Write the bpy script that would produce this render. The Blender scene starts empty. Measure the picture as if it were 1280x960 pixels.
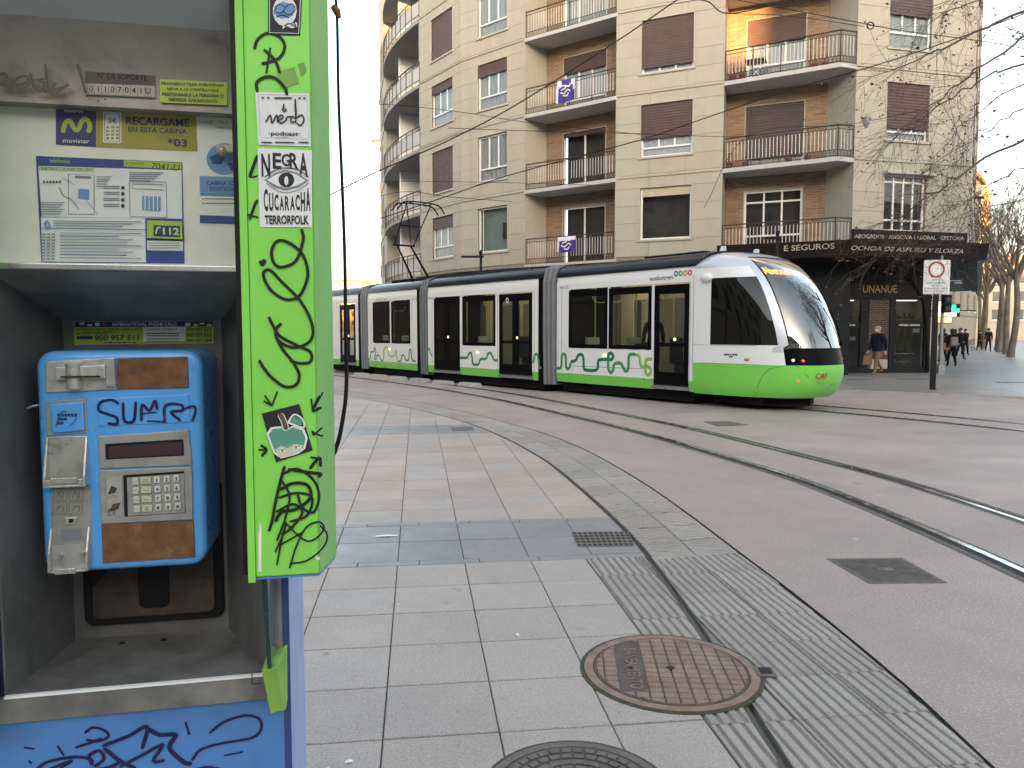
import bpy, bmesh, math, random
from mathutils import Vector, Matrix
R = math.radians
rnd = random.Random(7)
scene = bpy.context.scene
COL = scene.collection

# ------------------------------------------------------------------ camera
FPX, PITCH, CAMH = 962.0, R(3.93), 1.6
cam_d = bpy.data.cameras.new('camera'); cam = bpy.data.objects.new('camera', cam_d); COL.objects.link(cam)
cam.location = (0, 0, CAMH); cam.rotation_euler = (math.pi/2 - PITCH, 0, 0)
cam_d.lens = FPX/1280*36; cam_d.sensor_width = 36; cam_d.clip_start = 0.05; cam_d.clip_end = 3000
scene.camera = cam
scene.render.resolution_x, scene.render.resolution_y = 1024, 768

# ------------------------------------------------------------------ sky, sun, exposure
SUN_EL, SUN_AZ = R(5.0), R(176.0)      # sun low behind the camera (azimuth from +Y, clockwise)
world = bpy.data.worlds.new('World'); scene.world = world; world.use_nodes = True
wn = world.node_tree.nodes; wl = world.node_tree.links
sky = wn.new('ShaderNodeTexSky'); sky.sky_type = 'NISHITA'; sky.sun_disc = False
sky.sun_elevation = SUN_EL; sky.sun_rotation = SUN_AZ
sky.air_density = 1.0; sky.dust_density = 3.0; sky.ozone_density = 1.0
hs = wn.new('ShaderNodeHueSaturation'); hs.inputs['Saturation'].default_value = 0.60
wl.new(sky.outputs[0], hs.inputs['Color']); wl.new(hs.outputs[0], wn['Background'].inputs[0])
wn['Background'].inputs[1].default_value = 0.15
sun_d = bpy.data.lights.new('sun', 'SUN'); sun_d.energy = 3.2; sun_d.angle = R(0.5); sun_d.color = (1, .50, .16)
sun = bpy.data.objects.new('sun', sun_d); COL.objects.link(sun)
sdir = Vector((math.sin(SUN_AZ)*math.cos(SUN_EL), math.cos(SUN_AZ)*math.cos(SUN_EL), math.sin(SUN_EL)))
sun.rotation_euler = sdir.to_track_quat('Z', 'Y').to_euler(); sun.location = (0, -30, 60)
vs = scene.view_settings; vs.view_transform = 'Standard'; vs.look = 'None'; vs.gamma = 1; vs.use_curve_mapping = False
vs.exposure = 3.1

# ------------------------------------------------------------------ pixels to directions
_f = Vector((0, math.cos(PITCH), -math.sin(PITCH))); _u = Vector((0, math.sin(PITCH), math.cos(PITCH))); _r = Vector((1, 0, 0))
CAM = Vector((0, 0, CAMH))
def ray(px, py): return _f + _r*((px-640)/FPX) + _u*((480-py)/FPX)
def G(px, py, h=0.0):
    d = ray(px, py); t = (h-CAMH)/d.z; return CAM + d*t
def AT(px, py, depth):                       # point on the pixel's ray at ground distance 'depth' (m along +Y)
    d = ray(px, py); return CAM + d*(depth/d.y)
class Frame:                                 # local x right along a face, y into it, z up
    def __init__(s, x, y, ang, z=0):
        s.m = Matrix.Translation((x, y, z)) @ Matrix.Rotation(ang, 4, 'Z'); s.i = s.m.inverted(); s.ang = ang
    def loc(s, px, py, c=0.0):
        o = s.i @ CAM; d = s.i.to_3x3() @ ray(px, py); t = (c-o.y)/d.y; p = o + d*t
        return (p.x, p.z)
    def w(s, x, y, z=0): return s.m @ Vector((x, y, z))
WORLD = Frame(0, 0, 0)

# ------------------------------------------------------------------ mesh builder
def crom(pts, n=6, closed=False):
    pts = [Vector(p) for p in pts]
    if len(pts) < 3: return pts
    out = []
    P = [pts[0]*2-pts[1]] + pts + [pts[-1]*2-pts[-2]]
    for i in range(1, len(P)-2):
        a, b, c, d = P[i-1], P[i], P[i+1], P[i+2]
        for k in range(n):
            t = k/n
            out.append(.5*((2*b)+(c-a)*t+(2*a-5*b+4*c-d)*t*t+(3*b-a-3*c+d)*t**3))
    out.append(P[-2]); return out
_textcache = {}
def text_geo(s, bold=0.0):
    k = (s, bold)
    if k in _textcache: return _textcache[k]
    cu = bpy.data.curves.new('t', 'FONT'); cu.body = s; cu.size = 1; cu.offset = bold; cu.resolution_u = 3
    ob = bpy.data.objects.new('t', cu); COL.objects.link(ob)
    bpy.context.view_layer.update()
    me = bpy.data.meshes.new_from_object(ob.evaluated_get(bpy.context.evaluated_depsgraph_get()))
    v = [tuple(q.co) for q in me.vertices]; f = [tuple(p.vertices) for p in me.polygons]
    bpy.data.objects.remove(ob); bpy.data.curves.remove(cu); bpy.data.meshes.remove(me)
    if v:
        x0 = min(q[0] for q in v); x1 = max(q[0] for q in v); y0 = min(q[1] for q in v); y1 = max(q[1] for q in v)
    else: x0 = y0 = 0; x1 = y1 = 1
    v = [((q[0]-x0)/(x1-x0), (q[1]-y0)/(y1-y0)) for q in v]
    _textcache[k] = (v, f, (x1-x0)/(y1-y0)); return _textcache[k]

class MB:
    def __init__(s): s.v = []; s.f = []; s.mi = []; s.drift = 0
    def add(s, vs, fs, m=0):
        b = len(s.v); s.v += [tuple(p) for p in vs]
        for f in fs: s.f.append(tuple(b+i for i in f)); s.mi.append(m)
        return s
    def box(s, x0, x1, y0, y1, z0, z1, m=0):
        return s.add([(x0,y0,z0),(x1,y0,z0),(x1,y1,z0),(x0,y1,z0),(x0,y0,z1),(x1,y0,z1),(x1,y1,z1),(x0,y1,z1)],
                     [(0,3,2,1),(4,5,6,7),(0,1,5,4),(1,2,6,5),(2,3,7,6),(3,0,4,7)], m)
    def poly(s, pts, m=0): return s.add(pts, [tuple(range(len(pts)))], m)
    def ext(s, pts, vec, m=0):               # closed prism: polygon swept by vec
        n = len(pts); vec = Vector(vec); a = [Vector(p) for p in pts]; b = [p+vec for p in a]
        return s.add(a+b, [tuple(range(n)), tuple(range(2*n-1, n-1, -1))] + [(i, (i+1) % n, n+(i+1) % n, n+i) for i in range(n)], m)
    def xz(s, pts, y0, y1, m=0): return s.ext([(x, y0, z) for x, z in pts], (0, y1-y0, 0), m)
    def xy(s, pts, z0, z1, m=0): return s.ext([(x, y, z0) for x, y in pts], (0, 0, z1-z0), m)
    def tube(s, pts, r, n=6, m=0, cap=True):
        pts = [Vector(p) for p in pts]; k = len(pts)
        rr = r if isinstance(r, (list, tuple)) else [r]*k
        vs = []; prev = None
        for i, p in enumerate(pts):
            t = (pts[min(i+1, k-1)]-pts[max(i-1, 0)])
            if t.length < 1e-9: t = Vector((0, 0, 1))
            t.normalize()
            if prev is None:
                a = t.cross(Vector((0, 0, 1)) if abs(t.z) < .9 else Vector((1, 0, 0))); a.normalize()
            else:
                a = prev - t*prev.dot(t)
                if a.length < 1e-6: a = t.orthogonal()
                a.normalize()
            prev = a; b = t.cross(a)
            for j in range(n):
                th = 2*math.pi*j/n; vs.append(p + (a*math.cos(th)+b*math.sin(th))*rr[i])
        fs = [(i*n+j, i*n+(j+1) % n, (i+1)*n+(j+1) % n, (i+1)*n+j) for i in range(k-1) for j in range(n)]
        if cap: fs += [tuple(range(n-1, -1, -1)), tuple((k-1)*n+j for j in range(n))]
        return s.add(vs, fs, m)
    def rod(s, a, b, r, n=6, m=0): return s.tube([a, b], r, n, m)
    def lathe(s, prof, c=(0,0,0), n=16, axis='z', m=0):
        vs = []
        for r_, h in prof:
            for j in range(n):
                th = 2*math.pi*j/n; a, b = r_*math.cos(th), r_*math.sin(th)
                vs.append((c[0]+a, c[1]+b, c[2]+h) if axis == 'z' else (c[0]+a, c[1]+h, c[2]+b))
        k = len(prof)
        fs = [(i*n+j, i*n+(j+1) % n, (i+1)*n+(j+1) % n, (i+1)*n+j) for i in range(k-1) for j in range(n)]
        fs += [tuple(range(n-1, -1, -1)), tuple((k-1)*n+j for j in range(n))]
        return s.add(vs, fs, m)
    def ball(s, c, r, n=8, m=0, sc=(1, 1, 1)):
        vs = []; fs = []; k = max(4, n//2+1)
        for i in range(k+1):
            ph = math.pi*i/k
            for j in range(n):
                th = 2*math.pi*j/n
                vs.append((c[0]+r*sc[0]*math.sin(ph)*math.cos(th), c[1]+r*sc[1]*math.sin(ph)*math.sin(th), c[2]+r*sc[2]*math.cos(ph)))
        fs = [(i*n+j, (i+1)*n+j, (i+1)*n+(j+1) % n, i*n+(j+1) % n) for i in range(k) for j in range(n)]
        return s.add(vs, fs, m)
    def stroke(s, pts, w, y, n=6, m=0, smooth=True, yf=None):   # flat painted line on the plane y (x,z points)
        p = crom([(a, b, 0) for a, b in pts], n) if smooth else [Vector((a, b, 0)) for a, b in pts]
        k = len(p); vs = []
        for i, q in enumerate(p):
            t = p[min(i+1, k-1)]-p[max(i-1, 0)]
            if t.length < 1e-9: t = Vector((1, 0, 0))
            t.normalize(); nn = Vector((-t.y, t.x, 0))
            ww = w*(.5 if 0 < i < k-1 else .32)
            s.drift += 1.2e-5
            yy = y - (s.drift % .0012)
            for sg in (1, -1):
                c = q + nn*ww*sg
                vs.append((c.x, yy if yf is None else yf(c.x)-(s.drift % .0012), c.y))
        return s.add(vs, [(2*i, 2*i+1, 2*i+3, 2*i+2) for i in range(k-1)], m)
    def text(s, body, x0, z0, x1, h, y, m=0, bold=.0, shear=0, slope=0):   # fitted between x0..x1, cap height h, on plane y
        v, f, asp = text_geo(body, bold)
        w = x1-x0 if x1 is not None else asp*h
        return s.add([(x0+a*w+b*h*shear, y, z0+b*h+a*w*slope) for a, b in v], f, m)
    def build(s, name, mat, parent=None, frame=WORLD, smooth=False, bevel=0, bseg=2, recalc=True, angle=40):
        me = bpy.data.meshes.new(name); me.from_pydata(s.v, [], s.f)
        mats = mat if isinstance(mat, (list, tuple)) else [mat]
        for q in mats: me.materials.append(q)
        if len(mats) > 1: me.polygons.foreach_set('material_index', s.mi)
        if recalc:
            bm = bmesh.new(); bm.from_mesh(me); bmesh.ops.recalc_face_normals(bm, faces=bm.faces); bm.to_mesh(me); bm.free()
        if smooth:
            me.polygons.foreach_set('use_smooth', [True]*len(me.polygons)); me.set_sharp_from_angle(angle=R(angle))
        me.update()
        o = link(name, me, parent, frame.m)
        if bevel:
            b = o.modifiers.new('bevel', 'BEVEL'); b.width = bevel; b.segments = bseg; b.limit_method = 'ANGLE'; b.angle_limit = R(35)
        return o
WM = {}
def link(name, data, parent, m):
    o = bpy.data.objects.new(name, data); COL.objects.link(o)
    WM[o] = m.copy()
    if parent is not None:
        o.parent = parent; o.matrix_basis = WM[parent].inverted() @ m
    else: o.matrix_basis = m
    return o
def thing(name, label, cat, loc=(0, 0, 0), group=None, ang=0):
    o = link(name, None, None, Matrix.Translation(loc) @ Matrix.Rotation(ang, 4, 'Z'))
    o.empty_display_size = .2
    return tag(o, label, cat, group)
def tag(o, label, cat, group=None, kind=None):
    if label: o['label'] = label
    if cat: o['category'] = cat
    if group: o['group'] = group
    if kind: o['kind'] = kind
    return o
def struct(o): o['kind'] = 'structure'; return o
def copy_part(o, parent, m):                 # linked copy of one part under another thing
    c = o.copy(); COL.objects.link(c); WM[c] = m.copy()
    c.parent = parent; c.matrix_parent_inverse = Matrix(); c.matrix_basis = (WM[parent].inverted() @ m) if parent else m
    return c
def copy_tree(root, m, label, group=None):
    c = root.copy(); COL.objects.link(c); WM[c] = m.copy(); c.matrix_basis = m
    c['label'] = label
    if group: c['group'] = group
    for ch in list(root.children):
        d = ch.copy(); COL.objects.link(d); d.parent = c; d.matrix_basis = ch.matrix_basis.copy(); WM[d] = m @ ch.matrix_basis
        for g in list(ch.children):
            e = g.copy(); COL.objects.link(e); e.parent = d; e.matrix_basis = g.matrix_basis.copy(); WM[e] = WM[d] @ g.matrix_basis
    return c

# ------------------------------------------------------------------ materials
def nd(nt, t, **k):
    n = nt.nodes.new(t)
    for a, b in k.items(): setattr(n, a, b)
    return n
def math_n(nt, op, a, b=None):
    n = nd(nt, 'ShaderNodeMath', operation=op)
    for i, q in enumerate((a, b)):
        if q is None: continue
        if isinstance(q, (int, float)): n.inputs[i].default_value = q
        else: nt.links.new(q, n.inputs[i])
    return n.outputs[0]
def ramp(nt, src, lo, hi):
    n = nd(nt, 'ShaderNodeMapRange'); n.inputs[1].default_value = lo; n.inputs[2].default_value = hi
    nt.links.new(src, n.inputs[0]); return n.outputs[0]
def mixc(nt, f, a, b, bt='MIX'):
    n = nd(nt, 'ShaderNodeMix', data_type='RGBA', blend_type=bt)
    for i, q in ((0, f), (6, a), (7, b)):
        if isinstance(q, (int, float)): n.inputs[i].default_value = q
        elif isinstance(q, (tuple, list)): n.inputs[i].default_value = (*q[:3], 1)
        else: nt.links.new(q, n.inputs[i])
    return n.outputs[2]
def noise(nt, vec, scale, detail=4, rough=.6, dist=0):
    n = nd(nt, 'ShaderNodeTexNoise'); n.inputs['Scale'].default_value = scale; n.inputs['Detail'].default_value = detail
    n.inputs['Roughness'].default_value = rough; n.inputs['Distortion'].default_value = dist
    if vec is not None: nt.links.new(vec, n.inputs['Vector'])
    return n.outputs[0]
def M(name, col, rough=.55, metal=0, var=.12, scale=3, bump=0, bscale=60, dirt=0, dcol=(.05, .045, .04), dscale=2.0, dlo=.52, dhi=.7,
      rand=0, coat=0, spec=None, gum=0, gscale=5.0, streak=0, scol=(.1, .09, .08), flecks=0, rvar=.12, stretch=None, speck=0, spscale=220, spcol=(.05, .05, .05), obj=False):
    m = bpy.data.materials.new(name); m.use_nodes = True; nt = m.node_tree; b = nt.nodes['Principled BSDF']
    if obj: vec = nd(nt, 'ShaderNodeTexCoord').outputs['Object']
    else: vec = nd(nt, 'ShaderNodeNewGeometry').outputs['Position']
    if stretch:
        mp = nd(nt, 'ShaderNodeMapping'); mp.inputs['Scale'].default_value = stretch; nt.links.new(vec, mp.inputs[0]); vec = mp.outputs[0]
    c = mixc(nt, ramp(nt, noise(nt, vec, scale), .3, .7), tuple(x*(1-var) for x in col), tuple(min(1, x*(1+var)) for x in col))
    if rand:
        r_ = nd(nt, 'ShaderNodeObjectInfo').outputs['Random']
        n = nd(nt, 'ShaderNodeHueSaturation'); nt.links.new(c, n.inputs['Color'])
        nt.links.new(math_n(nt, 'ADD', math_n(nt, 'MULTIPLY', r_, 2*rand), 1-rand), n.inputs['Value'])
        nt.links.new(math_n(nt, 'ADD', math_n(nt, 'MULTIPLY', math_n(nt, 'FRACT', math_n(nt, 'MULTIPLY', r_, 7.31)), 4*rand), 1-2*rand), n.inputs['Saturation'])
        c = n.outputs[0]
    if speck:
        c = mixc(nt, math_n(nt, 'MULTIPLY', ramp(nt, noise(nt, vec, spscale, 3, .55), .53, .64), speck), c, spcol)
    if dirt:
        d = math_n(nt, 'MULTIPLY', ramp(nt, noise(nt, vec, dscale, 6, .65, .4), dlo, dhi), dirt)
        c = mixc(nt, d, c, dcol)
    if streak:
        mp2 = nd(nt, 'ShaderNodeMapping'); mp2.inputs['Scale'].default_value = (3.2, 3.2, .16); nt.links.new(nd(nt, 'ShaderNodeNewGeometry').outputs['Position'], mp2.inputs[0])
        c = mixc(nt, math_n(nt, 'MULTIPLY', ramp(nt, noise(nt, mp2.outputs[0], 1.0, 6, .6), .52, .78), streak), c, scol)
    if flecks:
        c = mixc(nt, math_n(nt, 'MULTIPLY', ramp(nt, noise(nt, vec, spscale*1.35, 2, .5, .3), .60, .68), flecks), c, tuple(min(1, x*1.9) for x in col))
    if gum:
        for sc_, r0, cc in ((gscale, .055, tuple(x*.42 for x in col)), (gscale*1.37, .035, (.62, .61, .58))):
            vo = nd(nt, 'ShaderNodeTexVoronoi'); vo.inputs['Scale'].default_value = sc_; nt.links.new(vec, vo.inputs['Vector'])
            sp = nd(nt, 'ShaderNodeSeparateColor'); nt.links.new(vo.outputs['Color'], sp.inputs[0])
            rad = math_n(nt, 'MULTIPLY', math_n(nt, 'MAXIMUM', math_n(nt, 'SUBTRACT', sp.outputs[0], .45), 0), r0*3)
            wob = math_n(nt, 'ADD', vo.outputs['Distance'], math_n(nt, 'MULTIPLY', math_n(nt, 'SUBTRACT', noise(nt, vec, sc_*9, 2), .5), .05))
            f_ = nd(nt, 'ShaderNodeMapRange'); f_.inputs[3].default_value = 1; f_.inputs[4].default_value = 0
            nt.links.new(wob, f_.inputs[0]); nt.links.new(rad, f_.inputs[1]); nt.links.new(math_n(nt, 'ADD', rad, .012), f_.inputs[2])
            c = mixc(nt, math_n(nt, 'MULTIPLY', f_.outputs[0], gum), c, cc)
    nt.links.new(c, b.inputs['Base Color'])
    b.inputs['Metallic'].default_value = metal
    if spec is not None: b.inputs['Specular IOR Level'].default_value = spec
    if rvar:
        nt.links.new(ramp2(nt, noise(nt, vec, scale*2.3), max(.02, rough-rvar), min(1, rough+rvar)), b.inputs['Roughness'])
    else: b.inputs['Roughness'].default_value = rough
    if coat: b.inputs['Coat Weight'].default_value = coat; b.inputs['Coat Roughness'].default_value = .12
    if bump:
        bn = nd(nt, 'ShaderNodeBump'); bn.inputs['Strength'].default_value = bump; bn.inputs['Distance'].default_value = .01
        nt.links.new(noise(nt, vec, bscale, 5), bn.inputs['Height']); nt.links.new(bn.outputs[0], b.inputs['Normal'])
    return m
def ramp2(nt, src, lo, hi):
    n = nd(nt, 'ShaderNodeMapRange'); n.inputs[1].default_value = .3; n.inputs[2].default_value = .7
    n.inputs[3].default_value = lo; n.inputs[4].default_value = hi; nt.links.new(src, n.inputs[0]); return n.outputs[0]
def glass(name, tint=(.5, .55, .55), refl=1.0, rough=.02, ior=1.5):
    m = bpy.data.materials.new(name); m.use_nodes = True; nt = m.node_tree; nt.nodes.remove(nt.nodes['Principled BSDF'])
    t = nd(nt, 'ShaderNodeBsdfTransparent'); t.inputs[0].default_value = (*tint, 1)
    g = nd(nt, 'ShaderNodeBsdfGlossy'); g.inputs['Roughness'].default_value = rough
    fr = nd(nt, 'ShaderNodeFresnel'); fr.inputs[0].default_value = ior
    mx = nd(nt, 'ShaderNodeMixShader')
    front = math_n(nt, 'SUBTRACT', 1.0, nd(nt, 'ShaderNodeNewGeometry').outputs['Backfacing'])   # thin pane: reflect once, at the outer face
    nt.links.new(math_n(nt, 'MULTIPLY', math_n(nt, 'MINIMUM', math_n(nt, 'MULTIPLY', fr.outputs[0], refl), 1.0), front), mx.inputs[0])
    nt.links.new(t.outputs[0], mx.inputs[1]); nt.links.new(g.outputs[0], mx.inputs[2])
    nt.links.new(mx.outputs[0], nt.nodes['Material Output'].inputs[0]); return m
def emit(name, col, s):
    m = bpy.data.materials.new(name); m.use_nodes = True; b = m.node_tree.nodes['Principled BSDF']
    b.inputs['Base Color'].default_value = (*col, 1); b.inputs['Emission Color'].default_value = (*col, 1); b.inputs['Emission Strength'].default_value = s*.15
    return m
def brickmat(name, c1, c2, mortar, bw, bh, ms=.012, bump=.6):
    m = bpy.data.materials.new(name); m.use_nodes = True; nt = m.node_tree; b = nt.nodes['Principled BSDF']
    tc = nd(nt, 'ShaderNodeTexCoord'); sx = nd(nt, 'ShaderNodeSeparateXYZ'); cx = nd(nt, 'ShaderNodeCombineXYZ')
    nt.links.new(tc.outputs['Object'], sx.inputs[0]); nt.links.new(sx.outputs[0], cx.inputs[0]); nt.links.new(sx.outputs[2], cx.inputs[1])
    br = nd(nt, 'ShaderNodeTexBrick'); nt.links.new(cx.outputs[0], br.inputs['Vector'])
    br.inputs['Color1'].default_value = (*c1, 1); br.inputs['Color2'].default_value = (*c2, 1); br.inputs['Mortar'].default_value = (*mortar, 1)
    br.inputs['Scale'].default_value = 1; br.inputs['Brick Width'].default_value = bw; br.inputs['Row Height'].default_value = bh; br.inputs['Mortar Size'].default_value = ms
    c = mixc(nt, ramp(nt, noise(nt, cx.outputs[0], 2.5), .35, .75), br.outputs[0], (.5, .5, .5), 'MULTIPLY')
    c = mixc(nt, .35, br.outputs[0], c); nt.links.new(c, b.inputs['Base Color']); b.inputs['Roughness'].default_value = .85
    bn = nd(nt, 'ShaderNodeBump'); bn.inputs['Strength'].default_value = bump; bn.inputs['Distance'].default_value = .02; bn.invert = True
    nt.links.new(br.outputs['Fac'], bn.inputs['Height']); nt.links.new(bn.outputs[0], b.inputs['Normal']); return m

MT = {}
def mk(k, *a, **kw): MT[k] = M(k, *a, **kw)
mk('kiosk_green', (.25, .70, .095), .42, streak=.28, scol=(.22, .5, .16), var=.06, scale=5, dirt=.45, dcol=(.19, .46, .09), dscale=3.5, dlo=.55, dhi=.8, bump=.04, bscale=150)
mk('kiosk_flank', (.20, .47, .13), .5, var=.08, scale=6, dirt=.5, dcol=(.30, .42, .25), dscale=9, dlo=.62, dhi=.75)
mk('kiosk_green_dull', (.22, .42, .07), .5, dirt=.5, dcol=(.06, .12, .03), dscale=9)
mk('shelf_steel', (.20, .195, .185), .45, metal=.2, var=.25, scale=9, dirt=.8, dcol=(.07, .065, .06), dscale=8, dlo=.4, dhi=.7)
mk('kiosk_blue', (.078, .215, .50), .4, var=.07, dirt=.55, dcol=(.05, .09, .18), dscale=5, dlo=.5, dhi=.85)
mk('kiosk_pale_blue', (.285, .38, .67), .45, var=.06, dirt=.4, dcol=(.12, .16, .3), dscale=6)
mk('kiosk_navy', (.03, .06, .2), .5)
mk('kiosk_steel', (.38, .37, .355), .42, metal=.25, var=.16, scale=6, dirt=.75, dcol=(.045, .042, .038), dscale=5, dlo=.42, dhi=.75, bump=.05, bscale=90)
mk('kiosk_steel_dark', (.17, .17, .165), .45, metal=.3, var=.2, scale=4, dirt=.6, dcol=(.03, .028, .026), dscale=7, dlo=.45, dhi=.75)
mk('kiosk_panel', (.83, .80, .71), .5, var=.1, scale=7, dirt=.5, dcol=(.58, .56, .48), dscale=8, dlo=.45, dhi=.8)
mk('kiosk_strip', (.33, .305, .28), .4, metal=.2, var=.12, scale=5, dirt=.75, dcol=(.06, .055, .05), dscale=9, dlo=.48, dhi=.75)
mk('kiosk_black', (.012, .012, .014), .5, spec=.2)
mk('alu_bright', (.6, .59, .56), .3, metal=.85, dirt=.35, dscale=12)
mk('phone_blue', (.10, .38, .86), .34, var=.05, scale=12, dirt=.35, dcol=(.03, .07, .16), dscale=14, dlo=.6, dhi=.85, coat=.2)
mk('phone_steel', (.55, .54, .51), .36, metal=.5, var=.12, scale=25, dirt=.6, dcol=(.12, .11, .10), dscale=30, dlo=.48, dhi=.75)
mk('phone_grey', (.36, .355, .335), .45, metal=.25, var=.1, scale=30, dirt=.4, dcol=(.12, .11, .1), dscale=25)
mk('rust', (.17, .075, .028), .75, var=.35, scale=40, dirt=.8, dcol=(.30, .21, .11), dscale=22, dlo=.55, dhi=.8, bump=.2, bscale=300)
mk('lcd', (.06, .035, .04), .15, var=.1)
mk('white_print', (.78, .78, .76), .6, var=.04, dirt=.15, dcol=(.5, .48, .42), dscale=30)
mk('paper_aged', (.80, .80, .77), .6, var=.06, dirt=.3, dcol=(.62, .60, .52), dscale=14)
mk('print_blue', (.035, .06, .27), .6); mk('print_navy', (.02, .03, .12), .6); mk('print_black', (.015, .015, .017), .6)
mk('print_grey', (.22, .24, .27), .6); mk('print_lime', (.42, .52, .06), .6); mk('print_olive', (.36, .33, .05), .6)
mk('print_purple', (.05, .04, .17), .6); mk('print_palegreen', (.55, .66, .28), .6); mk('print_sky', (.16, .31, .55), .6)
mk('print_red', (.42, .03, .03), .6); mk('print_teal', (.10, .30, .22), .6); mk('print_skin', (.55, .6, .4), .6); mk('print_brown', (.10, .07, .055), .6)
mk('marker_black', (.016, .022, .014), .5, spec=.25); mk('marker_navy', (.012, .012, .07), .3); mk('marker_grey', (.06, .055, .05), .5)
mk('rubber', (.012, .012, .012), .6, spec=.2)
mk('key_white', (.62, .62, .58), .4, var=.05, dirt=.3, dcol=(.3, .28, .25), dscale=60)
mk('key_cream', (.55, .55, .36), .4, var=.05)
MT['kiosk_glass'] = glass('kiosk_glass', (.95, .96, .955), .7, .06)
MT['side_glass'] = glass('side_glass', (.80, .86, .87), 1.0, .08)

# ================================================================== GROUND
mk('tile', (.362, .322, .294), .62, gum=.7, gscale=5.5, flecks=.5, var=.07, scale=1.4, rand=.055, speck=.75, spscale=105, spcol=(.20, .195, .19), dirt=.45, dcol=(.16, .15, .145), dscale=6.5, dlo=.62, dhi=.72, bump=.12, bscale=260)
mk('tile_pink', (.385, .322, .283), .6, gum=.5, gscale=5, flecks=.35, var=.08, scale=1.1, rand=.09, speck=.6, spscale=105, spcol=(.24, .215, .2), dirt=.35, dcol=(.17, .16, .15), dscale=5, dlo=.6, dhi=.75, bump=.1, bscale=260)
mk('tile_slate', (.232, .234, .238), .5, gum=.6, gscale=5, flecks=.25, var=.08, scale=2, rand=.08, speck=.5, spscale=120, spcol=(.13, .14, .15), dirt=.4, dcol=(.12, .12, .125), dscale=7, dlo=.6, dhi=.72, bump=.08, bscale=260)
mk('tile_rib', (.315, .285, .258), .62, gum=.4, gscale=4, flecks=.3, var=.1, scale=1.6, rand=.08, speck=.55, spscale=120, spcol=(.17, .17, .165), dirt=.45, dcol=(.13, .125, .12), dscale=4, dlo=.55, dhi=.75, bump=.12, bscale=240)
mk('rib_groove', (.175, .165, .15), .8, var=.2, scale=6)
mk('grout', (.075, .07, .065), .9, dirt=.4, dcol=(.05, .07, .03), dscale=3)
mk('road', (.325, .268, .244), .6, gum=.45, gscale=2.2, var=.16, scale=.3, speck=.7, spscale=75, spcol=(.50, .46, .44), dirt=.6, dcol=(.2, .17, .155), dscale=.8, dlo=.45, dhi=.8, bump=.25, bscale=130)
mk('rail_steel', (.55, .55, .56), .22, metal=1, var=.1, dirt=.45, dcol=(.12, .10, .09), dscale=1.2, dlo=.5, dhi=.75)
mk('groove', (.012, .012, .012), .8)
mk('rail_joint', (.10, .095, .09), .8, var=.25)
mk('iron', (.13, .12, .115), .55, metal=.3, var=.25, scale=8, dirt=.5, dcol=(.05, .045, .04), dscale=12)
mk('iron_dark', (.085, .066, .056), .7, var=.25, scale=8)
mk('iron_rusty', (.235, .165, .135), .6, metal=.15, var=.25, scale=9, dirt=.5, dcol=(.09, .065, .05), dscale=11)
mk('moss', (.05, .055, .03), .95, var=.4, scale=30)
mk('concrete', (.36, .35, .33), .8, var=.12, scale=3, dirt=.4, dscale=4, bump=.2, bscale=80)

def pavemat(name, col, w, h, ang):
    m = bpy.data.materials.new(name); m.use_nodes = True; nt = m.node_tree; b = nt.nodes['Principled BSDF']
    g = nd(nt, 'ShaderNodeNewGeometry'); mp = nd(nt, 'ShaderNodeMapping'); mp.inputs['Rotation'].default_value = (0, 0, ang); nt.links.new(g.outputs['Position'], mp.inputs[0])
    br = nd(nt, 'ShaderNodeTexBrick'); nt.links.new(mp.outputs[0], br.inputs['Vector']); br.inputs['Scale'].default_value = 1
    br.inputs['Brick Width'].default_value = w; br.inputs['Row Height'].default_value = h; br.inputs['Mortar Size'].default_value = .01
    br.inputs['Color1'].default_value = (*[c*.86 for c in col], 1); br.inputs['Color2'].default_value = (*[c*1.12 for c in col], 1); br.inputs['Mortar'].default_value = (.12, .12, .12, 1)
    c = mixc(nt, math_n(nt, 'MULTIPLY', ramp(nt, noise(nt, g.outputs['Position'], .6, 5), .45, .75), .35), br.outputs[0], tuple(x*.6 for x in col))
    nt.links.new(c, b.inputs['Base Color']); b.inputs['Roughness'].default_value = .42
    return m
MT['pave_far_grey'] = pavemat('pave_far_grey', (.25, .268, .29), .9, .6, R(31))
MT['pave_far_tan'] = pavemat('pave_far_tan', (.28, .25, .23), .6, .4, R(0))

gnd = MB().poly([(-1500, -600, -.08), (1500, -600, -.08), (1500, 2500, -.08), (-1500, 2500, -.08)]).build('ground', MT['concrete']); struct(gnd)

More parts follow.
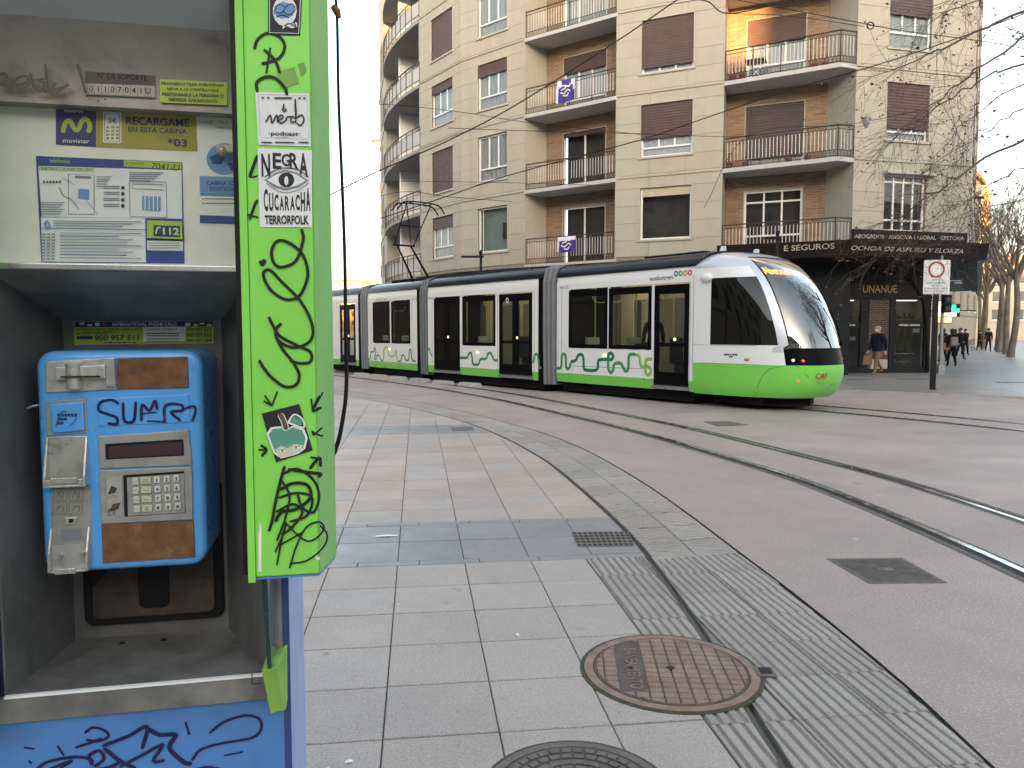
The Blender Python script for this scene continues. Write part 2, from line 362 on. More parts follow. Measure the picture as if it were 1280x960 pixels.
PV = Frame(0, 0, R(7))
def W2(px, py): p = G(px, py); return (p.x, p.y)
K1 = [(1.0, -14), (1.0, -4), (1.0, 0), (1.005, 1.5)] + [W2(*p) for p in ((984.7, 960), (932, 877), (886, 802.5), (796.6, 680), (721, 607.6), (669, 568), (590, 530.5), (508, 509))] + [(-5.2, 20.3), (-9.5, 24.4), (-16, 29)]
K2 = [(1.78, -14), (1.78, -4), (1.78, 0), (1.77, 1.5)] + [W2(*p) for p in ((1240.6, 960), (1133, 859), (1004, 752), (938.8, 702), (800, 601), (708, 552), (636, 529))] + [(-1.75, 16.7), (-4.7, 21), (-8.9, 25.3), (-15.5, 30)]
def dense(pts, n=8):                         # centripetal Catmull-Rom: no overshoot on uneven spacing
    P = [Vector(p) for p in pts]; P = [P[0]*2-P[1]]+P+[P[-1]*2-P[-2]]; out = []
    for i in range(1, len(P)-2):
        a, b, c, d = P[i-1:i+3]; t0 = 0; t1 = t0+(b-a).length**.5; t2 = t1+(c-b).length**.5; t3 = t2+(d-c).length**.5
        for k in range(n):
            t = t1+(t2-t1)*k/n
            A1 = a*((t1-t)/(t1-t0))+b*((t-t0)/(t1-t0)); A2 = b*((t2-t)/(t2-t1))+c*((t-t1)/(t2-t1)); A3 = c*((t3-t)/(t3-t2))+d*((t-t2)/(t3-t2))
            B1 = A1*((t2-t)/(t2-t0))+A2*((t-t0)/(t2-t0)); B2 = A2*((t3-t)/(t3-t1))+A3*((t-t1)/(t3-t1))
            out.append(tuple(B1*((t2-t)/(t2-t1))+B2*((t-t1)/(t2-t1))))
    out.append(tuple(P[-2])); return out
K1d, K2d = dense(K1), dense(K2)
def xat(curve, y):
    for (x0, y0), (x1, y1) in zip(curve, curve[1:]):
        if y0 <= y <= y1: return x0+(x1-x0)*(y-y0)/max(1e-9, y1-y0)
    return curve[-1][0]
def clip(poly, a, b, keep_left=True):        # keep the side to the left of a->b
    out = []; ex, ey = b[0]-a[0], b[1]-a[1]; sg = 1 if keep_left else -1
    d = [sg*(ex*(p[1]-a[1])-ey*(p[0]-a[0])) for p in poly]
    for i in range(len(poly)):
        j = (i+1) % len(poly)
        if d[i] >= 0: out.append(poly[i])
        if (d[i] >= 0) != (d[j] >= 0):
            t = d[i]/(d[i]-d[j]); out.append((poly[i][0]+t*(poly[j][0]-poly[i][0]), poly[i][1]+t*(poly[j][1]-poly[i][1])))
    return out
def area(p): return .5*abs(sum(p[i][0]*p[(i+1) % len(p)][1]-p[(i+1) % len(p)][0]*p[i][1] for i in range(len(p)))) if len(p) > 2 else 0
def ccw(p): return p if sum(p[i][0]*p[(i+1) % len(p)][1]-p[(i+1) % len(p)][0]*p[i][1] for i in range(len(p))) > 0 else p[::-1]
def clean(p):
    o = []
    for q in p:
        if not o or (abs(q[0]-o[-1][0])+abs(q[1]-o[-1][1])) > .004: o.append(q)
    if len(o) > 1 and abs(o[0][0]-o[-1][0])+abs(o[0][1]-o[-1][1]) < .004: o.pop()
    return o
def inset(p, d):
    n = len(p); o = []
    for i in range(n):
        a, b, c = Vector(p[i-1]), Vector(p[i]), Vector(p[(i+1) % n])
        e1 = (b-a).normalized(); e2 = (c-b).normalized(); n1 = Vector((-e1.y, e1.x)); n2 = Vector((-e2.y, e2.x))
        k = n1+n2; L = k.length_squared
        o.append(tuple(b + (k*(2*d/L) if L > .3 else n1*d)))
    return o
def slab(mb, p, z, th=.03, ch=.003, gap=.003, m=0):  # paving stone with an eased edge
    p = clean(ccw(p))
    if len(p) < 3: return False
    o = inset(p, gap); i = inset(p, gap+ch); n = len(o)
    mb.add([(x, y, z-th) for x, y in o]+[(x, y, z-ch) for x, y in o]+[(x, y, z) for x, y in i],
           [tuple(2*n+k for k in range(n))]+[(k, (k+1) % n, n+(k+1) % n, n+k) for k in range(n)]+[(n+k, n+(k+1) % n, 2*n+(k+1) % n, 2*n+k) for k in range(n)], m)
    return True

pave = MB().poly([(x, y, -.0085) for x, y in [(-40, -14)]+K1d+[(-40, 29)]]).build('pavement', MT['grout']); struct(pave)
K1l = [tuple((PV.i @ Vector((x, y, 0)))[:2]) for x, y in [(a-.012, b) for a, b in K1d]]
def clipK1(p):
    lo, hi = min(q[1] for q in p)-.4, max(q[1] for q in p)+.4
    for a, b in zip(K1l, K1l[1:]):
        if b[1] < lo or a[1] > hi: continue
        p = clip(p, a, b, True)
        if len(p) < 3: return []
    return p
def proj(p):
    d = Vector(p)-CAM; z = d.dot(_f)
    if z < .1: return (-9999, -9999)
    return (640+FPX*d.dot(_r)/z, 480-FPX*d.dot(_u)/z)
rest = {k: MB() for k in ('tile', 'tile_pink', 'tile_slate')}
ntile = 0
def put_tile(p, mat):
    global ntile
    p = clipK1(p)
    if area(p) < .006: return
    c = PV.w(sum(q[0] for q in p)/len(p), sum(q[1] for q in p)/len(p), 0); q = proj(c)
    if 372 < q[0] < 1300 and q[1] < 985 and c.y < 15.6 and ntile < 292:
        mb = MB(); cx, cy = sum(a for a, b in p)/len(p), sum(b for a, b in p)/len(p)
        z = rnd.uniform(-.0015, .0012)
        if slab(mb, [(a-cx, b-cy) for a, b in p], z):
            mb.build('paving_tile', MT[mat], pave, Frame(c.x, c.y, R(7)), recalc=False); ntile += 1
    else: slab(rest[mat], p, rnd.uniform(-.0015, .0012))
U0, DU = -.148, .461
def rows(v0, v1, n, mat, u_hi=99, pick=None):
    for r_ in range(n):
        a, b = v0+(v1-v0)*r_/n, v0+(v1-v0)*(r_+1)/n
        for k in range(-40, 8):
            u0, u1 = U0+DU*k, U0+DU*(k+1)
            if u0 > u_hi-.05: continue
            e_ = .0035; put_tile([(u0, a+e_), (min(u1, u_hi), a+e_), (min(u1, u_hi), b-e_), (u0, b-e_)], pick(rnd) if pick else mat)
rows(5.226-.453*12, 5.226, 12, 'tile', u_hi=1.165, pick=lambda r_: 'tile')
def band(v0, v1):
    for a, b, w in ((v0, v0+.10, .42), (v1-.085, v1, .42)):
        k = -44
        while k*w < 4: put_tile([(k*w, a), ((k+1)*w, a), ((k+1)*w, b), (k*w, b)], 'tile_slate'); k += 1
    rows(v0+.10, v1-.085, 2, 'tile_slate')
band(5.226, 6.40)
rows(6.40, 12.0, 12, 'tile_pink', pick=lambda r_: 'tile' if r_.random() < .35 else 'tile_pink')
band(12.0, 13.1)
rows(13.1, 18.5, 12, 'tile', pick=lambda r_: 'tile_pink' if r_.random() < .4 else 'tile')
rows(18.5, 28, 19, 'tile')
for k, mb in rest.items():
    o = mb.build('paving_tiles', MT[k], pave, PV, recalc=False); o['kind'] = 'stuff'

# ribbed slabs between the tiles, the slot drain and the road edge
ribbase = MB().poly([(x, y, -.028) for x, y in K1d]+[(x, y, -.028) for x, y in K2d[::-1]]).build('tactile_strip', MT['grout']); struct(ribbase)
def ribbed(cell, ang, pitch, half=None):     # one slab of parallel ribs, clipped to its own outline
    cell = clean(ccw(cell))
    if len(cell) < 3 or area(cell) < .01: return
    cx, cy = sum(p[0] for p in cell)/len(cell), sum(p[1] for p in cell)/len(cell)
    P = [(a-cx, b-cy) for a, b in cell]; mb = MB(); slab(mb, P, -.007, .02, .002, .003, 1)
    inner = inset(P, .004); dx, dy = math.cos(ang), math.sin(ang); nx, ny = -dy, dx
    t = [p[0]*nx+p[1]*ny for p in inner]; k = math.floor(min(t)/pitch)
    off = (half or 0)
    while k*pitch < max(t):
        a0, a1 = k*pitch+off+pitch*.12, k*pitch+off+pitch*.80; k += 1
        L = 3
        strip = [(nx*a0-dx*L, ny*a0-dy*L), (nx*a0+dx*L, ny*a0+dy*L), (nx*a1+dx*L, ny*a1+dy*L), (nx*a1-dx*L, ny*a1-dy*L)]
        q = strip
        for i in range(len(inner)):
            q = clip(q, inner[i], inner[(i+1) % len(inner)], True)
            if len(q) < 3: break
        if len(q) >= 3 and area(q) > 3e-4: slab(mb, q, rnd.uniform(-.0008, .0008), .008, .004, 0)
    o = mb.build('ribbed_tile', [MT['tile_rib'], MT['rib_groove']], ribbase, Frame(cx, cy, 0), recalc=False)
def bounds(c, off): return [(x+off, y) for x, y in c]
def region(poly, left, right):               # clip a convex cell between two curves
    lo, hi = min(q[1] for q in poly)-.05, max(q[1] for q in poly)+.05
    l0, l1 = (xat(left, lo), lo), (xat(left, hi), hi); r0, r1 = (xat(right, lo), lo), (xat(right, hi), hi)
    p = clip(poly, l0, l1, False); p = clip(p, r0, r1, True) if len(p) > 2 else p
    return p
VA = R(97)
vdir = (-math.sin(R(7)), math.cos(R(7)))
for r_ in range(-6, 10):                     # rows of straight ribs near the camera
    v0, v1 = 5.226-.385*(r_+1), 5.226-.385*r_
    if r_ < 0: continue
    v0b = v0
    for k in range(0, 5):
        u0 = 1.17+.375*k
        cell = [PV.w(u0, v0b), PV.w(u0+.375, v0b), PV.w(u0+.375, v1), PV.w(u0, v1)]
        cell = [(p.x, p.y) for p in cell]
        a = region(cell, [(-9, -20), (-9, 40)], bounds(K1d, -.022)); b = region(cell, bounds(K1d, .022), K2d)
        for c in (a, b):
            if len(c) > 2: ribbed(c, VA, .0535)
st = []; y = 5.30
while y < 24:
    st.append(y); y += .42 if y < 9 else .6
def Kat(c, yy): return (xat(c, yy), yy)
for i, (a, b) in enumerate(zip(st, st[1:])):  # fan of slabs round the bend, ribs in zigzag
    s0 = .10 + (a-5.3)*.012
    p0, p1 = Kat(bounds(K1d, .03), a), Kat(bounds(K1d, .03), b); q0, q1 = Kat(K2d, a+.62*s0*3), Kat(K2d, b+.62*s0*3)
    m0 = ((p0[0]+q0[0])/2, (p0[1]+q0[1])/2); m1 = ((p1[0]+q1[0])/2, (p1[1]+q1[1])/2)
    for j, c in enumerate(([p0, m0, m1, p1], [m0, q0, q1, m1])):
        tdir = math.atan2(p1[1]-p0[1], p1[0]-p0[0])
        ribbed(c, tdir+(R(62) if (i+j) % 2 else R(118)) if a > 6 else tdir+R(75), .055 if a < 10 else .09)

# road, far pavement
def strip(mb, c, o0, o1, z):
    n = len(c); L = []
    for i, p in enumerate(c):
        a, b = Vector(c[max(i-1, 0)]), Vector(c[min(i+1, n-1)]); t = (b-a).normalized(); nn = Vector((-t.y, t.x)); L.append((Vector(p)+nn*o0, Vector(p)+nn*o1))
    mb.add([(q.x, q.y, z) for pr in L for q in pr], [(2*i, 2*i+1, 2*i+3, 2*i+2) for i in range(n-1)])
FARK = [(-30, 48), (-15, 36.5), (-6, 31.5), (0, 27.2), (4.5, 23.4), (8.4, 20.6), (12.0, 18.3), (16, 15.6), (22, 11), (40, -5)]
road = MB().poly([(x+.012, y, 0) for x, y in K2d[::1]]+[(x, y, 0) for x, y in [(-60, 60), (-60, 90), (90, 90), (90, -14)]])
road = road.build('road', MT['road']); struct(road)
fk = dense(FARK, 6)
kerb = MB(); strip(kerb, fk, 0, .16, .045); strip(kerb, fk, 0, 0, 0)
kb = MB()
for i in range(len(fk)-1):
    a, b = Vector(fk[i]), Vector(fk[i+1]); t = (b-a).normalized(); nn = Vector((-t.y, t.x))*-1
    if nn.y < 0: nn = -nn
    kb.ext([(a.x, a.y, -.02), (b.x, b.y, -.02), (b.x+nn.x*.18, b.y+nn.y*.18, -.02), (a.x+nn.x*.18, a.y+nn.y*.18, -.02)], (0, 0, .065))
struct(kb.build('kerb', MT['concrete']))
nn = [(p[0], p[1]+.2) for p in fk]
split = 15.2
fp = MB().poly([(x, y, .036) for x, y in nn]+[(120, -5, .036), (160, 260, .036), (-60, 260, .036), (-60, 48, .036)])
struct(fp.build('far_pavement', MT['pave_far_grey']))
tan = MB().poly([(5.5, 23.2, .04), (8.6, 20.95, .04), (12.1, 18.7, .04), (13.2, 20.5, .04), (16.6, 29.6, .04), (9, 30, .04)])
struct(tan.build('shop_front_paving', MT['pave_far_tan']))
# dark gratings set in the shop-front paving
for px0, px1, py in ((1060, 1090, 474.5), (1123, 1160, 474), (1248, 1290, 478)):
    a, b = G(px0, py, .04), G(px1, py, .04)
    MB().box(a.x, b.x, a.y-.14, a.y+.14, .03, .046).build('drain_grating', MT['iron'], fp and bpy.data.objects['far_pavement'])

# tram tracks
NEAR = dense([(-16, 35.5), (-9, 30.3), (-6.0, 27.2), (-3.5, 23.6), (-.79, 18.9), (.93, 14.9), (2.0, 12.1), (2.67, 9.8), (3.08, 8.2), (3.26, 6.8), (3.35, 5.6), (3.38, 4.5), (3.38, 2), (3.38, -3), (3.38, -14)], 8)
def offs(c, d):
    o = []
    for i, p in enumerate(c):
        a, b = Vector(c[max(i-1, 0)]), Vector(c[min(i+1, len(c)-1)]); t = (b-a).normalized(); nn = Vector((-t.y, t.x)); o.append(tuple(Vector(p)+nn*d))
    return o
TRAMTRK = dense([(-15.0, 39.5), (-10.4, 34.3), (-6.2, 31.0), (-3.6, 27.9), (-.9, 24.4), (1.6, 21.4), (4.2, 18.5), (6.4, 15.9), (8.5, 12.8), (10.3, 9), (11.4, 4), (11.8, -14)], 8)
def track(c, name):
    for q, sd in ((offs(c, 0), 1), (offs(c, 1.04), -1)):
        a = MB(); strip(a, q, -.11, .11, .004); t = a.build(name, MT['rail_joint']); struct(t)
        g = MB(); strip(g, q, -.045*sd, .006*sd, .007) if sd > 0 else strip(g, q, -.006, .045, .007)
        g.build('rail_groove', MT['groove'], t)
        h = MB(); strip(h, q, .006, .062, .011) if sd > 0 else strip(h, q, -.062, -.006, .011)
        h.build('rail_head', MT['rail_steel'], t)
track(NEAR, 'tram_track'); track(offs(TRAMTRK, -.52), 'tram_track')

# stone separators between the two tracks
for i, (px, py) in enumerate(((452, 465), (474, 467.3), (497, 469.5), (525, 472.3), (554, 475.3), (587, 478))):
    p = G(px, py+4.5); s = Frame(p.x, p.y, R(-50+i))
    mb = MB(); mb.add([(x*.42, y*.14, z) for x, y, z in [(-1,-1,0),(1,-1,0),(1,1,0),(-1,1,0),(-.88,-.7,.1),(.88,-.7,.1),(.88,.7,.1),(-.88,.7,.1)]],
                     [(4,5,6,7),(0,1,5,4),(1,2,6,5),(2,3,7,6),(3,0,4,7)])
    o = mb.build('track_separator', MT['concrete'], None, s, bevel=.012)
    tag(o, 'low stone block between the tracks, %s of the row from the left' % ['first','second','third','fourth','fifth','sixth'][i], 'stone block', 'separator blocks beside the tram')

# manhole covers and gratings
def manhole(c, r_, mat, rim, label, style, lug=False, ang=0):
    t = thing('manhole_cover', label, 'manhole', (c[0], c[1], 0), 'round manhole covers', ang)
    F = Frame(c[0], c[1], ang)
    MB().lathe([(r_*1.05, -.02), (r_*1.05, .0035)], n=48).build('mossy_joint', MT['moss'], t, F)
    MB().lathe([(r_, .001), (r_, .007), (r_*.9, .007), (r_*.9, .003)], n=48).build('rim', MT[rim], t, F)
    MB().lathe([(r_*.885, .001), (r_*.885, .0065)], n=48).build('plate', MT['iron_dark'], t, F)
    s = MB(); a = r_*.86
    if style == 'grid':
        p = .050
        for i in range(-9, 10):
            for j in range(-9, 10):
                x0, x1 = i*p*1.25+.004, (i+1)*p*1.25-.004; y0, y1 = j*p+.004, (j+1)*p-.004
                if -.235 < (x0+x1)/2 < -.11 and abs(y0) < .27: continue
                q = [(x0, y0), (x1, y0), (x1, y1), (x0, y1)]
                for e in range(32):
                    if len(q) < 3: break
                    t0, t1 = 2*math.pi*e/32, 2*math.pi*(e+1)/32; q = clip(q, (a*math.cos(t0), a*math.sin(t0)), (a*math.cos(t1), a*math.sin(t1)), True)
                if len(q) > 2 and area(q) > 1e-4: slab(s, q, .0125, .007, .003, 0)
        o = s.build('raised_grid', MT[mat], t, F); o['kind'] = 'stuff'
        tx = MB(); v, f, asp = text_geo('SANEAMIENTO', .01)
        tx.add([(-.205+b*.06, .22-aa*.44, .0095) for aa, b in v], f); tx.build('cast_lettering', MT['iron_rusty'], t, F)
        MB().lathe([(.02, .006), (.02, .0145)], n=12).build('key_hole', MT['groove'], t, F)
    else:
        for i, rr in enumerate((.16, .28, .40, .52, .64, .76)):
            n = 6+6*i
            for k in range(n):
                th = 2*math.pi*(k+.5*(i % 2))/n; w = .40/n*math.pi*2; w *= .5 if i == 9 else 1; R0, R1 = r_*rr, r_*(rr+.075)
                pts = [(R0*math.cos(th-w), R0*math.sin(th-w)), (R0*math.cos(th+w), R0*math.sin(th+w)), (R1*math.cos(th+w), R1*math.sin(th+w)), (R1*math.cos(th-w), R1*math.sin(th-w))]
                if rr < .87: s.xy(pts, .006, .012)
        for k in range(24):
            th = 2*math.pi*k/24; c_, s_ = math.cos(th), math.sin(th); R0, R1 = r_*.5, r_*.57
            s.xy([(R0*c_-.006*s_, R0*s_+.006*c_), (R1*c_-.006*s_, R1*s_+.006*c_), (R1*c_+.006*s_, R1*s_-.006*c_), (R0*c_+.006*s_, R0*s_-.006*c_)], .006, .012)
        o = s.build('raised_bars', MT[mat], t, F); o['kind'] = 'stuff'
    if lug:
        MB().box(r_*.97, r_*1.19, -.05, .05, .002, .012).build('hinge_lug', MT['iron'], t, F, bevel=.004)
        MB().box(r_*1.02, r_*1.15, -.028, .028, .010, .016).build('hinge_pin', MT['groove'], t, F)
c = G(838, 838); manhole((c.x, c.y), .405, 'iron_rusty', 'iron_rusty', 'rusty brown round manhole cover with a raised grid across the drain slot', 'grid', True, R(-4))
c = G(722, 992); manhole((c.x, c.y), .325, 'iron', 'iron', 'dark grey round manhole cover cut off by the bottom edge', 'bars')
def plate(pxs, label, name='access_cover', z=.006, mat='iron', th=.02):
    p = [G(*q) for q in pxs]; c = sum(p, Vector())/len(p)
    t = thing(name, label, 'drain cover', (c.x, c.y, 0))
    P = [(q.x-c.x, q.y-c.y) for q in p]; mb = MB(); slab(mb, P, z, th, .003, 0)
    F = Frame(c.x, c.y, 0); mb.build('plate', MT[mat], t, F, recalc=False)
    return t, F, ccw(P)
t, F, P = plate([(1033, 699), (1128, 698), (1184, 729), (1087, 730)], 'square dark metal cover set in the road by the near rail')
s = MB(); In = inset(P, .03)
e1 = Vector((P[1][0]-P[0][0], P[1][1]-P[0][1])).normalized(); ang = math.atan2(e1.y, e1.x)
for k in range(-14, 15):
    for a in (ang, ang+math.pi/2):
        dx, dy = math.cos(a), math.sin(a); nx, ny = -dy, dx; o_ = k*.026
        q = [(nx*o_-dx*2, ny*o_-dy*2), (nx*o_+dx*2, ny*o_+dy*2), (nx*(o_+.008)+dx*2, ny*(o_+.008)+dy*2), (nx*(o_+.008)-dx*2, ny*(o_+.008)-dy*2)]
        for i in range(len(In)):
            q = clip(q, In[i], In[(i+1) % len(In)], True)
            if len(q) < 3: break
        if len(q) > 2: s.add([(x, y, .0085+(.0006 if a == ang else 0)) for x, y in q], [tuple(range(len(q)))])
s.build('tread_ribs', MT['iron'], t, F)
MB().box(-.05, .05, -.03, .03, .006, .011).build('lifting_lug', MT['rail_steel'], t, F)
t, F, P = plate([(714, 666), (786, 665), (793, 683), (722, 684)], 'small perforated grating in the blue grey paving band')
s = MB()
for i in range(11):
    for j in range(5):
        a, b, cc, d = [Vector(q) for q in P]
        u, v = (i+.5)/11, (j+.5)/5; q = (a*(1-u)+b*u)*(1-v)+(d*(1-u)+cc*u)*v
        s.box(q.x-.013, q.x+.013, q.y-.02, q.y+.02, .004, .0075)
o = s.build('slots', MT['groove'], t, F); o['kind'] = 'stuff'
plate([(563, 534.5), (590, 534), (594, 538), (566, 538.8)], 'small grating in the farther blue grey paving band')
plate([(880, 527.5), (912, 527), (936, 531.5), (897, 533)], 'dark cover lying between the two tram tracks', z=.009)
# litter on the paving
for px, py, a, w, h in ((483, 666, 8, .085, .02), (646, 790, -30, .012, .008), (436, 949, 15, .014, .008)):
    p = G(px, py+4.5); mb = MB(); mb.add([(-w, -h, .004), (0, -h, .008), (w, -h*.8, .004), (w, h, .005), (0, h*.9, .010), (-w, h, .004)], [(0, 1, 4, 5), (1, 2, 3, 4)])
    mb.ext([(-w*.5, -h*.5, .003), (w*.5, -h*.5, .003), (w*.5, h*.5, .003), (-w*.5, h*.5, .003)], (0, 0, .002))
    o = mb.build('paper_scrap', MT['white_print'], None, Frame(p.x, p.y, R(a)))
    tag(o, {483: 'white paper strip lying on the blue grey paving band', 638: 'tiny scrap of litter at the middle of the grey paving', 646: 'small crumpled scrap of paper on the grey tiles', 1100: 'scrap of litter on the road by the square cover', 436: 'pale scrap beside the foot of the blue kiosk', 760: 'scrap of litter between the two manhole covers', 520: 'scrap of litter just below the blue grey band'}[px], 'litter', 'litter on the ground')

# ================================================================== PHONE KIOSK
_F0 = AT(0, 870, 1.31); KF = Frame(_F0.x, _F0.y, R(12))
def B(px, py, c=0.0): return KF.loc(px, py, c)
def Bq(pxs, c): return [B(a, b, c) for a, b in pxs]
XR = B(335, 838)[0]; XC = XR/2                       # opening runs from x=0 to XR on the front plane
ZSH = B(0, 870)[1]                                   # shelf height
base = KF.w(XC, .2, 0)
KI = thing('phone_kiosk', 'green and blue street telephone kiosk with graffiti and faded notices', 'phone kiosk', base, ang=R(12))
def K(mb, name, mat, parent=None, **kw): return mb.build(name, MT[mat] if isinstance(mat, str) else [MT[q] for q in mat], parent or KI, KF, **kw)
zI0, zI1 = B(0, 329)[1], B(0, 127)[1]                # notice panel
zN0, zN1 = B(0, 126, -.03)[1], B(0, 17, -.03)[1]     # number strip
YB = .24
# niche round the phone
bk = [B(78, 400, YB), B(272, 400, YB), B(290, 772, YB), B(95, 800, YB)]
bx0 = (bk[0][0]+bk[3][0])/2; bx1 = (bk[1][0]+bk[2][0])/2; bz1 = bk[0][1]; bz0 = bk[3][1]
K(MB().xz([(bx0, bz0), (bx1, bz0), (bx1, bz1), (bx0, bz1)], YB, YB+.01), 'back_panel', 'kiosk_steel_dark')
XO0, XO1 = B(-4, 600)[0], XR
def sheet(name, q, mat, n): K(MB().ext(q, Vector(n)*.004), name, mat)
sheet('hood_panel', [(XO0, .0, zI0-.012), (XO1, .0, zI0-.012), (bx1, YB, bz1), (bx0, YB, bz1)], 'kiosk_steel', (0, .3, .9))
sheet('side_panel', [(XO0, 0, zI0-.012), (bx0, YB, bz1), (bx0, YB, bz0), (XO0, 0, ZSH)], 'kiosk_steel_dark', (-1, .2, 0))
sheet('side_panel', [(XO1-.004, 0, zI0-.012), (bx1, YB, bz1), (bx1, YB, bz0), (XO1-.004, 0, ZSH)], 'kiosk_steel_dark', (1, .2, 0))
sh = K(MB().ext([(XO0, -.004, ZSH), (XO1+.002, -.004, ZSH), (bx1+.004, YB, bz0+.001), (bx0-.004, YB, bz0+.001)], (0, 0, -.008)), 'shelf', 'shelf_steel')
K(MB().box(XO0, XO1+.004, -.012, -.004, ZSH-.002, ZSH+.0025), 'worn_edge', 'white_print', sh)
zl = B(0, 905, -.008)[1]
lip = K(MB().box(XO0-.03, XO1+.01, -.010, .0, zl, ZSH-.003), 'shelf_front', 'shelf_steel', sh)
lq = [B(315, 841, -.012), B(326, 840, -.012), B(326, 854, -.012), B(315, 855, -.012)]
K(MB().stroke([lq[1], lq[0], lq[3], lq[2]], .002, -.0125, smooth=False), 'lock_mark', 'kiosk_black', sh)
for px, py in ((20, 850), (137, 800), (192, 803)):
    x, z = B(px, py, .12); K(MB().lathe([(.006, ZSH+.001), (.006, ZSH+.0025), (.003, ZSH+.004)], (x, .03 if px < 100 else .2, 0), 10), 'screw', 'kiosk_black', sh)
# mounting plate below the phone
mp = [B(104, 700, .232), B(279, 690, .232), B(279, 768, .232), B(104, 785, .232)]
def rrect(x0, x1, z0, z1, r_, n=5):
    o = []
    for cx, cz, a in ((x1-r_, z1-r_, 0), (x0+r_, z1-r_, 90), (x0+r_, z0+r_, 180), (x1-r_, z0+r_, 270)):
        for k in range(n+1):
            t = R(a+90*k/n); o.append((cx+r_*math.cos(t), cz+r_*math.sin(t)))
    return o
mz0 = (mp[2][1]+mp[3][1])/2
pl = K(MB().xz(rrect(mp[0][0], mp[1][0], mz0, mz0+.3, .02), .226, .238), 'mounting_plate', 'kiosk_black', bevel=.002)
mk('rust_dark', (.05, .042, .038), .7, var=.3, scale=20, dirt=.7, dcol=(.13, .075, .04), dscale=16, dlo=.5, dhi=.7)
K(MB().xz(rrect(mp[0][0]+.018, mp[1][0]-.018, mz0+.016, mz0+.28, .014), .219, .2255), 'rusty_inner_plate', 'rust_dark', pl, bevel=.002)
sl = [B(172, 700, .216), B(210, 700, .216), B(210, 758, .216), B(172, 761, .216)]
K(MB().xz(rrect(sl[0][0], sl[1][0], sl[3][1], sl[3][1]+.12, .014), .214, .2185), 'slot_cover', 'kiosk_black', pl, bevel=.002)
tq = [B(105, 712, .2), B(135, 712, .2), B(117, 733, .2)]
K(MB().xz(tq, .2, .21), 'bracket_tip', 'kiosk_black', pl)
# notice of international calls
n1 = K(MB().xz(Bq([(93, 431), (267, 429), (267, 401), (93, 402)], .236), .236, .2395), 'call_notice', 'white_print')
def onp(c, parent):                                   # helper drawing flat print by pixel on plane c
    class D: pass
    d = D(); d.mb = {}
    def g(m): return d.mb.setdefault(m, MB())
    d.n = 0
    def yy(): d.n += 1; return c-.0008-.00006*d.n
    d.rect = lambda m, x0, y0, x1, y1, sk=0: g(m).poly([(*p[:1], yv, p[1]) for yv in [yy()] for p in Bq([(x0, y1+0), (x1, y1+sk), (x1, y0+sk), (x0, y0)], c)])
    d.quad = lambda m, q: g(m).poly([(p[0], yv, p[1]) for yv in [yy()] for p in Bq(q, c)])
    def txt(m, s, x0, y0, x1, y1, sk=0, bold=.01, shear=0):     # pixel box: baseline-left (x0,y1) .. right end
        a, b, t = B(x0, y1, c), B(x1, y1+sk, c), B(x0, y0, c)
        if len(s) == 1:
            asp = text_geo(s, bold)[2]; hh = t[1]-a[1]; mid = (a[0]+b[0])/2; a = (mid-asp*hh/2, a[1]); b = (mid+asp*hh/2, b[1])
        g(m).text(s, a[0], a[1], b[0], t[1]-a[1], yy(), bold=bold, shear=shear, slope=(b[1]-a[1])/(b[0]-a[0]))
    d.txt = txt
    def line(m, pts, w, smooth=False): g(m).stroke(Bq(pts, c), w, yy(), smooth=smooth)
    d.line = line
    def done(name):
        for m, mb in d.mb.items(): K(mb, name, m, parent, recalc=False)['kind'] = 'stuff'
    d.done = done
    return d
d = onp(.236, n1)
d.rect('print_lime', 93.5, 409, 266.5, 430, -1.5); d.rect('white_print', 179, 409, 232, 427, -1); d.rect('print_navy', 93.5, 402.3, 266.5, 409, -1)
d.txt('white_print', 'INTERNATIONAL PHONE CALLS', 141, 403.5, 221, 407.5, -.6); d.txt('print_black', 'INTERNATIONAL CREDIT CARD CALLS', 96, 410.5, 178, 413.5, -.6)
d.txt('print_black', 'or USA COLLECT', 96, 414.5, 140, 418, -.4, .02); d.txt('print_black', '900 957 511', 118, 419, 173, 426, -.4, .015, .15)
d.rect('print_navy', 96, 420, 116, 424); d.txt('print_black', 'CANADA CONNECT', 184, 410.5, 222, 413, -.3)
for i, y in enumerate((409.5, 416.5, 423.5)): d.txt('print_black', ('900 957 522', '900 957 533', '900 957 544')[i], 233, y, 264, y+4.5, -.3, .01, .1)
for i in range(7): d.rect(('print_red', 'print_blue', 'print_grey')[i % 3], 130+i*6, 427.3, 134+i*6, 429.3)
for y in (416, 419, 423, 426): d.rect('print_grey', 184, y, 224, y+1.4)
for i, x in enumerate((100, 110, 119, 128, 232, 242, 250, 259)):
    d.rect('print_red' if i % 2 else 'white_print', x, 403.6, x+6, 405.4); d.rect('white_print' if i % 3 else 'print_red', x, 405.6, x+6, 407.6)
d.done('print')
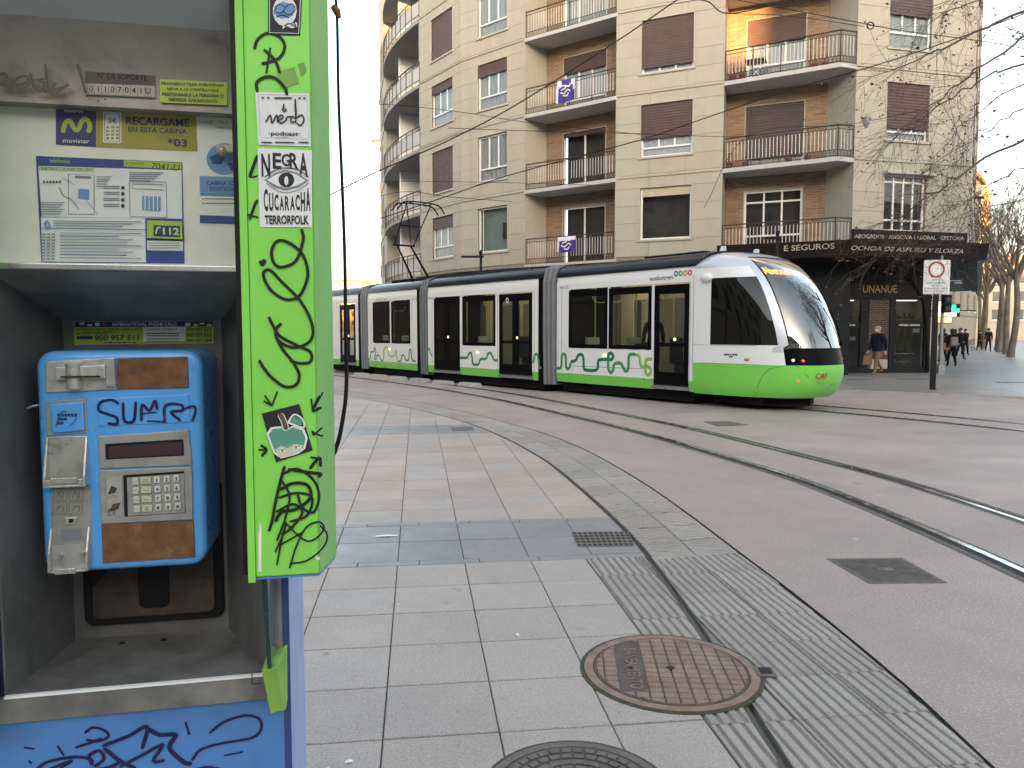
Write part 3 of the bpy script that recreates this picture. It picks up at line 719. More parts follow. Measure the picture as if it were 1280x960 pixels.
# notice panel, ledge, glazing
NP = K(MB().box(XO0-.03, XR+.02, .002, .02, zI0, zI1+.03), 'notice_panel', 'kiosk_panel')
K(MB().box(XO0-.03, XR+.004, -.022, .02, zI0-.011, zI0), 'ledge', 'alu_bright', bevel=.002)
d = onp(0.002, NP)
d.quad('print_purple', [(70, 181), (120, 184), (120, 136), (70, 133.5)]); d.quad('print_olive', [(120, 184), (247, 189.5), (245, 141), (120, 136)])
d.quad('paper_aged', [(129, 178), (152, 179), (152, 141), (129, 140)]); d.line('print_grey', [(131, 176), (150, 177), (150, 143), (131, 142), (131, 176)], .0016)
d.txt('print_navy', '5€', 136, 148, 146, 154, 0, .02)
for i in range(4):
    for j in range(3): d.rect('print_olive', 133+6*j, 158+4.5*i, 137+6*j, 161+4.5*i)
mlogo = [(79, 166), (82, 155), (87, 151), (91, 157), (95, 163), (99, 161), (102, 154), (106, 149), (111, 152), (113, 160), (110, 166)]
d.line('print_lime', mlogo, .0075, True); d.txt('paper_aged', 'movistar', 79, 173.5, 112, 178.5, 1, .005); d.txt('paper_aged', 'movi', 81, 136.5, 104, 140.5, 1)
d.txt('print_navy', 'RECARGAME', 158, 146, 237, 156, 3, .02); d.txt('print_navy', 'EN ESTA CABINA', 161, 158.5, 234, 165, 3, .01)
d.txt('print_navy', '*03', 210, 173, 234, 183, 1, .02); d.txt('print_grey', 'marcando', 195, 168, 214, 171.5, 1)
d.done('recharge_sign')
for mm in ('a',):
    d = onp(0.002, NP)
    d.quad('print_blue', [(52, 328), (231, 329.5), (228, 203), (45, 195)]); d.quad('paper_aged', [(52.5, 271), (228, 273.5), (227, 213), (48, 207.5)])
    d.quad('paper_aged', [(53, 327), (182.5, 328), (181.5, 273), (51.5, 271.8)]); d.quad('paper_aged', [(184, 313), (229, 314), (229, 301.5), (184, 300.5)])
    d.quad('print_lime', [(155, 208), (227, 212), (227, 203.8), (155, 200.5)]); d.txt('print_black', '7041-U', 189, 203.5, 224, 211.5, 2, .0, .15); d.txt('print_black', 'Nº DE SOPORTE', 158, 203, 180, 205.5, 1)
    d.quad('print_palegreen', [(49, 213.5), (119, 216), (119, 210.5), (49, 208)]); d.txt('print_lime', 'telefonica', 62, 198, 88, 203, 1.2)
    d.txt('print_navy', 'INSTRUCCIONES DE USO', 52, 209, 116, 212.5, 1.5)
    # telephone drawings
    d.quad('white_print', [(88, 254), (117, 255), (117, 219), (88, 217.5)]); d.line('print_grey', [(86, 268), (86, 218), (118, 219), (118, 255), (118, 268), (86, 268)], .0014)
    d.quad('print_grey', [(94, 223), (114, 224), (114, 220.5), (94, 219.5)]); d.quad('print_sky', [(98, 249), (112, 250), (112, 237), (98, 236)])
    d.line('print_grey', [(74, 234), (80, 245), (90, 250), (99, 262)], .0016, True); d.line('print_black', [(108, 250), (122, 268)], .001); d.line('print_black', [(78, 222), (95, 232)], .001)
    d.line('print_grey', [(163, 271), (162, 226), (208, 228), (209, 272), (163, 271)], .0014); d.quad('print_sky', [(178, 263), (201, 264), (201, 246), (178, 245)])
    d.line('print_grey', [(166, 236), (204, 237.5), (204, 231), (166, 230), (166, 236)], .0012)
    for i in range(4):
        d.rect('paper_aged', 181+5.3*i, 245.5, 182.2+5.3*i, 263.5)
        d.rect('print_black', 152, 233+7.5*i, 156, 237+7.5*i); d.rect('print_grey', 130, 232.5+7.5*i, 150, 233.6+7.5*i); d.rect('print_grey', 130, 235+7.5*i, 150, 236+7.5*i)
    for i in range(6): d.rect('print_black', 54.5+4*i, 226.5, 57+4*i, 228.8)
    for i in range(5): d.rect('print_grey', 162, 215+2.6*i, 205-4*i, 216.1+2.6*i, .8); d.rect('print_grey', 121, 221+3*i, 140-2*i, 222+3*i)
    for i in range(6): d.rect('print_grey', 52, 253+2.9*i, 82-3*(i % 3), 254+2.9*i)
    d.line('print_sky', [(60, 276), (57, 281), (60, 285), (63, 281), (60, 276)], .003, True)
    for i in range(3): d.rect('print_grey', 68, 276+3*i, 178-12*i, 277.1+3*i, 1)
    d.line('print_blue', [(51.5, 285.5), (182, 287.5)], .002)
    for i in range(9):
        y = 291+3.9*i; d.rect('print_blue' if i % 3 == 1 else 'print_grey', 76, y, (178, 150, 168, 160)[i % 4], y+1.1, .8)
        for k in range(3): d.rect('print_grey', 54+6*k, y+1, 58+6*k, y+3)
    d.quad('print_lime', [(185, 298), (229, 299.5), (228.5, 277.5), (185, 276)]); d.quad('print_navy', [(193, 296), (226, 297), (226, 283), (193, 282)])
    d.txt('print_palegreen', '112', 205, 285, 225, 294, .4, .03); d.line('print_palegreen', [(196, 293), (198, 286), (202, 285)], .003, True)
    for i in range(3): d.rect('print_grey', 187, 304+3*i, 226, 305+3*i)
    d.done('instruction_sheet')
    d = onp(0.002, NP)
    d.quad('paper_aged', [(250, 281), (312, 284), (312, 148), (248, 143)]); d.quad('print_sky', [(250, 250), (312, 252), (312, 222), (249.5, 220)])
    d.quad('paper_aged', [(250.3, 280.5), (311, 283), (311, 247), (250, 245)])
    globe = [(281+23*math.cos(R(a)), 199+20*math.sin(R(a))) for a in range(0, 360, 20)]
    d.quad('print_sky', globe[::-1])
    for pts in ([(262, 196), (272, 192), (281, 197), (276, 206), (266, 205)], [(284, 204), (296, 203), (298, 211), (289, 214)], [(290, 188), (300, 190), (300, 196), (292, 195)]): d.quad('print_blue', pts[::-1])
    d.txt('print_navy', 'CABINA SOLIDARIA', 259, 226.5, 318, 231.5, 1, .015); d.txt('print_navy', 'ELKARTASUN', 262, 233.5, 292, 238.5, .6, .01, .2)
    for i, y in enumerate((242, 248, 253.5)):
        d.rect('print_navy', 253, y, 254.5, y+1.6); d.rect('print_grey', 256.5, y, 300, y+1.3, .5)
    d.txt('print_grey', 'HAZ   TU', 250, 151, 284, 154.5, 1); d.txt('print_grey', 'HEMEN DUZU', 271, 158, 294, 161, 1)
    d.quad('print_blue', [(250, 279), (311, 281), (311, 271), (250, 269)])
    d.done('charity_poster')
hq = [B(271, 184, -.02), B(312, 182, -.02)]
K(MB().box(hq[0][0], hq[1][0]+.02, -.020, -.013, hq[1][1]-.012, hq[1][1]).ball((hq[0][0]+.008, -.018, hq[0][1]-.006), .009, 10), 'hinge', 'kiosk_steel', NP)
K(MB().box(XO0-.03, XR+.018, -.0165, -.0135, zI0+.001, zI1+.02), 'glazing', 'kiosk_glass')
# number strip above
zN2 = B(0, 17, -.085)[1]
prof = [(-.030-.055*(i/9)**3, zN0+(zN2-zN0)*i/9) for i in range(10)]
NS = K(MB().add([(x, y+dy, z) for x in (XO0-.03, XR+.02) for dy in (0, .04) for y, z in prof], [(i, i+1, 20+i+1, 20+i) for i in range(9)]+[(10+i, 10+i+1, 30+i+1, 30+i) for i in range(9)]+[(0, 10, 30, 20), (9, 19, 39, 29)]), 'number_strip', 'kiosk_strip', smooth=True)
zN1 = zN2
c_ = -.0345
nq = [(107, 118), (194, 122), (194, 94), (107, 88)]
K(MB().xz(Bq(nq, c_), c_, c_+.002), 'number_plate', 'phone_grey', NS)
d = onp(c_, NS); d.quad('marker_grey', [(107, 104), (194, 107), (194, 94), (107, 88)]); d.quad('kiosk_strip', [(109, 117), (193, 121), (193, 107.5), (109, 104.5)])
d.txt('kiosk_black', 'Nº DE SOPORTE', 122, 91, 184, 98, 3.3, .01)
for i, ch in enumerate('0110704 1U'.replace(' ', '')):
    d.txt('kiosk_black', ch, 112+8.9*i, 107.5+.35*i, 116.6+8.9*i, 114.5+.35*i, .1, .0); d.line('kiosk_black', [(109+9.1*i, 105+.35*i), (109+9.1*i, 117+.4*i)], .0008)
d.done('number_print')
K(MB().xz(Bq([(200, 128), (284, 131.5), (284, 103), (200, 99)], c_), c_, c_+.002), 'warning_label', 'print_lime', NS)
d = onp(c_-.0005, NS)
for i, s_ in enumerate(('PROHIBIDO FIJAR PUBLICIDAD', 'AJENA A LA CONTRATADA', 'RESPONSABLE LA PERSONA O', 'EMPRESA ANUNCIANTE')):
    y = 102.5+6.5*i; x0, x1 = ((202, 280), (208, 274), (203, 280), (211, 272))[i]; d.txt('print_navy', s_, x0, y, x1, y+4.2, 2.6, .015)
d.done('warning_print')
d = onp(-.0420, NS)
for pts in ([(-5, 96), (6, 92), (9, 100), (2, 106), (12, 108)], [(14, 110), (22, 98), (34, 96), (36, 106), (26, 113), (20, 108), (34, 104)], [(38, 92), (44, 110), (52, 114), (56, 104), (48, 102)], [(40, 101), (62, 98)], [(57, 80), (60, 112), (54, 114)], [(70, 104), (66, 112), (78, 110), (86, 106), (72, 116), (74, 122)], [(97, 80), (100, 90), (108, 118)]):
    d.line('marker_grey', pts, .0042, True)
for x, y in ((122, 126), (131, 124), (108, 120)): d.line('kiosk_black', [(x, y), (x+1.5, y+.6)], .0045)
d.done('graffiti_scrawl')
# canopy roof
ZT = zN1+.012
mk('hood_grey', (.42, .45, .47), .5, var=.06, dirt=.3, dcol=(.25, .26, .27), dscale=5)
K(MB().ext([(XO0-.03, -.084, ZT-.012), (XR+.02, -.084, ZT-.012), (XR+.02, -.17, ZT+.05), (XO0-.03, -.17, ZT+.05)], (0, .008, .01)), 'canopy_underside', 'hood_grey')
ZT += .06
K(MB().ext([(XO0-.10, -.15, ZT+.02), (XR+.10, -.15, ZT+.02), (XR+.10, -.12, ZT+.22), (XO0-.10, -.12, ZT+.22)], (0, .58, 0)), 'canopy', 'kiosk_green', bevel=.01)
# side columns: bent sheet, front face and flared flank
YC = -.14
xl, zlo = B(320, 722, YC); xr = B(402, 718, YC)[0]
xl2 = xl-.006
def column(sgn, det):
    f = (lambda x: x) if sgn > 0 else (lambda x: XR-x)
    zt = ZT+.02
    prof = [(xl, YC), (xr-.004, YC), (xr+.022, YC+.10), (xr+.006, YC+.10), (xr-.012, YC+.014), (xl, YC+.014)]
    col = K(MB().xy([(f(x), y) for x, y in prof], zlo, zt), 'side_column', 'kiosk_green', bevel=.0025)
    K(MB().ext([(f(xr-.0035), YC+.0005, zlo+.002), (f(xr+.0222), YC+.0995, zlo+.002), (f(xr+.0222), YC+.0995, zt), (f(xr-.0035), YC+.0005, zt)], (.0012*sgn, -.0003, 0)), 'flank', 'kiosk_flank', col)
    K(MB().xy([(f(x), y) for x, y in [(xl+.002, YC+.001), (xr-.004, YC+.001), (xr+.0215, YC+.10), (xl+.002, YC+.10)]], zlo-.004, zlo-.0005), 'column_foot', 'kiosk_blue', col)
    a, b = sorted((f(xl-.0005), f(xl-.0125)))
    K(MB().box(a, b, YC-.002, YC+.02, zlo-.008, zt), 'edge_trim', 'kiosk_green', col, bevel=.001)
    a, b = sorted((f(xl-.013), f(xl-.021)))
    K(MB().box(a, b, YC+.004, YC+.03, zlo+.004, zt), 'seal', 'kiosk_black', col)
    a, b = sorted((f(xl-.004), f(xl-.0035+.0115)))
    return col
CO = column(1, True); column(-1, False)
# bare patches where paint has gone
d = onp(YC, CO)
for q in ([(323, 715), (327, 714), (327, 660), (325, 652), (323, 672)], [(393, 690), (400, 697), (400, 700), (394, 699)], [(372, 80), (380, 78), (383, 88), (377, 96)], [(345, 90), (368, 84), (374, 104), (352, 112)]): d.quad('kiosk_panel' if q[0][0] in (323, 393) else 'kiosk_green_dull', q)
d.done('bare_patch')
# black marker graffiti on the column
d = onp(YC, CO)
Q = lambda pts, w=.0055: d.line('marker_black', pts, w*.9, True)
Q([(318, 62), (322, 50), (334, 42), (349, 46), (356, 58), (350, 72), (336, 78), (327, 80)]); Q([(330, 62), (344, 76), (350, 92)]); Q([(338, 60), (333, 92)])
Q([(322, 116), (321, 104), (331, 97), (344, 98), (356, 110), (359, 120)]); Q([(312, 222), (318, 205), (322, 194)]); Q([(314, 222), (322, 220)], .004); Q([(312, 275), (318, 258), (322, 250)], .005); Q([(309, 268), (323, 272)], .005)
Q([(325, 326), (328, 331), (332, 325)], .006); Q([(326, 330), (330, 324)], .005)
Q([(377, 286), (379, 300), (370, 326), (352, 334), (342, 328), (340, 312), (348, 301), (362, 304), (378, 318), (385, 340), (381, 358), (372, 372), (356, 374), (340, 364), (331, 350), (330, 340), (338, 338), (352, 352), (372, 372), (384, 390), (391, 410), (388, 426), (372, 434), (358, 432), (347, 424), (345, 412), (352, 404)])
Q([(336, 396), (341, 406), (350, 420), (372, 432), (388, 440), (388, 452), (374, 454), (362, 450)]); Q([(346, 424), (356, 440), (366, 452), (374, 468), (370, 481), (356, 483), (340, 472), (330, 460), (324, 450)])
for a, b, c2 in (((331, 494), (340, 507), (347, 489)), ((389, 498), (391, 513), (404, 490)), ((390, 538), (392, 544), (403, 534)), ((390, 539), (402, 545), (404, 544))): Q([a, b], .005); Q([b, c2], .005)
Q([(330, 501), (340, 507)], .005); Q([(400, 494), (391, 513), (402, 509)], .005); Q([(326, 556), (333, 562), (327, 570)], .005); Q([(323, 562), (333, 562)], .005)
Q([(387, 586), (399, 572), (401, 583)], .006); Q([(388, 571), (400, 573)], .006); Q([(360, 586), (386, 590), (401, 592), (398, 596)], .006)
d.done('graffiti_tag')
d = onp(YC-.0015, CO)
Q2 = lambda pts, w=.006: d.line('marker_black', pts, w*.62, True)
Q2([(356, 582), (350, 604), (344, 630), (340, 652), (336, 664)], .008); Q2([(354, 592), (372, 586), (392, 600), (399, 620), (392, 640), (378, 634), (372, 618)], .007); Q2([(350, 612), (366, 604), (384, 606), (388, 622), (370, 636), (352, 640), (344, 652)], .009)
Q2([(348, 622), (372, 616), (390, 622), (384, 644), (362, 652)], .007); Q2([(345, 640), (366, 630), (378, 640), (364, 660), (352, 668)], .007); Q2([(352, 600), (362, 620), (356, 650), (346, 676)], .006)
Q2([(344, 690), (354, 668), (358, 652), (352, 676), (346, 706)], .005); Q2([(358, 654), (372, 668), (384, 676), (396, 672), (405, 660), (398, 652), (382, 660), (370, 684), (364, 704), (362, 710)], .005); Q2([(348, 682), (366, 672), (380, 664)], .005)
Q2([(362, 704), (384, 700), (404, 684), (409, 668), (400, 656)], .005)
d.done('graffiti_scribble')
# side glass, its clamp, body
glq = [(xl+.01, YC+.02, zlo), (B(337, 834, -.06)[0], -.06, B(337, 834, -.06)[1]), (XR+.03, .12, ZSH-.02), (XR+.03, .12, zlo)]
K(MB().ext(glq, (.005, .001, 0)), 'side_glass', 'side_glass')
K(MB().tube([(glq[0][0], glq[0][1], glq[0][2]), glq[1]], .0042, 6), 'glass_edge', mk('glass_edge', (.01, .045, .035), .2) or 'glass_edge')
bz = B(335, 893, -.05)[1]; bt = B(337, 835, -.06)[1]
xb = B(361, 800, .0)[0]; x0 = B(327, 840, -.06)[0]
for f in ((lambda x: x), (lambda x: XR-x)):
    K(MB().add([(f(q[0]), q[1], q[2]) for q in [(x0, -.062, bt-.002), (x0+.026, -.062, bt+.0), (x0+.012, -.05, bz), (x0+.040, -.045, bz+.002), (x0+.004, -.012, bt+.006), (xb-.002, -.004, bt+.020), (x0+.02, -.012, bz+.004), (xb-.004, -.004, bz+.004)]],
           [(0, 1, 3, 2), (1, 5, 7, 3), (0, 4, 5, 1), (2, 3, 7, 6), (4, 6, 7, 5), (0, 2, 6, 4)]), 'glass_clamp', 'kiosk_green_dull', bevel=.002)
xb = B(361, 800, .0)[0]
K(MB().box(XR+.003, xb-.0112, .0045, .03, 0, ZT), 'side_post', 'kiosk_strip')
K(MB().box(xb-.009, xb, .004, .45, .02, ZT).box(XR-xb, XR-xb+.009, .004, .45, .02, ZT), 'side_wall', 'kiosk_pale_blue')
K(MB().box(xb-.0105, xb+.0015, .000, .0038, .02, ZT-.05), 'corner_trim', 'kiosk_navy')
K(MB().box(XR-xb+.010, xb-.010, .26, .45, .02, ZT), 'rear_wall', 'kiosk_blue')
LP = K(MB().box(XR-xb+.001, xb-.0108, .0, .02, .04, zl-.002), 'lower_panel', 'kiosk_blue', bevel=.002)
K(MB().box(XR-xb-.02, xb+.02, -.02, .47, -.02, .04), 'plinth', 'kiosk_steel_dark')
d = onp(.0, LP)
N_ = lambda pts, w=.006: d.line('marker_navy', pts, w, True)
N_([(30, 934), (44, 936)], .005); N_([(36, 951), (40, 954)], .006); N_([(72, 932), (80, 944)]); N_([(45, 962), (60, 952), (90, 946), (112, 948), (116, 956)]); N_([(50, 966), (90, 950), (72, 962)], .005)
N_([(106, 916), (116, 909), (130, 912), (136, 920), (122, 926), (108, 924)], .005); N_([(94, 934), (118, 926), (128, 922)], .005); N_([(116, 956), (112, 944), (124, 938), (130, 948), (118, 958)], .006); N_([(128, 932), (160, 920), (184, 908), (178, 936)], .007); N_([(184, 910), (200, 918), (220, 918), (212, 934), (230, 952), (240, 954)], .008); N_([(130, 934), (150, 950), (170, 960)], .007)
N_([(150, 958), (180, 942), (204, 930), (192, 950), (206, 950)], .006); N_([(232, 902), (237, 918)], .006); N_([(262, 916), (280, 902), (306, 894), (324, 898), (326, 912), (314, 922), (280, 928), (252, 936), (240, 950)], .005); N_([(280, 944), (304, 939)], .005); N_([(240, 962), (262, 958), (286, 964)], .005); N_([(60, 968), (130, 960), (150, 952)], .007)
d.done('graffiti_tag')
# hanging cable behind the column
cab = crom([AT(px, py, dz) for px, py, dz in ((415, -40, 1.42), (421, 18, 1.42), (423, 120, 1.43), (428, 240, 1.44), (431, 330, 1.45), (432, 420, 1.45), (433, 480, 1.46), (429, 520, 1.46), (420, 560, 1.47), (400, 600, 1.5))], 5)
MB().tube(cab, [.0024+.0022*(i/(len(cab)-1)) for i in range(len(cab))], 7).build('cable', MT['rubber'], KI, smooth=True)
MB().tube([AT(416, 8, 1.42), AT(421, 14, 1.42), AT(424, 22, 1.42)], [.005, .007, .004], 8).build('cable_clip', MT['rust'], KI, smooth=True)

# stickers on the column
def sticker(q, mat, label):
    o = MB().xz(Bq(q, YC-.0016), YC-.0016, YC-.0004).build('sticker', MT[mat], None, KF); tag(o, label, 'sticker', 'stickers on the green kiosk column'); return o
def on_st(o):
    d = onp(YC-.0018, o); return d
s1 = sticker([(335, 43), (375, 44), (378, -12), (335, -14)], 'print_black', 'black and white cloud sticker at the top of the green column'); d = on_st(s1)
d.line('white_print', [(337, 41), (373.5, 42), (376, -10), (337, -12), (337, 41)], .0012); d.quad('white_print', [(338+18+15*math.cos(R(a)), 14+19*math.sin(R(a))) for a in range(0, 360, 24)][::-1]); d.quad('print_sky', [(342, 18), (352, 24), (366, 20), (368, 8), (354, 2), (343, 8)])
for p in ([(343, 14), (349, 6), (356, 11), (350, 17), (343, 14)], [(356, 10), (364, 5), (369, 12), (362, 19), (354, 15)], [(345, 22), (353, 19), (362, 23)], [(358, 1), (362, -3), (368, 0)], [(355, 33), (362, 30), (370, 34), (367, 28)]): d.line('print_black', p, .0016, True)
d.quad('white_print', [(353, 37), (358, 33), (365, 36), (372, 34), (371, 28), (362, 31), (354, 31)]); d.done('cloud_print')
s2 = sticker([(323, 181), (389, 183), (386, 117), (319, 115)], 'white_print', 'white square podcast sticker with brush lettering'); d = on_st(s2)
d.line('print_grey', [(326, 172), (386, 174), (383.5, 120), (322.5, 118), (326, 172)], .0006)
for p in ([(332, 153), (338, 144), (340, 154), (346, 144), (347, 153)], [(348, 151), (354, 147), (351, 144), (347, 150), (352, 154), (357, 151)], [(357, 152), (359, 147), (364, 146)], [(370, 152), (364, 153), (365, 146), (370, 146), (369, 124), (370, 154)], [(370, 148), (377, 144), (380, 150), (376, 157), (371, 154)], [(352, 137), (358, 136)], [(355, 130), (354, 139), (359, 138)]): d.line('print_black', p, .0024, True)
d.txt('print_black', '·podcast·', 336, 164, 375, 171, .8, .02); d.txt('print_black', 'eps podcaster', 346, 171.4, 362, 173, .3)
for x0, x1, y in ((327, 330, 121.5), (334, 337, 121.5), (343, 365, 121.8), (373, 376, 122), (379, 382, 122)): d.rect('print_black', x0, y, x1, y+2)
for x0, x1 in ((327, 340), (344, 368), (373, 386)): d.rect('print_black', x0, 177.2, x1, 178.8, .5)
d.done('podcast_print')
s3 = sticker([(325, 284), (390, 284), (390, 188), (322, 185)], 'white_print', 'white sticker with an eye and heavy black hand lettering'); d = on_st(s3)
for i, (x0, y0, y1) in enumerate(((327, 192, 221), (341, 191, 211), (352, 192, 208), (362, 191, 211), (374, 191, 221))):
    ch = 'NEGRA'[i]; a, b, t = B(x0, y1, YC-.0018), B(x0+11, y1, YC-.0018), B(x0, y0, YC-.0018); d.mb.setdefault('print_black', MB()).text(ch, a[0], a[1], b[0], t[1]-a[1], YC-.0019-.00002*i, bold=.03)
for i, ch in enumerate('CUCARACHA'):
    x0 = 330+6.6*i; y0 = (236, 241, 243, 245, 245, 245, 243, 240, 235)[i]; a, b, t = B(x0, 264-(abs(i-4) < 3), YC-.0018), B(x0+5.4, 264, YC-.0018), B(x0, y0, YC-.0018); d.mb['print_black'].text(ch, a[0], a[1], b[0], t[1]-a[1], YC-.0022-.00002*i, bold=.03)
d.txt('print_black', 'TERRORFOLK', 331, 269, 386, 280.5, .2, .03)
eye = [(331, 225), (344, 216), (357, 212), (372, 216), (386, 226), (373, 234), (357, 238), (343, 234)]
d.quad('print_grey', eye[::-1]); d.quad('white_print', [(334, 225), (346, 218), (357, 215), (370, 218), (382, 226), (371, 232), (357, 235), (346, 232)][::-1])
d.quad('print_black', [(358+10*math.cos(R(a)), 225+9.5*math.sin(R(a))) for a in range(0, 360, 24)][::-1]); d.quad('white_print', [(358+2.6*math.cos(R(a)), 226+6*math.sin(R(a))) for a in range(0, 360, 36)][::-1])
d.line('print_black', [(330, 222), (344, 213), (358, 210), (374, 213), (386, 222)], .0014, True); d.line('print_black', [(333, 229), (346, 238), (359, 241), (374, 237), (386, 229)], .0009, True)
d.done('eye_print')
s4 = sticker([(345, 578), (391, 563), (374, 505), (327, 517)], 'print_black', 'tilted black sticker of a green leafy head with half shut eyes'); d = on_st(s4)
leafy = [(339, 552), (336, 543), (341, 536), (352, 535), (359, 538), (366, 534), (378, 538), (382, 548), (379, 560), (371, 566), (352, 571), (344, 565)]
big = [(359+(x-359)*1.12, 553+(y-553)*1.12) for x, y in leafy]
d.quad('white_print', big[::-1]); d.quad('print_teal', leafy[::-1]); d.quad('print_skin', [(344, 562), (351, 557), (359, 560), (368, 555), (379, 556), (376, 563), (366, 569), (349, 572)][::-1])
for x, y in ((353, 563), (370, 559)): d.quad('white_print', [(x+4*math.cos(R(a)), y+2.3*math.sin(R(a))) for a in range(0, 360, 40)][::-1]); d.rect('print_black', x-1, y-.4, x+1, y+1.6); d.line('print_black', [(x-4.4, y-.6), (x+4.4, y-1.4)], .0012)
d.line('white_print', [(350, 517), (355, 527), (358, 538)], .010, True); d.line('print_brown', [(350, 517), (355, 527), (358, 537)], .0075, True); d.line('white_print', [(360, 528), (368, 518), (378, 524), (380, 534), (368, 531), (360, 528)], .0028, True)
d.quad('print_teal', [(361, 528), (368, 520), (377, 525), (378, 532), (368, 530)][::-1])
d.done('leafy_head_print')

# ================================================================== PAYPHONE
YF = .06
_a, _b, _c = B(43, 439, YF), B(249, 434, YF), B(56, 718, YF)
px0, px1, pz1, pz0 = _a[0], B(255, 560, YF)[0], _a[1], _c[1]
PH = thing('payphone', 'blue wall payphone with rusted plates and no handset', 'payphone', KF.w((px0+px1)/2, YF+.1, pz0), ang=R(12))
def P(mb, name, mat, parent=None, **kw): return mb.build(name, MT[mat], parent or PH, KF, **kw)
body = P(MB().xz(rrect(px0, px1, pz0, pz1, .030, 6), YF, YB), 'body', 'phone_blue', bevel=.012, bseg=4, smooth=True, angle=50)
def q(pxs, y0, y1, name, mat, parent=None, bevel=.0015): return P(MB().xz(Bq(pxs, y0), y0, y1), name, mat, parent, bevel=bevel)
Y0 = YF-.0015
cr = q([(57, 491), (146, 487), (144, 447), (57, 452)], YF-.004, YF+.006, 'card_reader', 'phone_steel')
q([(68, 476), (132, 473), (131, 456), (68, 459)], YF-.012, YF-.004, 'reader_mouth', 'phone_steel', cr, .002)
a, b = B(82, 486, YF-.012), B(101, 454, YF-.012)
P(MB().tube([((a[0]+b[0])/2, YF-.008, a[1]), ((a[0]+b[0])/2, YF-.008, b[1])], (b[0]-a[0])/2, 14), 'reader_bulge', 'phone_steel', cr, smooth=True)
a, b = B(75, 469, YF-.024), B(123, 471, YF-.024)
P(MB().box(a[0], b[0], YF-.0235, YF-.010, b[1]-.001, b[1]+.0016), 'card_slot', 'kiosk_black', cr)
q([(132, 483), (144, 484), (143, 448), (132, 456)], YF-.010, YF-.003, 'reader_wedge', 'phone_grey', cr)
q([(146.5, 487), (236, 485), (234, 445.5), (146, 448)], YF-.003, YF+.005, 'upper_rusted_plate', 'rust')
lab = q([(122, 533), (238, 528), (236, 493), (121, 498)], YF-.002, YF+.005, 'name_label', 'phone_blue')
d = onp(YF-.002, lab)
V = lambda pts, w=.0052: d.line('marker_navy', pts, w, True)
V([(149, 505), (140, 500), (126, 503), (124, 513), (136, 518), (146, 522), (146, 530), (135, 529)]); V([(154, 503), (155, 524), (162, 528), (168, 524), (170, 502)]); V([(177, 526), (178, 506), (187, 513), (194, 501), (197, 512)]); V([(176, 517), (196, 515)], .004); V([(184, 526), (208, 527)], .0045)
V([(206, 527), (207, 507), (226, 506), (228, 513), (214, 515), (226, 526)]); V([(232, 510), (243, 508), (244, 516), (240, 527)], .0045); V([(230, 512), (236, 508)], .004); V([(135, 529), (146, 531)], .005)
d.done('graffiti_tag')
fr = q([(58, 545), (110, 541), (107, 498), (57, 502)], YF-.003, YF+.006, 'badge_frame', 'phone_grey')
q([(65, 542), (106, 538), (104, 502), (62, 505)], YF-.008, YF-.003, 'badge', 'phone_blue', fr, .003)
d = onp(YF-.0082, fr)
for i, n in enumerate((6, 3, 2)):
    for k in range(n): d.rect('print_navy', 72+4.2*k, 517+5*i, 75.4+4.2*k, 520.4+5*i)
d.line('print_navy', [(70, 534), (76, 516), (84, 514)], .0012, True); d.line('print_navy', [(96, 516), (94, 526), (86, 533)], .0012, True); d.done('badge_print')
# upper cradle: open tray with side cheeks
uz0, uz1 = B(58, 607, YF)[1], B(60, 546, YF)[1]; ux0, ux1 = B(59, 580, YF)[0], B(111, 577, YF)[0]
up = P(MB().box(ux0, ux1, YF-.002, YF+.004, uz0, uz1), 'upper_cradle', 'phone_steel', bevel=.001)
for xx in (ux0, ux1-.004): P(MB().ext([(xx, YF-.002, uz1), (xx, YF-.002, uz0), (xx, YF-.026, uz0), (xx, YF-.024, uz0+.02)], (.004, 0, 0)), 'cradle_cheek', 'phone_steel', up, bevel=.001)
P(MB().box(ux0+.004, ux1-.004, YF-.026, YF-.002, uz0, uz0+.004).box(ux0+.004, ux1-.004, YF-.026, YF-.023, uz0+.004, uz0+.014), 'cradle_lip', 'phone_steel', up, bevel=.001)
P(MB().box(ux0+.014, ux1-.012, YF-.030, YF-.0265, uz0+.008, uz0+.018), 'hook_bar', 'phone_steel', up, bevel=.001)
ls = q([(66, 712), (115, 705), (113, 608), (63, 611)], YF-.002, YF+.005, 'coin_column', 'phone_grey')
d = onp(YF-.002, ls)
for i in range(2):
    for j in range(2):
        x, y = 67+20*j, 611+17*i; d.line('print_black', [(x, y), (x+17, y-1), (x+17, y+14), (x, y+15), (x, y)], .0007); d.line('print_black', [(x+4, y+11), (x+7, y+4), (x+9+2*j, y+10-3*i)], .0008, True); d.line('print_black', [(x+11, y+3), (x+13, y+8+i), (x+10, y+12)], .0007, True)
d.done('icons')
bq = q([(81, 656), (96, 655), (96, 646), (81, 647)], YF-.006, YF-.002, 'small_button', 'phone_steel', ls)
q([(86, 653.5), (91, 653), (91, 648.5), (86, 649)], YF-.007, YF-.006, 'button_mark', 'kiosk_black', ls, 0)
lx0, lx1 = B(64, 690, YF)[0], B(114, 690, YF)[0]; lz0, lz1 = B(67, 712, YF)[1], B(64, 660, YF)[1]
lo = P(MB().box(lx0+.003, lx1-.003, YF-.004, YF-.002, lz0, B(90, 680, YF)[1]), 'lower_cradle', 'phone_steel')
for x0 in (lx0, lx1-.004): P(MB().ext([(x0, YF-.002, lz1), (x0, YF-.002, lz0), (x0, YF-.022, lz0), (x0, YF-.02, lz0+.035)], (.004, 0, 0)), 'cradle_cheek', 'phone_steel', lo, bevel=.001)
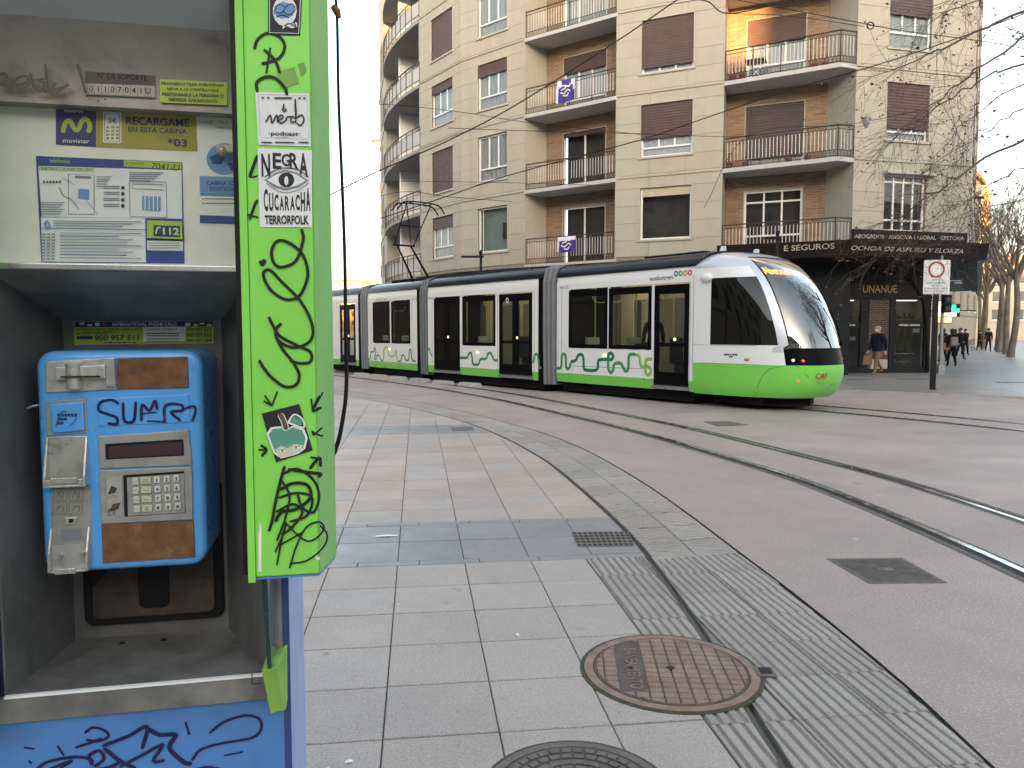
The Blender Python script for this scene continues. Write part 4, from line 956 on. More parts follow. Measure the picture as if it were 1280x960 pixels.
P(MB().box(lx0+.004, lx1-.004, YF-.022, YF-.004, lz0-.001, lz0+.003).box(lx0+.012, lx1-.02, YF-.024, YF-.021, lz0-.003, lz0+.007), 'cradle_lip', 'phone_steel', lo, bevel=.001)
for px, py in ((77, 694), (104, 692)):
    x, z = B(px, py, YF-.004); P(MB().lathe([(.004, -.0095), (.004, -.0065), (.0045, -.004)], (x, YF, z), 10, 'y'), 'rivet', 'alu_bright', lo)
d = onp(YF-.002, ls); d.quad('print_grey', [(79, 676), (104, 674), (102, 660), (76, 662)]); d.done('worn_decal')
# display and keypad
dp = q([(124, 586), (240, 581.5), (236, 537.5), (122.5, 545.5)], YF-.004, YF+.004, 'display_panel', 'phone_grey')
q([(132, 574.5), (230, 569.5), (229, 549), (131.5, 555)], YF-.0046, YF-.0035, 'display_bezel', 'kiosk_black', dp, 0)
q([(136, 572.5), (228, 568), (227, 552), (135.5, 558)], YF-.0052, YF-.0045, 'display', 'lcd', dp, 0)
kp = q([(126, 655), (241, 649.5), (240, 583.5), (124, 588)], YF-.004, YF+.004, 'keypad_panel', 'phone_grey')
q([(155.5, 646), (232, 641), (230, 589), (154, 594)], YF-.0046, YF-.0035, 'keypad_well', 'kiosk_black', kp, 0)
q([(160, 645), (231, 640.5), (230, 592), (158.5, 597)], YF-.0052, YF-.0045, 'keypad_plate', 'phone_grey', kp, 0)
q([(134, 648), (153, 646.5), (152, 595), (133, 597)], YF-.0046, YF-.0035, 'peeling_label', 'phone_steel', kp, 0)
d = onp(YF-.0046, kp); d.quad('rust_dark', [(135, 618), (143, 616), (147, 610), (139, 607)]); d.quad('rust_dark', [(137, 640), (148, 636), (151, 628), (141, 630)]); d.line('print_black', [(136, 644), (143, 643), (143, 636), (136, 637), (136, 644)], .001); d.done('label_wear')
names = '123456789*0#'
for r_ in range(4):
    for c in range(5):
        cx = (169, 182, 196, 208.3, 220.3)[c]+.9*r_*(c < 9)*.7; cy = 602+11.6*r_-.28*(cx-169)*.12-(c*.5)
        w, h = (6.4, 4.1) if c == 1 else (3.7, 4.0)
        k = q([(cx-w, cy+h), (cx+w, cy+h-.3), (cx+w, cy-h-.3), (cx-w, cy-h)], YF-.0095, YF-.005, 'key', 'key_cream' if c == 1 else 'key_white', kp, .0009)
        d = onp(YF-.0097, kp)
        if c > 1: d.txt('print_black', names[r_*3+c-2], cx-1.4, cy-2.2, cx+1.4, cy+2.2, 0, .02)
        elif c == 0: d.line('print_black', [(cx-2, cy+1.5), (cx+2, cy+1.3), (cx+2, cy-1.6), (cx-2, cy-1.3), (cx-2, cy+1.5)], .0006)
        elif r_ == 3: d.txt('print_black', 'C', cx-1.3, cy-2, cx+1.3, cy+2)
        elif r_: d.line('print_black', [(cx-3, cy), (cx+3, cy)], .0008)
        else: d.rect('print_grey', cx-4.5, cy-1.8, cx+4.5, cy-.8); d.rect('print_grey', cx-4.5, cy+.8, cx+4.5, cy+1.8)
        d.done('key_mark')
q([(128, 704.5), (244, 697), (242, 650.5), (126.5, 656)], YF-.003, YF+.005, 'lower_rusted_plate', 'rust')
MB().tube(crom([KF.w(*v) for v in ((px0+.004, .12, B(43, 506, .1)[1]), (px0-.02, .1, B(30, 508, .1)[1]), (px0-.05, .11, B(12, 516, .1)[1]))], 4), [.0022]*8+[.0008], 6).build('cut_handset_cord', MT['phone_steel'], PH)

# ================================================================== TRAM
mk('tram_white', (.74, .75, .74), .3, var=.02, scale=.8, rvar=.03, dirt=.15, dcol=(.5, .5, .47), dscale=1.5, dlo=.5, dhi=.85, coat=.35)
mk('tram_green', (.175, .58, .075), .3, var=.04, scale=1, rvar=.03, dirt=.15, dcol=(.12, .42, .06), dscale=1.5, dlo=.5, dhi=.9, coat=.35)
mk('tram_roof', (.006, .008, .014), .25, var=.1, scale=1.2, rvar=.04, spec=.25)
mk('tram_black', (.005, .005, .006), .25, var=.1, rvar=.03, spec=.04)
mk('tram_silver', (.56, .59, .64), .25, metal=.3, var=.02, rvar=.02, coat=.4)
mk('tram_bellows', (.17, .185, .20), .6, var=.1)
mk('tram_bellows_shade', (.10, .11, .12), .7)
mk('tram_under', (.008, .008, .007), .8, var=.3, spec=.1)
mk('tram_inside', (.55, .53, .47), .6, var=.05)
mk('tram_seat', (.25, .32, .38), .6); mk('tram_seat_navy', (.03, .04, .10), .7); mk('tram_pole', (.28, .42, .03), .35)
mk('line_dark', (.012, .16, .075), .4); mk('line_mid', (.035, .26, .08), .4); mk('line_light', (.24, .46, .08), .4)
mk('seam', (.12, .12, .12), .7); mk('logo_blue', (.03, .08, .3), .5); mk('logo_green', (.05, .3, .1), .5); mk('logo_orange', (.5, .2, .03), .5); mk('logo_red', (.4, .03, .04), .5)
MT['tram_glass'] = glass('tram_glass', (.72, .73, .66), 1.0, .01)
MT['door_glass'] = glass('door_glass', (.48, .49, .46), .9, .01)
MT['far_glass'] = glass('far_glass', (.85, .86, .82), .5, .01)
MT['wind_glass'] = glass('wind_glass', (.45, .47, .48), 5.0, .005)
MT['cab_glass'] = glass('cab_glass', (.12, .13, .13), 1.6, .005)
MT['led_amber'] = emit('led_amber', (1, .42, .02), 6.0); MT['cabin_lamp'] = emit('cabin_lamp', (1, .84, .55), 12.0); MT['lamp_red'] = emit('lamp_red', (1, .12, .08), .7); MT['lamp_white'] = emit('lamp_white', (1, .75, .7), .7); MT['lamp_warm'] = emit('lamp_warm', (1, .72, .4), 1.5)

WID = 2.4
def at_px(x, y, ang, px):                    # slide along a heading until the pixel column px is met
    k = (px-640)/FPX; c, s_ = math.cos(ang), math.sin(ang)
    kk = k*math.cos(PITCH)                   # good enough at wheel height
    t = (kk*y-x)/(c-kk*s_); return (x+c*t, y+s_*t)
MODS = []
def mod_frame(x, y, head, pxa, pxb):
    a = at_px(x, y, R(-head), pxa); b = at_px(x, y, R(-head), pxb)
    return Frame(a[0], a[1], R(-head)), math.hypot(b[0]-a[0], b[1]-a[1])
F1, L1 = mod_frame(2.3, 18.62, 53, 696, 867)
F2, L2 = mod_frame(-.96, 22.45, 51.5, 535, 679)
F3, L3 = mod_frame(-4.25, 27.0, 53.5, 460, 525)
F4, L4 = mod_frame(-6.6, 30.0, 52, 400, 451)
NOSE = 2.55
tb = F2.w(L2/2, 1.2, 0)
TR = thing('tram', 'white and green low floor tram rounding the bend', 'tram', tb)
def T(mb, name, mat, F, parent=None, **kw): return mb.build(name, MT[mat] if isinstance(mat, str) else [MT[q] for q in mat], parent or TR, F, **kw)
ZS, ZG, ZD, ZW, ZT_, ZH = .29, .52, .41, 1.18, 2.62, 3.0
ROOF = [(0, 2.985), (.015, 3.10), (.09, 3.2), (.28, 3.28), (.7, 3.32), (1.7, 3.32), (2.12, 3.28), (2.31, 3.2), (2.385, 3.10), (2.4, 2.985)]
def car(F, L, items, black_end=True, front=False):
    x0, x1 = 0, L - (.20 if black_end else 0)
    body = MB(); edges = sorted(items, key=lambda i: i[1])
    body.ext([(x0, 0, ZT_+.035), (x0, 0, 2.8), (x0, .03, ZH-.012), (x0, .06, ZH-.012), (x0, .06, ZT_+.035)], (x1-x0, 0, 0))
    cur = x0; sk = []
    for it in edges+[('end', x1, x1)]:
        body.box(cur, it[1]-.012, .0, .06, ZG, ZT_+.03)
        sk.append(MB().ext([(cur, .0, ZG-.002), (cur, .03, ZS), (cur, .08, ZS), (cur, .08, ZG-.002)], (it[1]-.012-cur, 0, 0)))
        if it[0] == 'win':
            body.box(it[1]-.012, it[2]+.012, 0, .06, ZG, ZW-.012); sk.append(MB().ext([(it[1]-.012, .0, ZG-.002), (it[1]-.012, .03, ZS), (it[1]-.012, .08, ZS), (it[1]-.012, .08, ZG-.002)], (it[2]-it[1]+.024, 0, 0)))
        cur = it[2]+.012
    bd = T(body, 'body_side', 'tram_white', F)
    for s_ in sk: T(s_, 'skirt', 'tram_green', F, bd)
    for it in edges:
        a, b = it[1], it[2]
        if it[0] == 'win':
            fr = MB(); bw = .09
            fr.box(a, b, -.004, .05, ZT_-.16, ZT_).box(a, b, -.004, .05, ZW, ZW+.09).box(a, a+bw, -.004, .05, ZW+.09, ZT_-.16).box(b-bw, b, -.004, .05, ZW+.09, ZT_-.16)
            w = T(fr, 'window', 'tram_black', F, bd)
            T(MB().box(a+bw, b-bw, .004, .012, ZW+.09, ZT_-.16), 'window_pane', 'tram_glass', F, bd)
        else:
            n = it[3]; fr = MB(); lw = (b-a)/n
            fr.box(a, b, -.006, .04, ZT_-.2, ZT_)
            for k in range(n):
                u, v = a+lw*k, a+lw*(k+1)
                s_ = .12
                fr.box(u+.004, u+s_, -.006, .04, ZD, ZT_-.2).box(v-s_, v-.004, -.006, .04, ZD, ZT_-.2).box(u+s_, v-s_, -.006, .04, ZD, ZD+.28).box(u+s_, v-s_, -.006, .04, 1.26, 1.34)
            dr = T(fr, 'door', 'tram_black', F, bd)
            for k in range(n):
                u, v = a+lw*k+.12, a+lw*(k+1)-.12
                T(MB().box(u, v, .002, .01, 1.34, ZT_-.2), 'door_pane', 'door_glass', F, bd); T(MB().box(u, v, .002, .01, ZD+.28, 1.26), 'door_pane', 'door_glass', F, bd)
            T(MB().box(a-.02, b+.02, -.05, .05, ZD-.10, ZD-.03), 'door_step', 'tram_bellows', F, bd)
            T(MB().lathe([(.035, -.02), (.035, -.005)], ((a+b)/2+(.1 if n == 2 else .12), 0, 1.42), 10, 'y'), 'door_button', 'lamp_warm', F, bd)
    rm = MB(); kk = len(ROOF); xe = [L+((z-2.985)/.335*.42 if front else 0) for y, z in ROOF]
    rm.add([(x0, y, z) for y, z in ROOF]+[(x, y, z) for x, (y, z) in zip(xe, ROOF)], [tuple(range(kk)), tuple(range(2*kk-1, kk-1, -1))]+[(i, (i+1) % kk, kk+(i+1) % kk, kk+i) for i in range(kk)])
    rf = T(rm, 'roof_fairing', 'tram_roof', F, smooth=True, angle=60)
    if black_end: T(MB().ext([(x1+.004, .004, ZS), (x1+.004, .004, 2.98), (x1+.004, 2.396, 2.98), (x1+.004, 2.396, ZS)], (L-x1-.004, 0, 0)), 'end_frame', 'tram_black', F)
    T(MB().box(.1, L-.1, .14, 2.26, .06, .30), 'underframe', 'tram_under', F)
    # cabin: floor, ceiling, far side with the same openings
    T(MB().box(0, x1, .07, 2.33, .34, .40), 'floor', 'tram_bellows', F); T(MB().box(0, x1, .07, 2.33, 2.86, 2.9), 'ceiling', 'tram_inside', F)
    for yy in (.7, 1.7): T(MB().box(.3, x1-.3, yy-.06, yy+.06, 2.83, 2.858), 'ceiling_lamp', 'cabin_lamp', F)
    far = MB(); cur = 0
    far.box(0, x1, 2.34, 2.4, 2.45, 2.98)
    for it in edges+[('end', x1, x1)]:
        far.box(cur, it[1], 2.34, 2.4, .32, 2.45)
        if it[0] == 'win' or front: far.box(it[1], it[2], 2.34, 2.4, .32, 1.2)
        cur = it[2]
    T(far, 'far_side', 'tram_inside', F)
    for it in edges: T(MB().box(it[1], it[2], 2.36, 2.37, 1.2 if it[0] == 'win' or front else .32, 2.45), 'far_pane', 'far_glass', F)
    for it in edges:
        if it[0] == 'win':
            c = (it[1]+it[2])/2
            for yy in (.42, 1.95):
                st = MB(); st.box(c-.24, c+.22, yy-.22, yy+.22, .78, .86).box(c-.30, c-.22, yy-.22, yy+.22, .80, 1.44).box(c-.2, c+.15, yy-.15, yy+.15, .40, .78)
                T(st, 'seat', 'tram_seat' if yy < 1 else 'tram_seat_navy', F, bevel=.02)
            T(MB().rod((it[1]+.18, .75, .4), (it[1]+.18, .75, 2.86), .018, 8), 'grab_pole', 'tram_pole', F)
            T(MB().tube(crom([(it[1]+.1, .7, 2.86), (it[1]+.2, .7, 2.38), (c, .7, 2.34), (it[2]-.2, .7, 2.38), (it[2]-.1, .7, 2.86)], 4), .014, 6), 'grab_rail', 'alu_bright', F)
        else: T(MB().rod((it[1]+.1, 1.2, .4), (it[1]+.1, 1.2, 2.86), .018, 8), 'grab_pole', 'tram_pole', F)
    return bd
def X(F, px, py=400): return F.loc(px, py, 0)[0]
b1 = car(F1, L1, [('win', X(F1, 711), X(F1, 759)), ('win', X(F1, 761), X(F1, 814)), ('door', X(F1, 818), X(F1, 861), 1)], black_end=False, front=True)
b2 = car(F2, L2, [('door', X(F2, 542.5), X(F2, 574.5), 2), ('win', X(F2, 578), X(F2, 619)), ('door', X(F2, 624), X(F2, 665), 2)])
b3 = car(F3, L3, [('win', X(F3, 466), X(F3, 487)), ('win', X(F3, 489), X(F3, 512.5))])
b4 = car(F4, L4, [('door', X(F4, 425), X(F4, 444), 2)])
# bellows
def bellow(Fa, La, Fb):
    sec = [(.06, .2), (.03, 1.5), (.03, 2.9), (.12, 3.2), (.4, 3.30), (2.0, 3.30), (2.28, 3.2), (2.37, 2.9), (2.37, 1.5), (2.34, .2)]
    mb = MB(); n = 13; rings = []
    for i in range(n):
        t = i/(n-1); s_ = 0 if i % 2 else -.035
        r_ = []
        for y, z in sec:
            d = -1 if y < 1.2 else 1
            pa, pb = Fa.w(La, y-s_*d*-1*-1, z-(s_ if z > 3 else 0)), Fb.w(0, y-s_*d*-1*-1, z-(s_ if z > 3 else 0)); r_.append(pa*(1-t)+pb*t)
        rings.append(r_)
    k = len(sec)
    mb.add([p for r_ in rings for p in r_], [(i*k+j, i*k+(j+1) % k, (i+1)*k+(j+1) % k, (i+1)*k+j) for i in range(n-1) for j in range(k)])
    mb.mi = [(i//2) % 2 for i in range(n-1) for j in range(k)]  # every other pleat painted darker, standing in for shade in the folds
    T(mb, 'gangway_bellows', ('tram_bellows', 'tram_bellows_shade'), WORLD)
bellow(F2, L2, F1); bellow(F3, L3, F2); bellow(F4, L4, F3)
# winding line, lettering and seams on the sides
def wave(F, bd, pts, ox, oy, sc, w, cols):
    P_ = [F.loc(ox+a/sc, oy+b/sc, -.003) for a, b in pts]; n = len(P_); cuts = [0]+[int(c[0]*n) for c in cols]; cuts[-1] = n-1
    for (_, m), a, b in zip(cols, cuts, cuts[1:]):
        T(MB().stroke(P_[a:b+1], w, -.003, n=5), 'winding_line', m, F, bd, recalc=False)
wave(F1, b1, [(30,748),(56,745),(64,720),(65,670),(77,653),(91,670),(94,735),(106,752),(120,735),(126,705),(158,695),(170,668),(190,656),(208,674),(213,748),(228,760),(298,758),(308,702),(322,691),(370,689),(396,690),(408,668),(394,648),(376,657),(373,700),(376,752),(392,778),(409,755),(413,727),(432,713),(460,718),(476,748),(491,768),(508,750),(511,682),(522,657),(560,657),(582,672),(590,725),(606,740),(636,736),(658,757),(652,788),(631,790),(622,760),(626,700),(641,688),(668,688)], 690, 320, 5.333, .082, [(.2, 'line_mid'), (.5, 'line_dark'), (.75, 'line_mid'), (1, 'line_light')])
wave(F2, b2, [(205,643),(262,642),(272,620),(286,605),(298,622),(304,680),(318,695),(352,693),(364,655),(405,650),(418,615),(440,608),(456,640),(468,662),(492,662)], 540, 340, 6, .075, [(.5, 'line_dark'), (1, 'line_mid')])
wave(F2, b2, [(748,678),(762,668),(768,630),(782,615),(796,640),(804,710),(820,718)], 540, 340, 6, .075, [(1, 'line_mid')])
wave(F3, b3, [(272,748),(292,740),(298,690),(325,680),(332,645),(340,690),(330,740),(345,745),(350,720),(372,718),(385,752),(405,750),(412,660),(430,645),(448,665),(455,715),(500,718),(512,670),(520,720),(530,765),(555,762),(562,722),(580,715),(600,755),(622,750),(628,675),(640,668),(650,745),(668,762),(684,762)], 420, 340, 6.857, .06, [(.4, 'line_mid'), (.65, 'line_light'), (1, 'line_dark')])
wave(F2, b2, [(778,770),(786,690),(800,655),(812,700),(828,722)], 420, 340, 6.857, .06, [(1, 'line_mid')])
def side_text(F, bd, s_, px0, py0, px1, py1, mat, name='lettering', sk=0, bold=0, shear=0):
    a, b, t = F.loc(px0, py1, -.003), F.loc(px1, py1+sk, -.003), F.loc(px0, py0, -.003)
    T(MB().text(s_, a[0], a[1], b[0], t[1]-a[1], -.003, bold=bold, shear=shear), name, mat, F, bd, recalc=False)
side_text(F1, b1, 'euskotren', 812, 345.5, 841, 351, 'seam', sk=-2, bold=.02)
for k, m in enumerate(('logo_blue', 'logo_green', 'logo_orange', 'logo_red')):
    x, z = F1.loc(845+5.8*k, 342-.4*k, -.003); T(MB().stroke([(x+.045*math.cos(t*.7), z+.05*math.sin(t*.7)) for t in range(10)], .028, -.003, n=2), 'logo_ring', m, F1, b1, recalc=False)
side_text(F1, b1, '401-02', 700, 357.5, 710.5, 361.5, 'seam', sk=-.6); side_text(F2, b2, '401-02', 535.5, 371.5, 541.5, 374.5, 'seam'); side_text(F3, b3, '401-02', 515, 372.3, 521, 375, 'seam'); side_text(F3, b3, 'euskotren', 470, 373.3, 483, 376, 'seam', sk=-1)
x, z = F2.loc(634, 375.5, -.008); T(MB().stroke([(x+.05*math.cos(t*.7), z+.06*math.sin(t*.7)) for t in range(10)], .025, -.008, n=2), 'door_number', 'white_print', F2, b2, recalc=False)
for F, bd, px in ((F1, b1, (702, 862.5, 866.5)), (F2, b2, (540, 622, 668)), (F3, b3, (463, 515))):
    s_ = MB()
    for p in px: x = X(F, p); s_.box(x-.004, x+.004, -.0022, .001, ZG, ZT_+.02)
    T(s_, 'panel_seams', 'seam', F, bd)
hx = [F1.loc(a, b, -.002) for a, b in ((713, 476), (716, 457.5), (802, 461), (806, 480))]
T(MB().stroke(hx, .012, -.0024, smooth=False), 'hatch_outline', 'seam', F1, b1, recalc=False)
for F, bd, px, py in ((F1, b1, 756, 444.5), (F2, b2, 597, 440.5), (F3, b3, 487, 436.5)):
    x, z = F.loc(px, py, 0); T(MB().box(x-.06, x+.06, -.02, .001, z-.035, z+.035), 'side_marker_lamp', 'lamp_warm', F, bd, bevel=.01)
# roof equipment
T(MB().box(L1*.55, L1*.95, .6, 1.8, 3.32, 3.37), 'roof_unit', 'tram_roof', F1, bevel=.02); T(MB().box(.5, L2-.6, .55, 1.85, 3.32, 3.36), 'roof_unit', 'tram_roof', F2, bevel=.03)
# ------------------------------------------------------------ cab
XS = L1
def lerp(tab, z):
    for (a, b), (c, d) in zip(tab, tab[1:]):
        if a <= z <= c:
            t = (z-a)/(c-a); return b+(d-b)*t
    return tab[-1][1] if z > tab[-1][0] else tab[0][1]
LT = [(z_, l_*NOSE/2.75) for z_, l_ in [(.25, 2.42), (.4, 2.60), (.6, 2.72), (.85, 2.75), (1.0, 2.72), (1.3, 2.64), (1.6, 2.54), (1.9, 2.41), (2.2, 2.25), (2.5, 2.04), (2.75, 1.80), (2.95, 1.55), (3.08, 1.33), (3.18, 1.08), (3.26, .75), (3.31, .25)]]
WT = [(.25, 1.14), (.4, 1.18), (.6, 1.2), (2.5, 1.2), (2.8, 1.195), (3.0, 1.17), (3.12, 1.10), (3.22, .96), (3.31, .6)]
def smooth_tab(tab):
    P_ = crom([(a, b, 0) for a, b in tab], 6); return [(p.x, p.y) for p in P_]
LT, WT = smooth_tab(LT), smooth_tab(WT)
EN = 2/2.7
def cab_pt(a, z):                            # a: 0 near seam, 1 tip, 2 far seam
    th = a*math.pi/2; L, w = lerp(LT, z), lerp(WT, z); s_, c = math.sin(th), math.cos(th)
    return Vector((XS+L*abs(s_)**EN, 1.2-w*math.copysign(abs(c)**EN, c), z))
def a_of_x(dx, z):
    v = min(1, dx/lerp(LT, z)); return math.asin(v**(1/EN))/(math.pi/2)
ZR = [.27, .33, .42, .55, .70, .84, .93, 1.02, 1.10, 1.18, 1.25, 1.32, 1.45, 1.6, 1.75, 1.9, 2.05, 2.2, 2.32, 2.44, 2.53, 2.62, 2.70, 2.78, 2.85, 2.92, 2.98, 3.05, 3.10, 3.15, 3.20, 3.24, 3.275, 3.305]
def brk(z):
    a0 = a_of_x(.02, z); a1 = max(a0+.004, a_of_x(.44, z))
    sh_ = max(0, (z-2.2))*.10
    a2 = max(a1+.01, .50+sh_*.2-(.05 if z < 1.3 else 0)); a3 = a2+.085+sh_*.1
    return [0, a0, a1, a2, a3, 1, 2-a3, 2-a2, 2-a1, 2-a0, 2]
SUB = [1, 3, 10, 3, 12, 12, 3, 10, 3, 1]
def cols(z):
    b = brk(z); out = []
    for i, n in enumerate(SUB):
        for k in range(n): out.append((b[i]+(b[i+1]-b[i])*k/n, i))
    out.append((b[-1], 9)); return out
grid = [[cab_pt(a, z) for a, i in cols(z)] for z in ZR]
kinds = [i for a, i in cols(1.5)]
pieces = {k: MB() for k in ('green', 'white', 'silver', 'windshield', 'side_glass', 'mask', 'far_glass')}
for r_ in range(len(ZR)-1):
    zc = (ZR[r_]+ZR[r_+1])/2
    for c in range(len(kinds)-1):
        i = kinds[c]; ii = i if i <= 4 else 9-i
        if zc < .93: k = 'green'
        elif zc < 1.32: k = ('mask' if zc < 1.25 else 'windshield') if ii == 4 else ('white' if ii < 3 else ('white' if zc < 1.2 else 'silver'))
        elif zc < 2.70: k = {0: 'white', 1: 'white', 2: 'side_glass' if i < 5 else 'far_glass', 3: 'silver', 4: 'windshield'}[ii]
        elif zc < 2.92: k = {4: 'windshield', 3: 'silver'}.get(ii, 'white')
        elif zc < 3.12: k = {4: 'windshield'}.get(ii, 'silver')
        else: k = 'silver'
        pieces[k].add([grid[r_][c], grid[r_][c+1], grid[r_+1][c+1], grid[r_+1][c]], [(0, 1, 2, 3)])
pieces['silver'].add(grid[-1], [tuple(range(len(grid[-1])))])
def weld(o):
    bm = bmesh.new(); bm.from_mesh(o.data); bmesh.ops.remove_doubles(bm, verts=bm.verts, dist=1e-4); bmesh.ops.recalc_face_normals(bm, faces=bm.faces)
    bm.to_mesh(o.data); bm.free(); o.data.polygons.foreach_set('use_smooth', [True]*len(o.data.polygons)); return o
shell = weld(T(pieces['white'], 'cab_shell', 'tram_white', F1, recalc=False))
weld(T(pieces['green'], 'nose', 'tram_green', F1, shell)); weld(T(pieces['silver'], 'windscreen_pillar', 'tram_silver', F1, shell)); weld(T(pieces['mask'], 'lamp_mask', 'tram_black', F1, shell))
weld(T(pieces['windshield'], 'windscreen', 'wind_glass', F1, shell)); weld(T(pieces['side_glass'], 'cab_window', 'cab_glass', F1, shell)); weld(T(pieces['far_glass'], 'cab_window', 'cab_glass', F1, shell))
# join of cab and body, dark cabin inside
T(MB().box(XS-.03, XS, .0, .05, ZG, 2.95), 'cab_seam', 'tram_white', F1, shell)
T(MB().box(XS-.02, XS+.02, .05, 2.35, .4, 2.9), 'bulkhead', 'tram_black', F1, shell)
T(MB().box(XS, XS+1.9, .5, 1.9, .40, .44).box(XS+1.5, XS+2.0, .6, 1.8, .44, 1.22), 'driver_desk', 'tram_black', F1, shell, bevel=.03)
T(MB().box(XS+.55, XS+1.0, .95, 1.45, .8, .92).box(XS+.5, XS+.6, .95, 1.45, .9, 1.75), 'driver_seat', 'tram_seat_navy', F1, shell, bevel=.04)
T(MB().box(XS+.3, XS+1.5, .3, 2.1, .10, .30), 'underframe', 'tram_under', F1)
T(MB().ext([(XS+.9, .35, .08), (XS+1.75, .6, .08), (XS+2.05, 1.2, .08), (XS+1.75, 1.8, .08), (XS+.9, 2.05, .08)], (0, 0, .17)), 'lifeguard', 'tram_under', F1)
# seams on the cab: door edge, nose panel, belt
def surf(a, z, d=.004):
    p = cab_pt(a, z); e = .002; t1 = cab_pt(a+e, z)-cab_pt(a-e, z); t2 = cab_pt(a, z+.01)-cab_pt(a, z-.01); n = t1.cross(t2); n.normalize()
    return p+n*d
def line_on(pts, r_, mat, name): T(MB().tube([surf(a, z, .002) for a, z in pts], r_, 5, cap=True), name, mat, F1, shell)
line_on([(0.36, .30), (.35, .5), (.37, .72), (.42, .86), (.52, .92)], .006, 'seam', 'nose_seam'); line_on([(.62, .92), (.72, .72), (.86, .58), (1.0, .54), (1.14, .58), (1.28, .72), (1.38, .92)], .006, 'seam', 'nose_seam')
line_on([(.02+.01*i, .93) for i in range(34)], .004, 'seam', 'belt_seam'); line_on([(.0+.012*i, 1.31) for i in range(30)], .004, 'seam', 'belt_seam')
line_on([(a_of_x(.82, 1.34+.07*i), 1.34+.07*i) for i in range(19)], .010, 'tram_black', 'window_bar')
edge = [(brk(z)[4]+.003, z) for z in [1.26+.062*i for i in range(30)]]; line_on(edge, .012, 'tram_black', 'windscreen_gasket')
line_on([(brk(1.33)[4]+i*(1-brk(1.33)[4])/15*2, 1.252) for i in range(16)], .014, 'tram_black', 'windscreen_gasket'); line_on([(brk(3.1)[4]+i*(1-brk(3.1)[4])/15*2, 3.115) for i in range(16)], .014, 'tram_black', 'windscreen_gasket')
for a, z, m in ((.60, 1.03, 'lamp_white'), (.685, 1.02, 'lamp_red'), (1.32, 1.03, 'lamp_red'), (1.40, 1.03, 'lamp_white')):
    p = surf(a, z, .0); T(MB().ball(p, .032, 10, sc=(1, 1, .9)), 'front_lamp', m, F1, shell, smooth=True)
p = surf(.64, .62, 0); T(MB().ball(p, .03, 8), 'nose_lamp', 'lamp_red', F1, shell, smooth=True); p = surf(.27, 1.03, 0); T(MB().ball(p, .06, 8, sc=(1.2, .5, .5)), 'turn_lamp', 'logo_orange', F1, shell, smooth=True)
def letters_on(s_, a0, a1, z0, h, mat, name):
    v, f, asp = text_geo(s_, .02); T(MB().add([surf(a0+x*(a1-a0), z0+y*h, .008) for x, y in v], f), name, mat, F1, shell, recalc=False)
letters_on('CAF', .80, .93, .66, .12, 'logo_red', 'maker_letters')
for a0, a1, m in ((.135, .165, 'seam'), (.17, .178, 'seam'), (.183, .215, 'seam')):
    T(MB().add([surf(a, z, .003) for a, z in ((a0, 1.10), (a1, 1.10), (a1, 1.14), (a0, 1.14))], [(0, 1, 2, 3)]), 'maker_plate', m, F1, shell)
T(MB().add([surf(a, z, .003) for a, z in ((.163, 1.06), (.187, 1.06), (.187, 1.095), (.163, 1.095))], [(0, 1, 2, 3)]), 'maker_plate', 'seam', F1, shell)
# destination display just behind the screen
DZ0, DZ1 = 2.80, 2.96
def beh(a, z): return surf(a, z, -.10)
disp = MB(); 
for k in range(6):
    a0, a1 = .60+.8*k/6, .60+.8*(k+1)/6; disp.add([beh(a0, DZ0-.05), beh(a1, DZ0-.05), beh(a1, DZ1+.05), beh(a0, DZ1+.05)], [(0, 1, 2, 3)])
T(disp, 'display_box', 'tram_black', F1, shell)
v, f, asp = text_geo('Abetxuko', .025)
T(MB().add([surf(.66+x*.42, DZ0+y*(DZ1-DZ0), -.07) for x, y in v], f), 'display_text', 'led_amber', F1, shell, recalc=False)
# wiper, camera pod, lights on the roof
wp = [surf(1.22, 1.36, .03), surf(1.18, 1.7, .05), surf(1.10, 2.1, .06)]
T(MB().tube(wp, .014, 6).rod(surf(1.30, 1.5, .04), surf(1.02, 2.35, .05), .010).ball(surf(1.22, 1.34, .02), .04, 8), 'wiper', 'tram_black', F1, shell)
T(MB().ball((XS+.35, -.03, 2.72), .10, 12, sc=(1.5, .7, 1)).box(XS+.28, XS+.42, -.02, .06, 2.76, 2.80), 'camera_pod', 'tram_white', F1, shell, smooth=True)
for x, y in ((XS+.25, .6), (XS-.6, .9), (XS+.3, 1.7)): T(MB().ext([(x-.06, y-.05, 3.27), (x+.06, y-.05, 3.27), (x+.02, y, 3.42), (x-.04, y, 3.42)], (0, .1, 0)), 'roof_antenna', 'tram_silver', F1, shell)
p = F1.loc(909, 311, .3); T(MB().ball((XS+.1, .42, 3.27), .035, 8), 'roof_lamp', 'lamp_red', F1, shell)
# pantograph
PF = Frame(*F3.w(L3*.35, 1.2, 0)[:2], F3.ang)
pg = MB(); 
pb = T(MB().box(-.7, .7, -.55, .55, 3.32, 3.44), 'pantograph_base', 'tram_under', PF, bevel=.02)
k0, k1, k2 = (.5, 0, 3.45), (-.75, 0, 4.75), (.35, 0, 6.05)
for yy in (-.35, .35): pg.tube([(k0[0], yy, k0[2]), (k1[0], yy*.8, k1[2])], [.045, .032], 8)
pg.rod((k1[0], -.45, k1[2]), (k1[0], .45, k1[2]), .032, 8)
for yy in (-.40, .40): pg.tube([(k1[0], yy, k1[2]), (k2[0], yy*1.2, k2[2])], .02, 8)
pg.rod((-.2, -.42, 5.4), (-.2, .42, 5.4), .02); pg.rod((-.75, .3, 4.8), (.35, -.45, 6.0), .015)
T(pg, 'pantograph_arms', 'tram_under', PF, pb)
hd = MB()
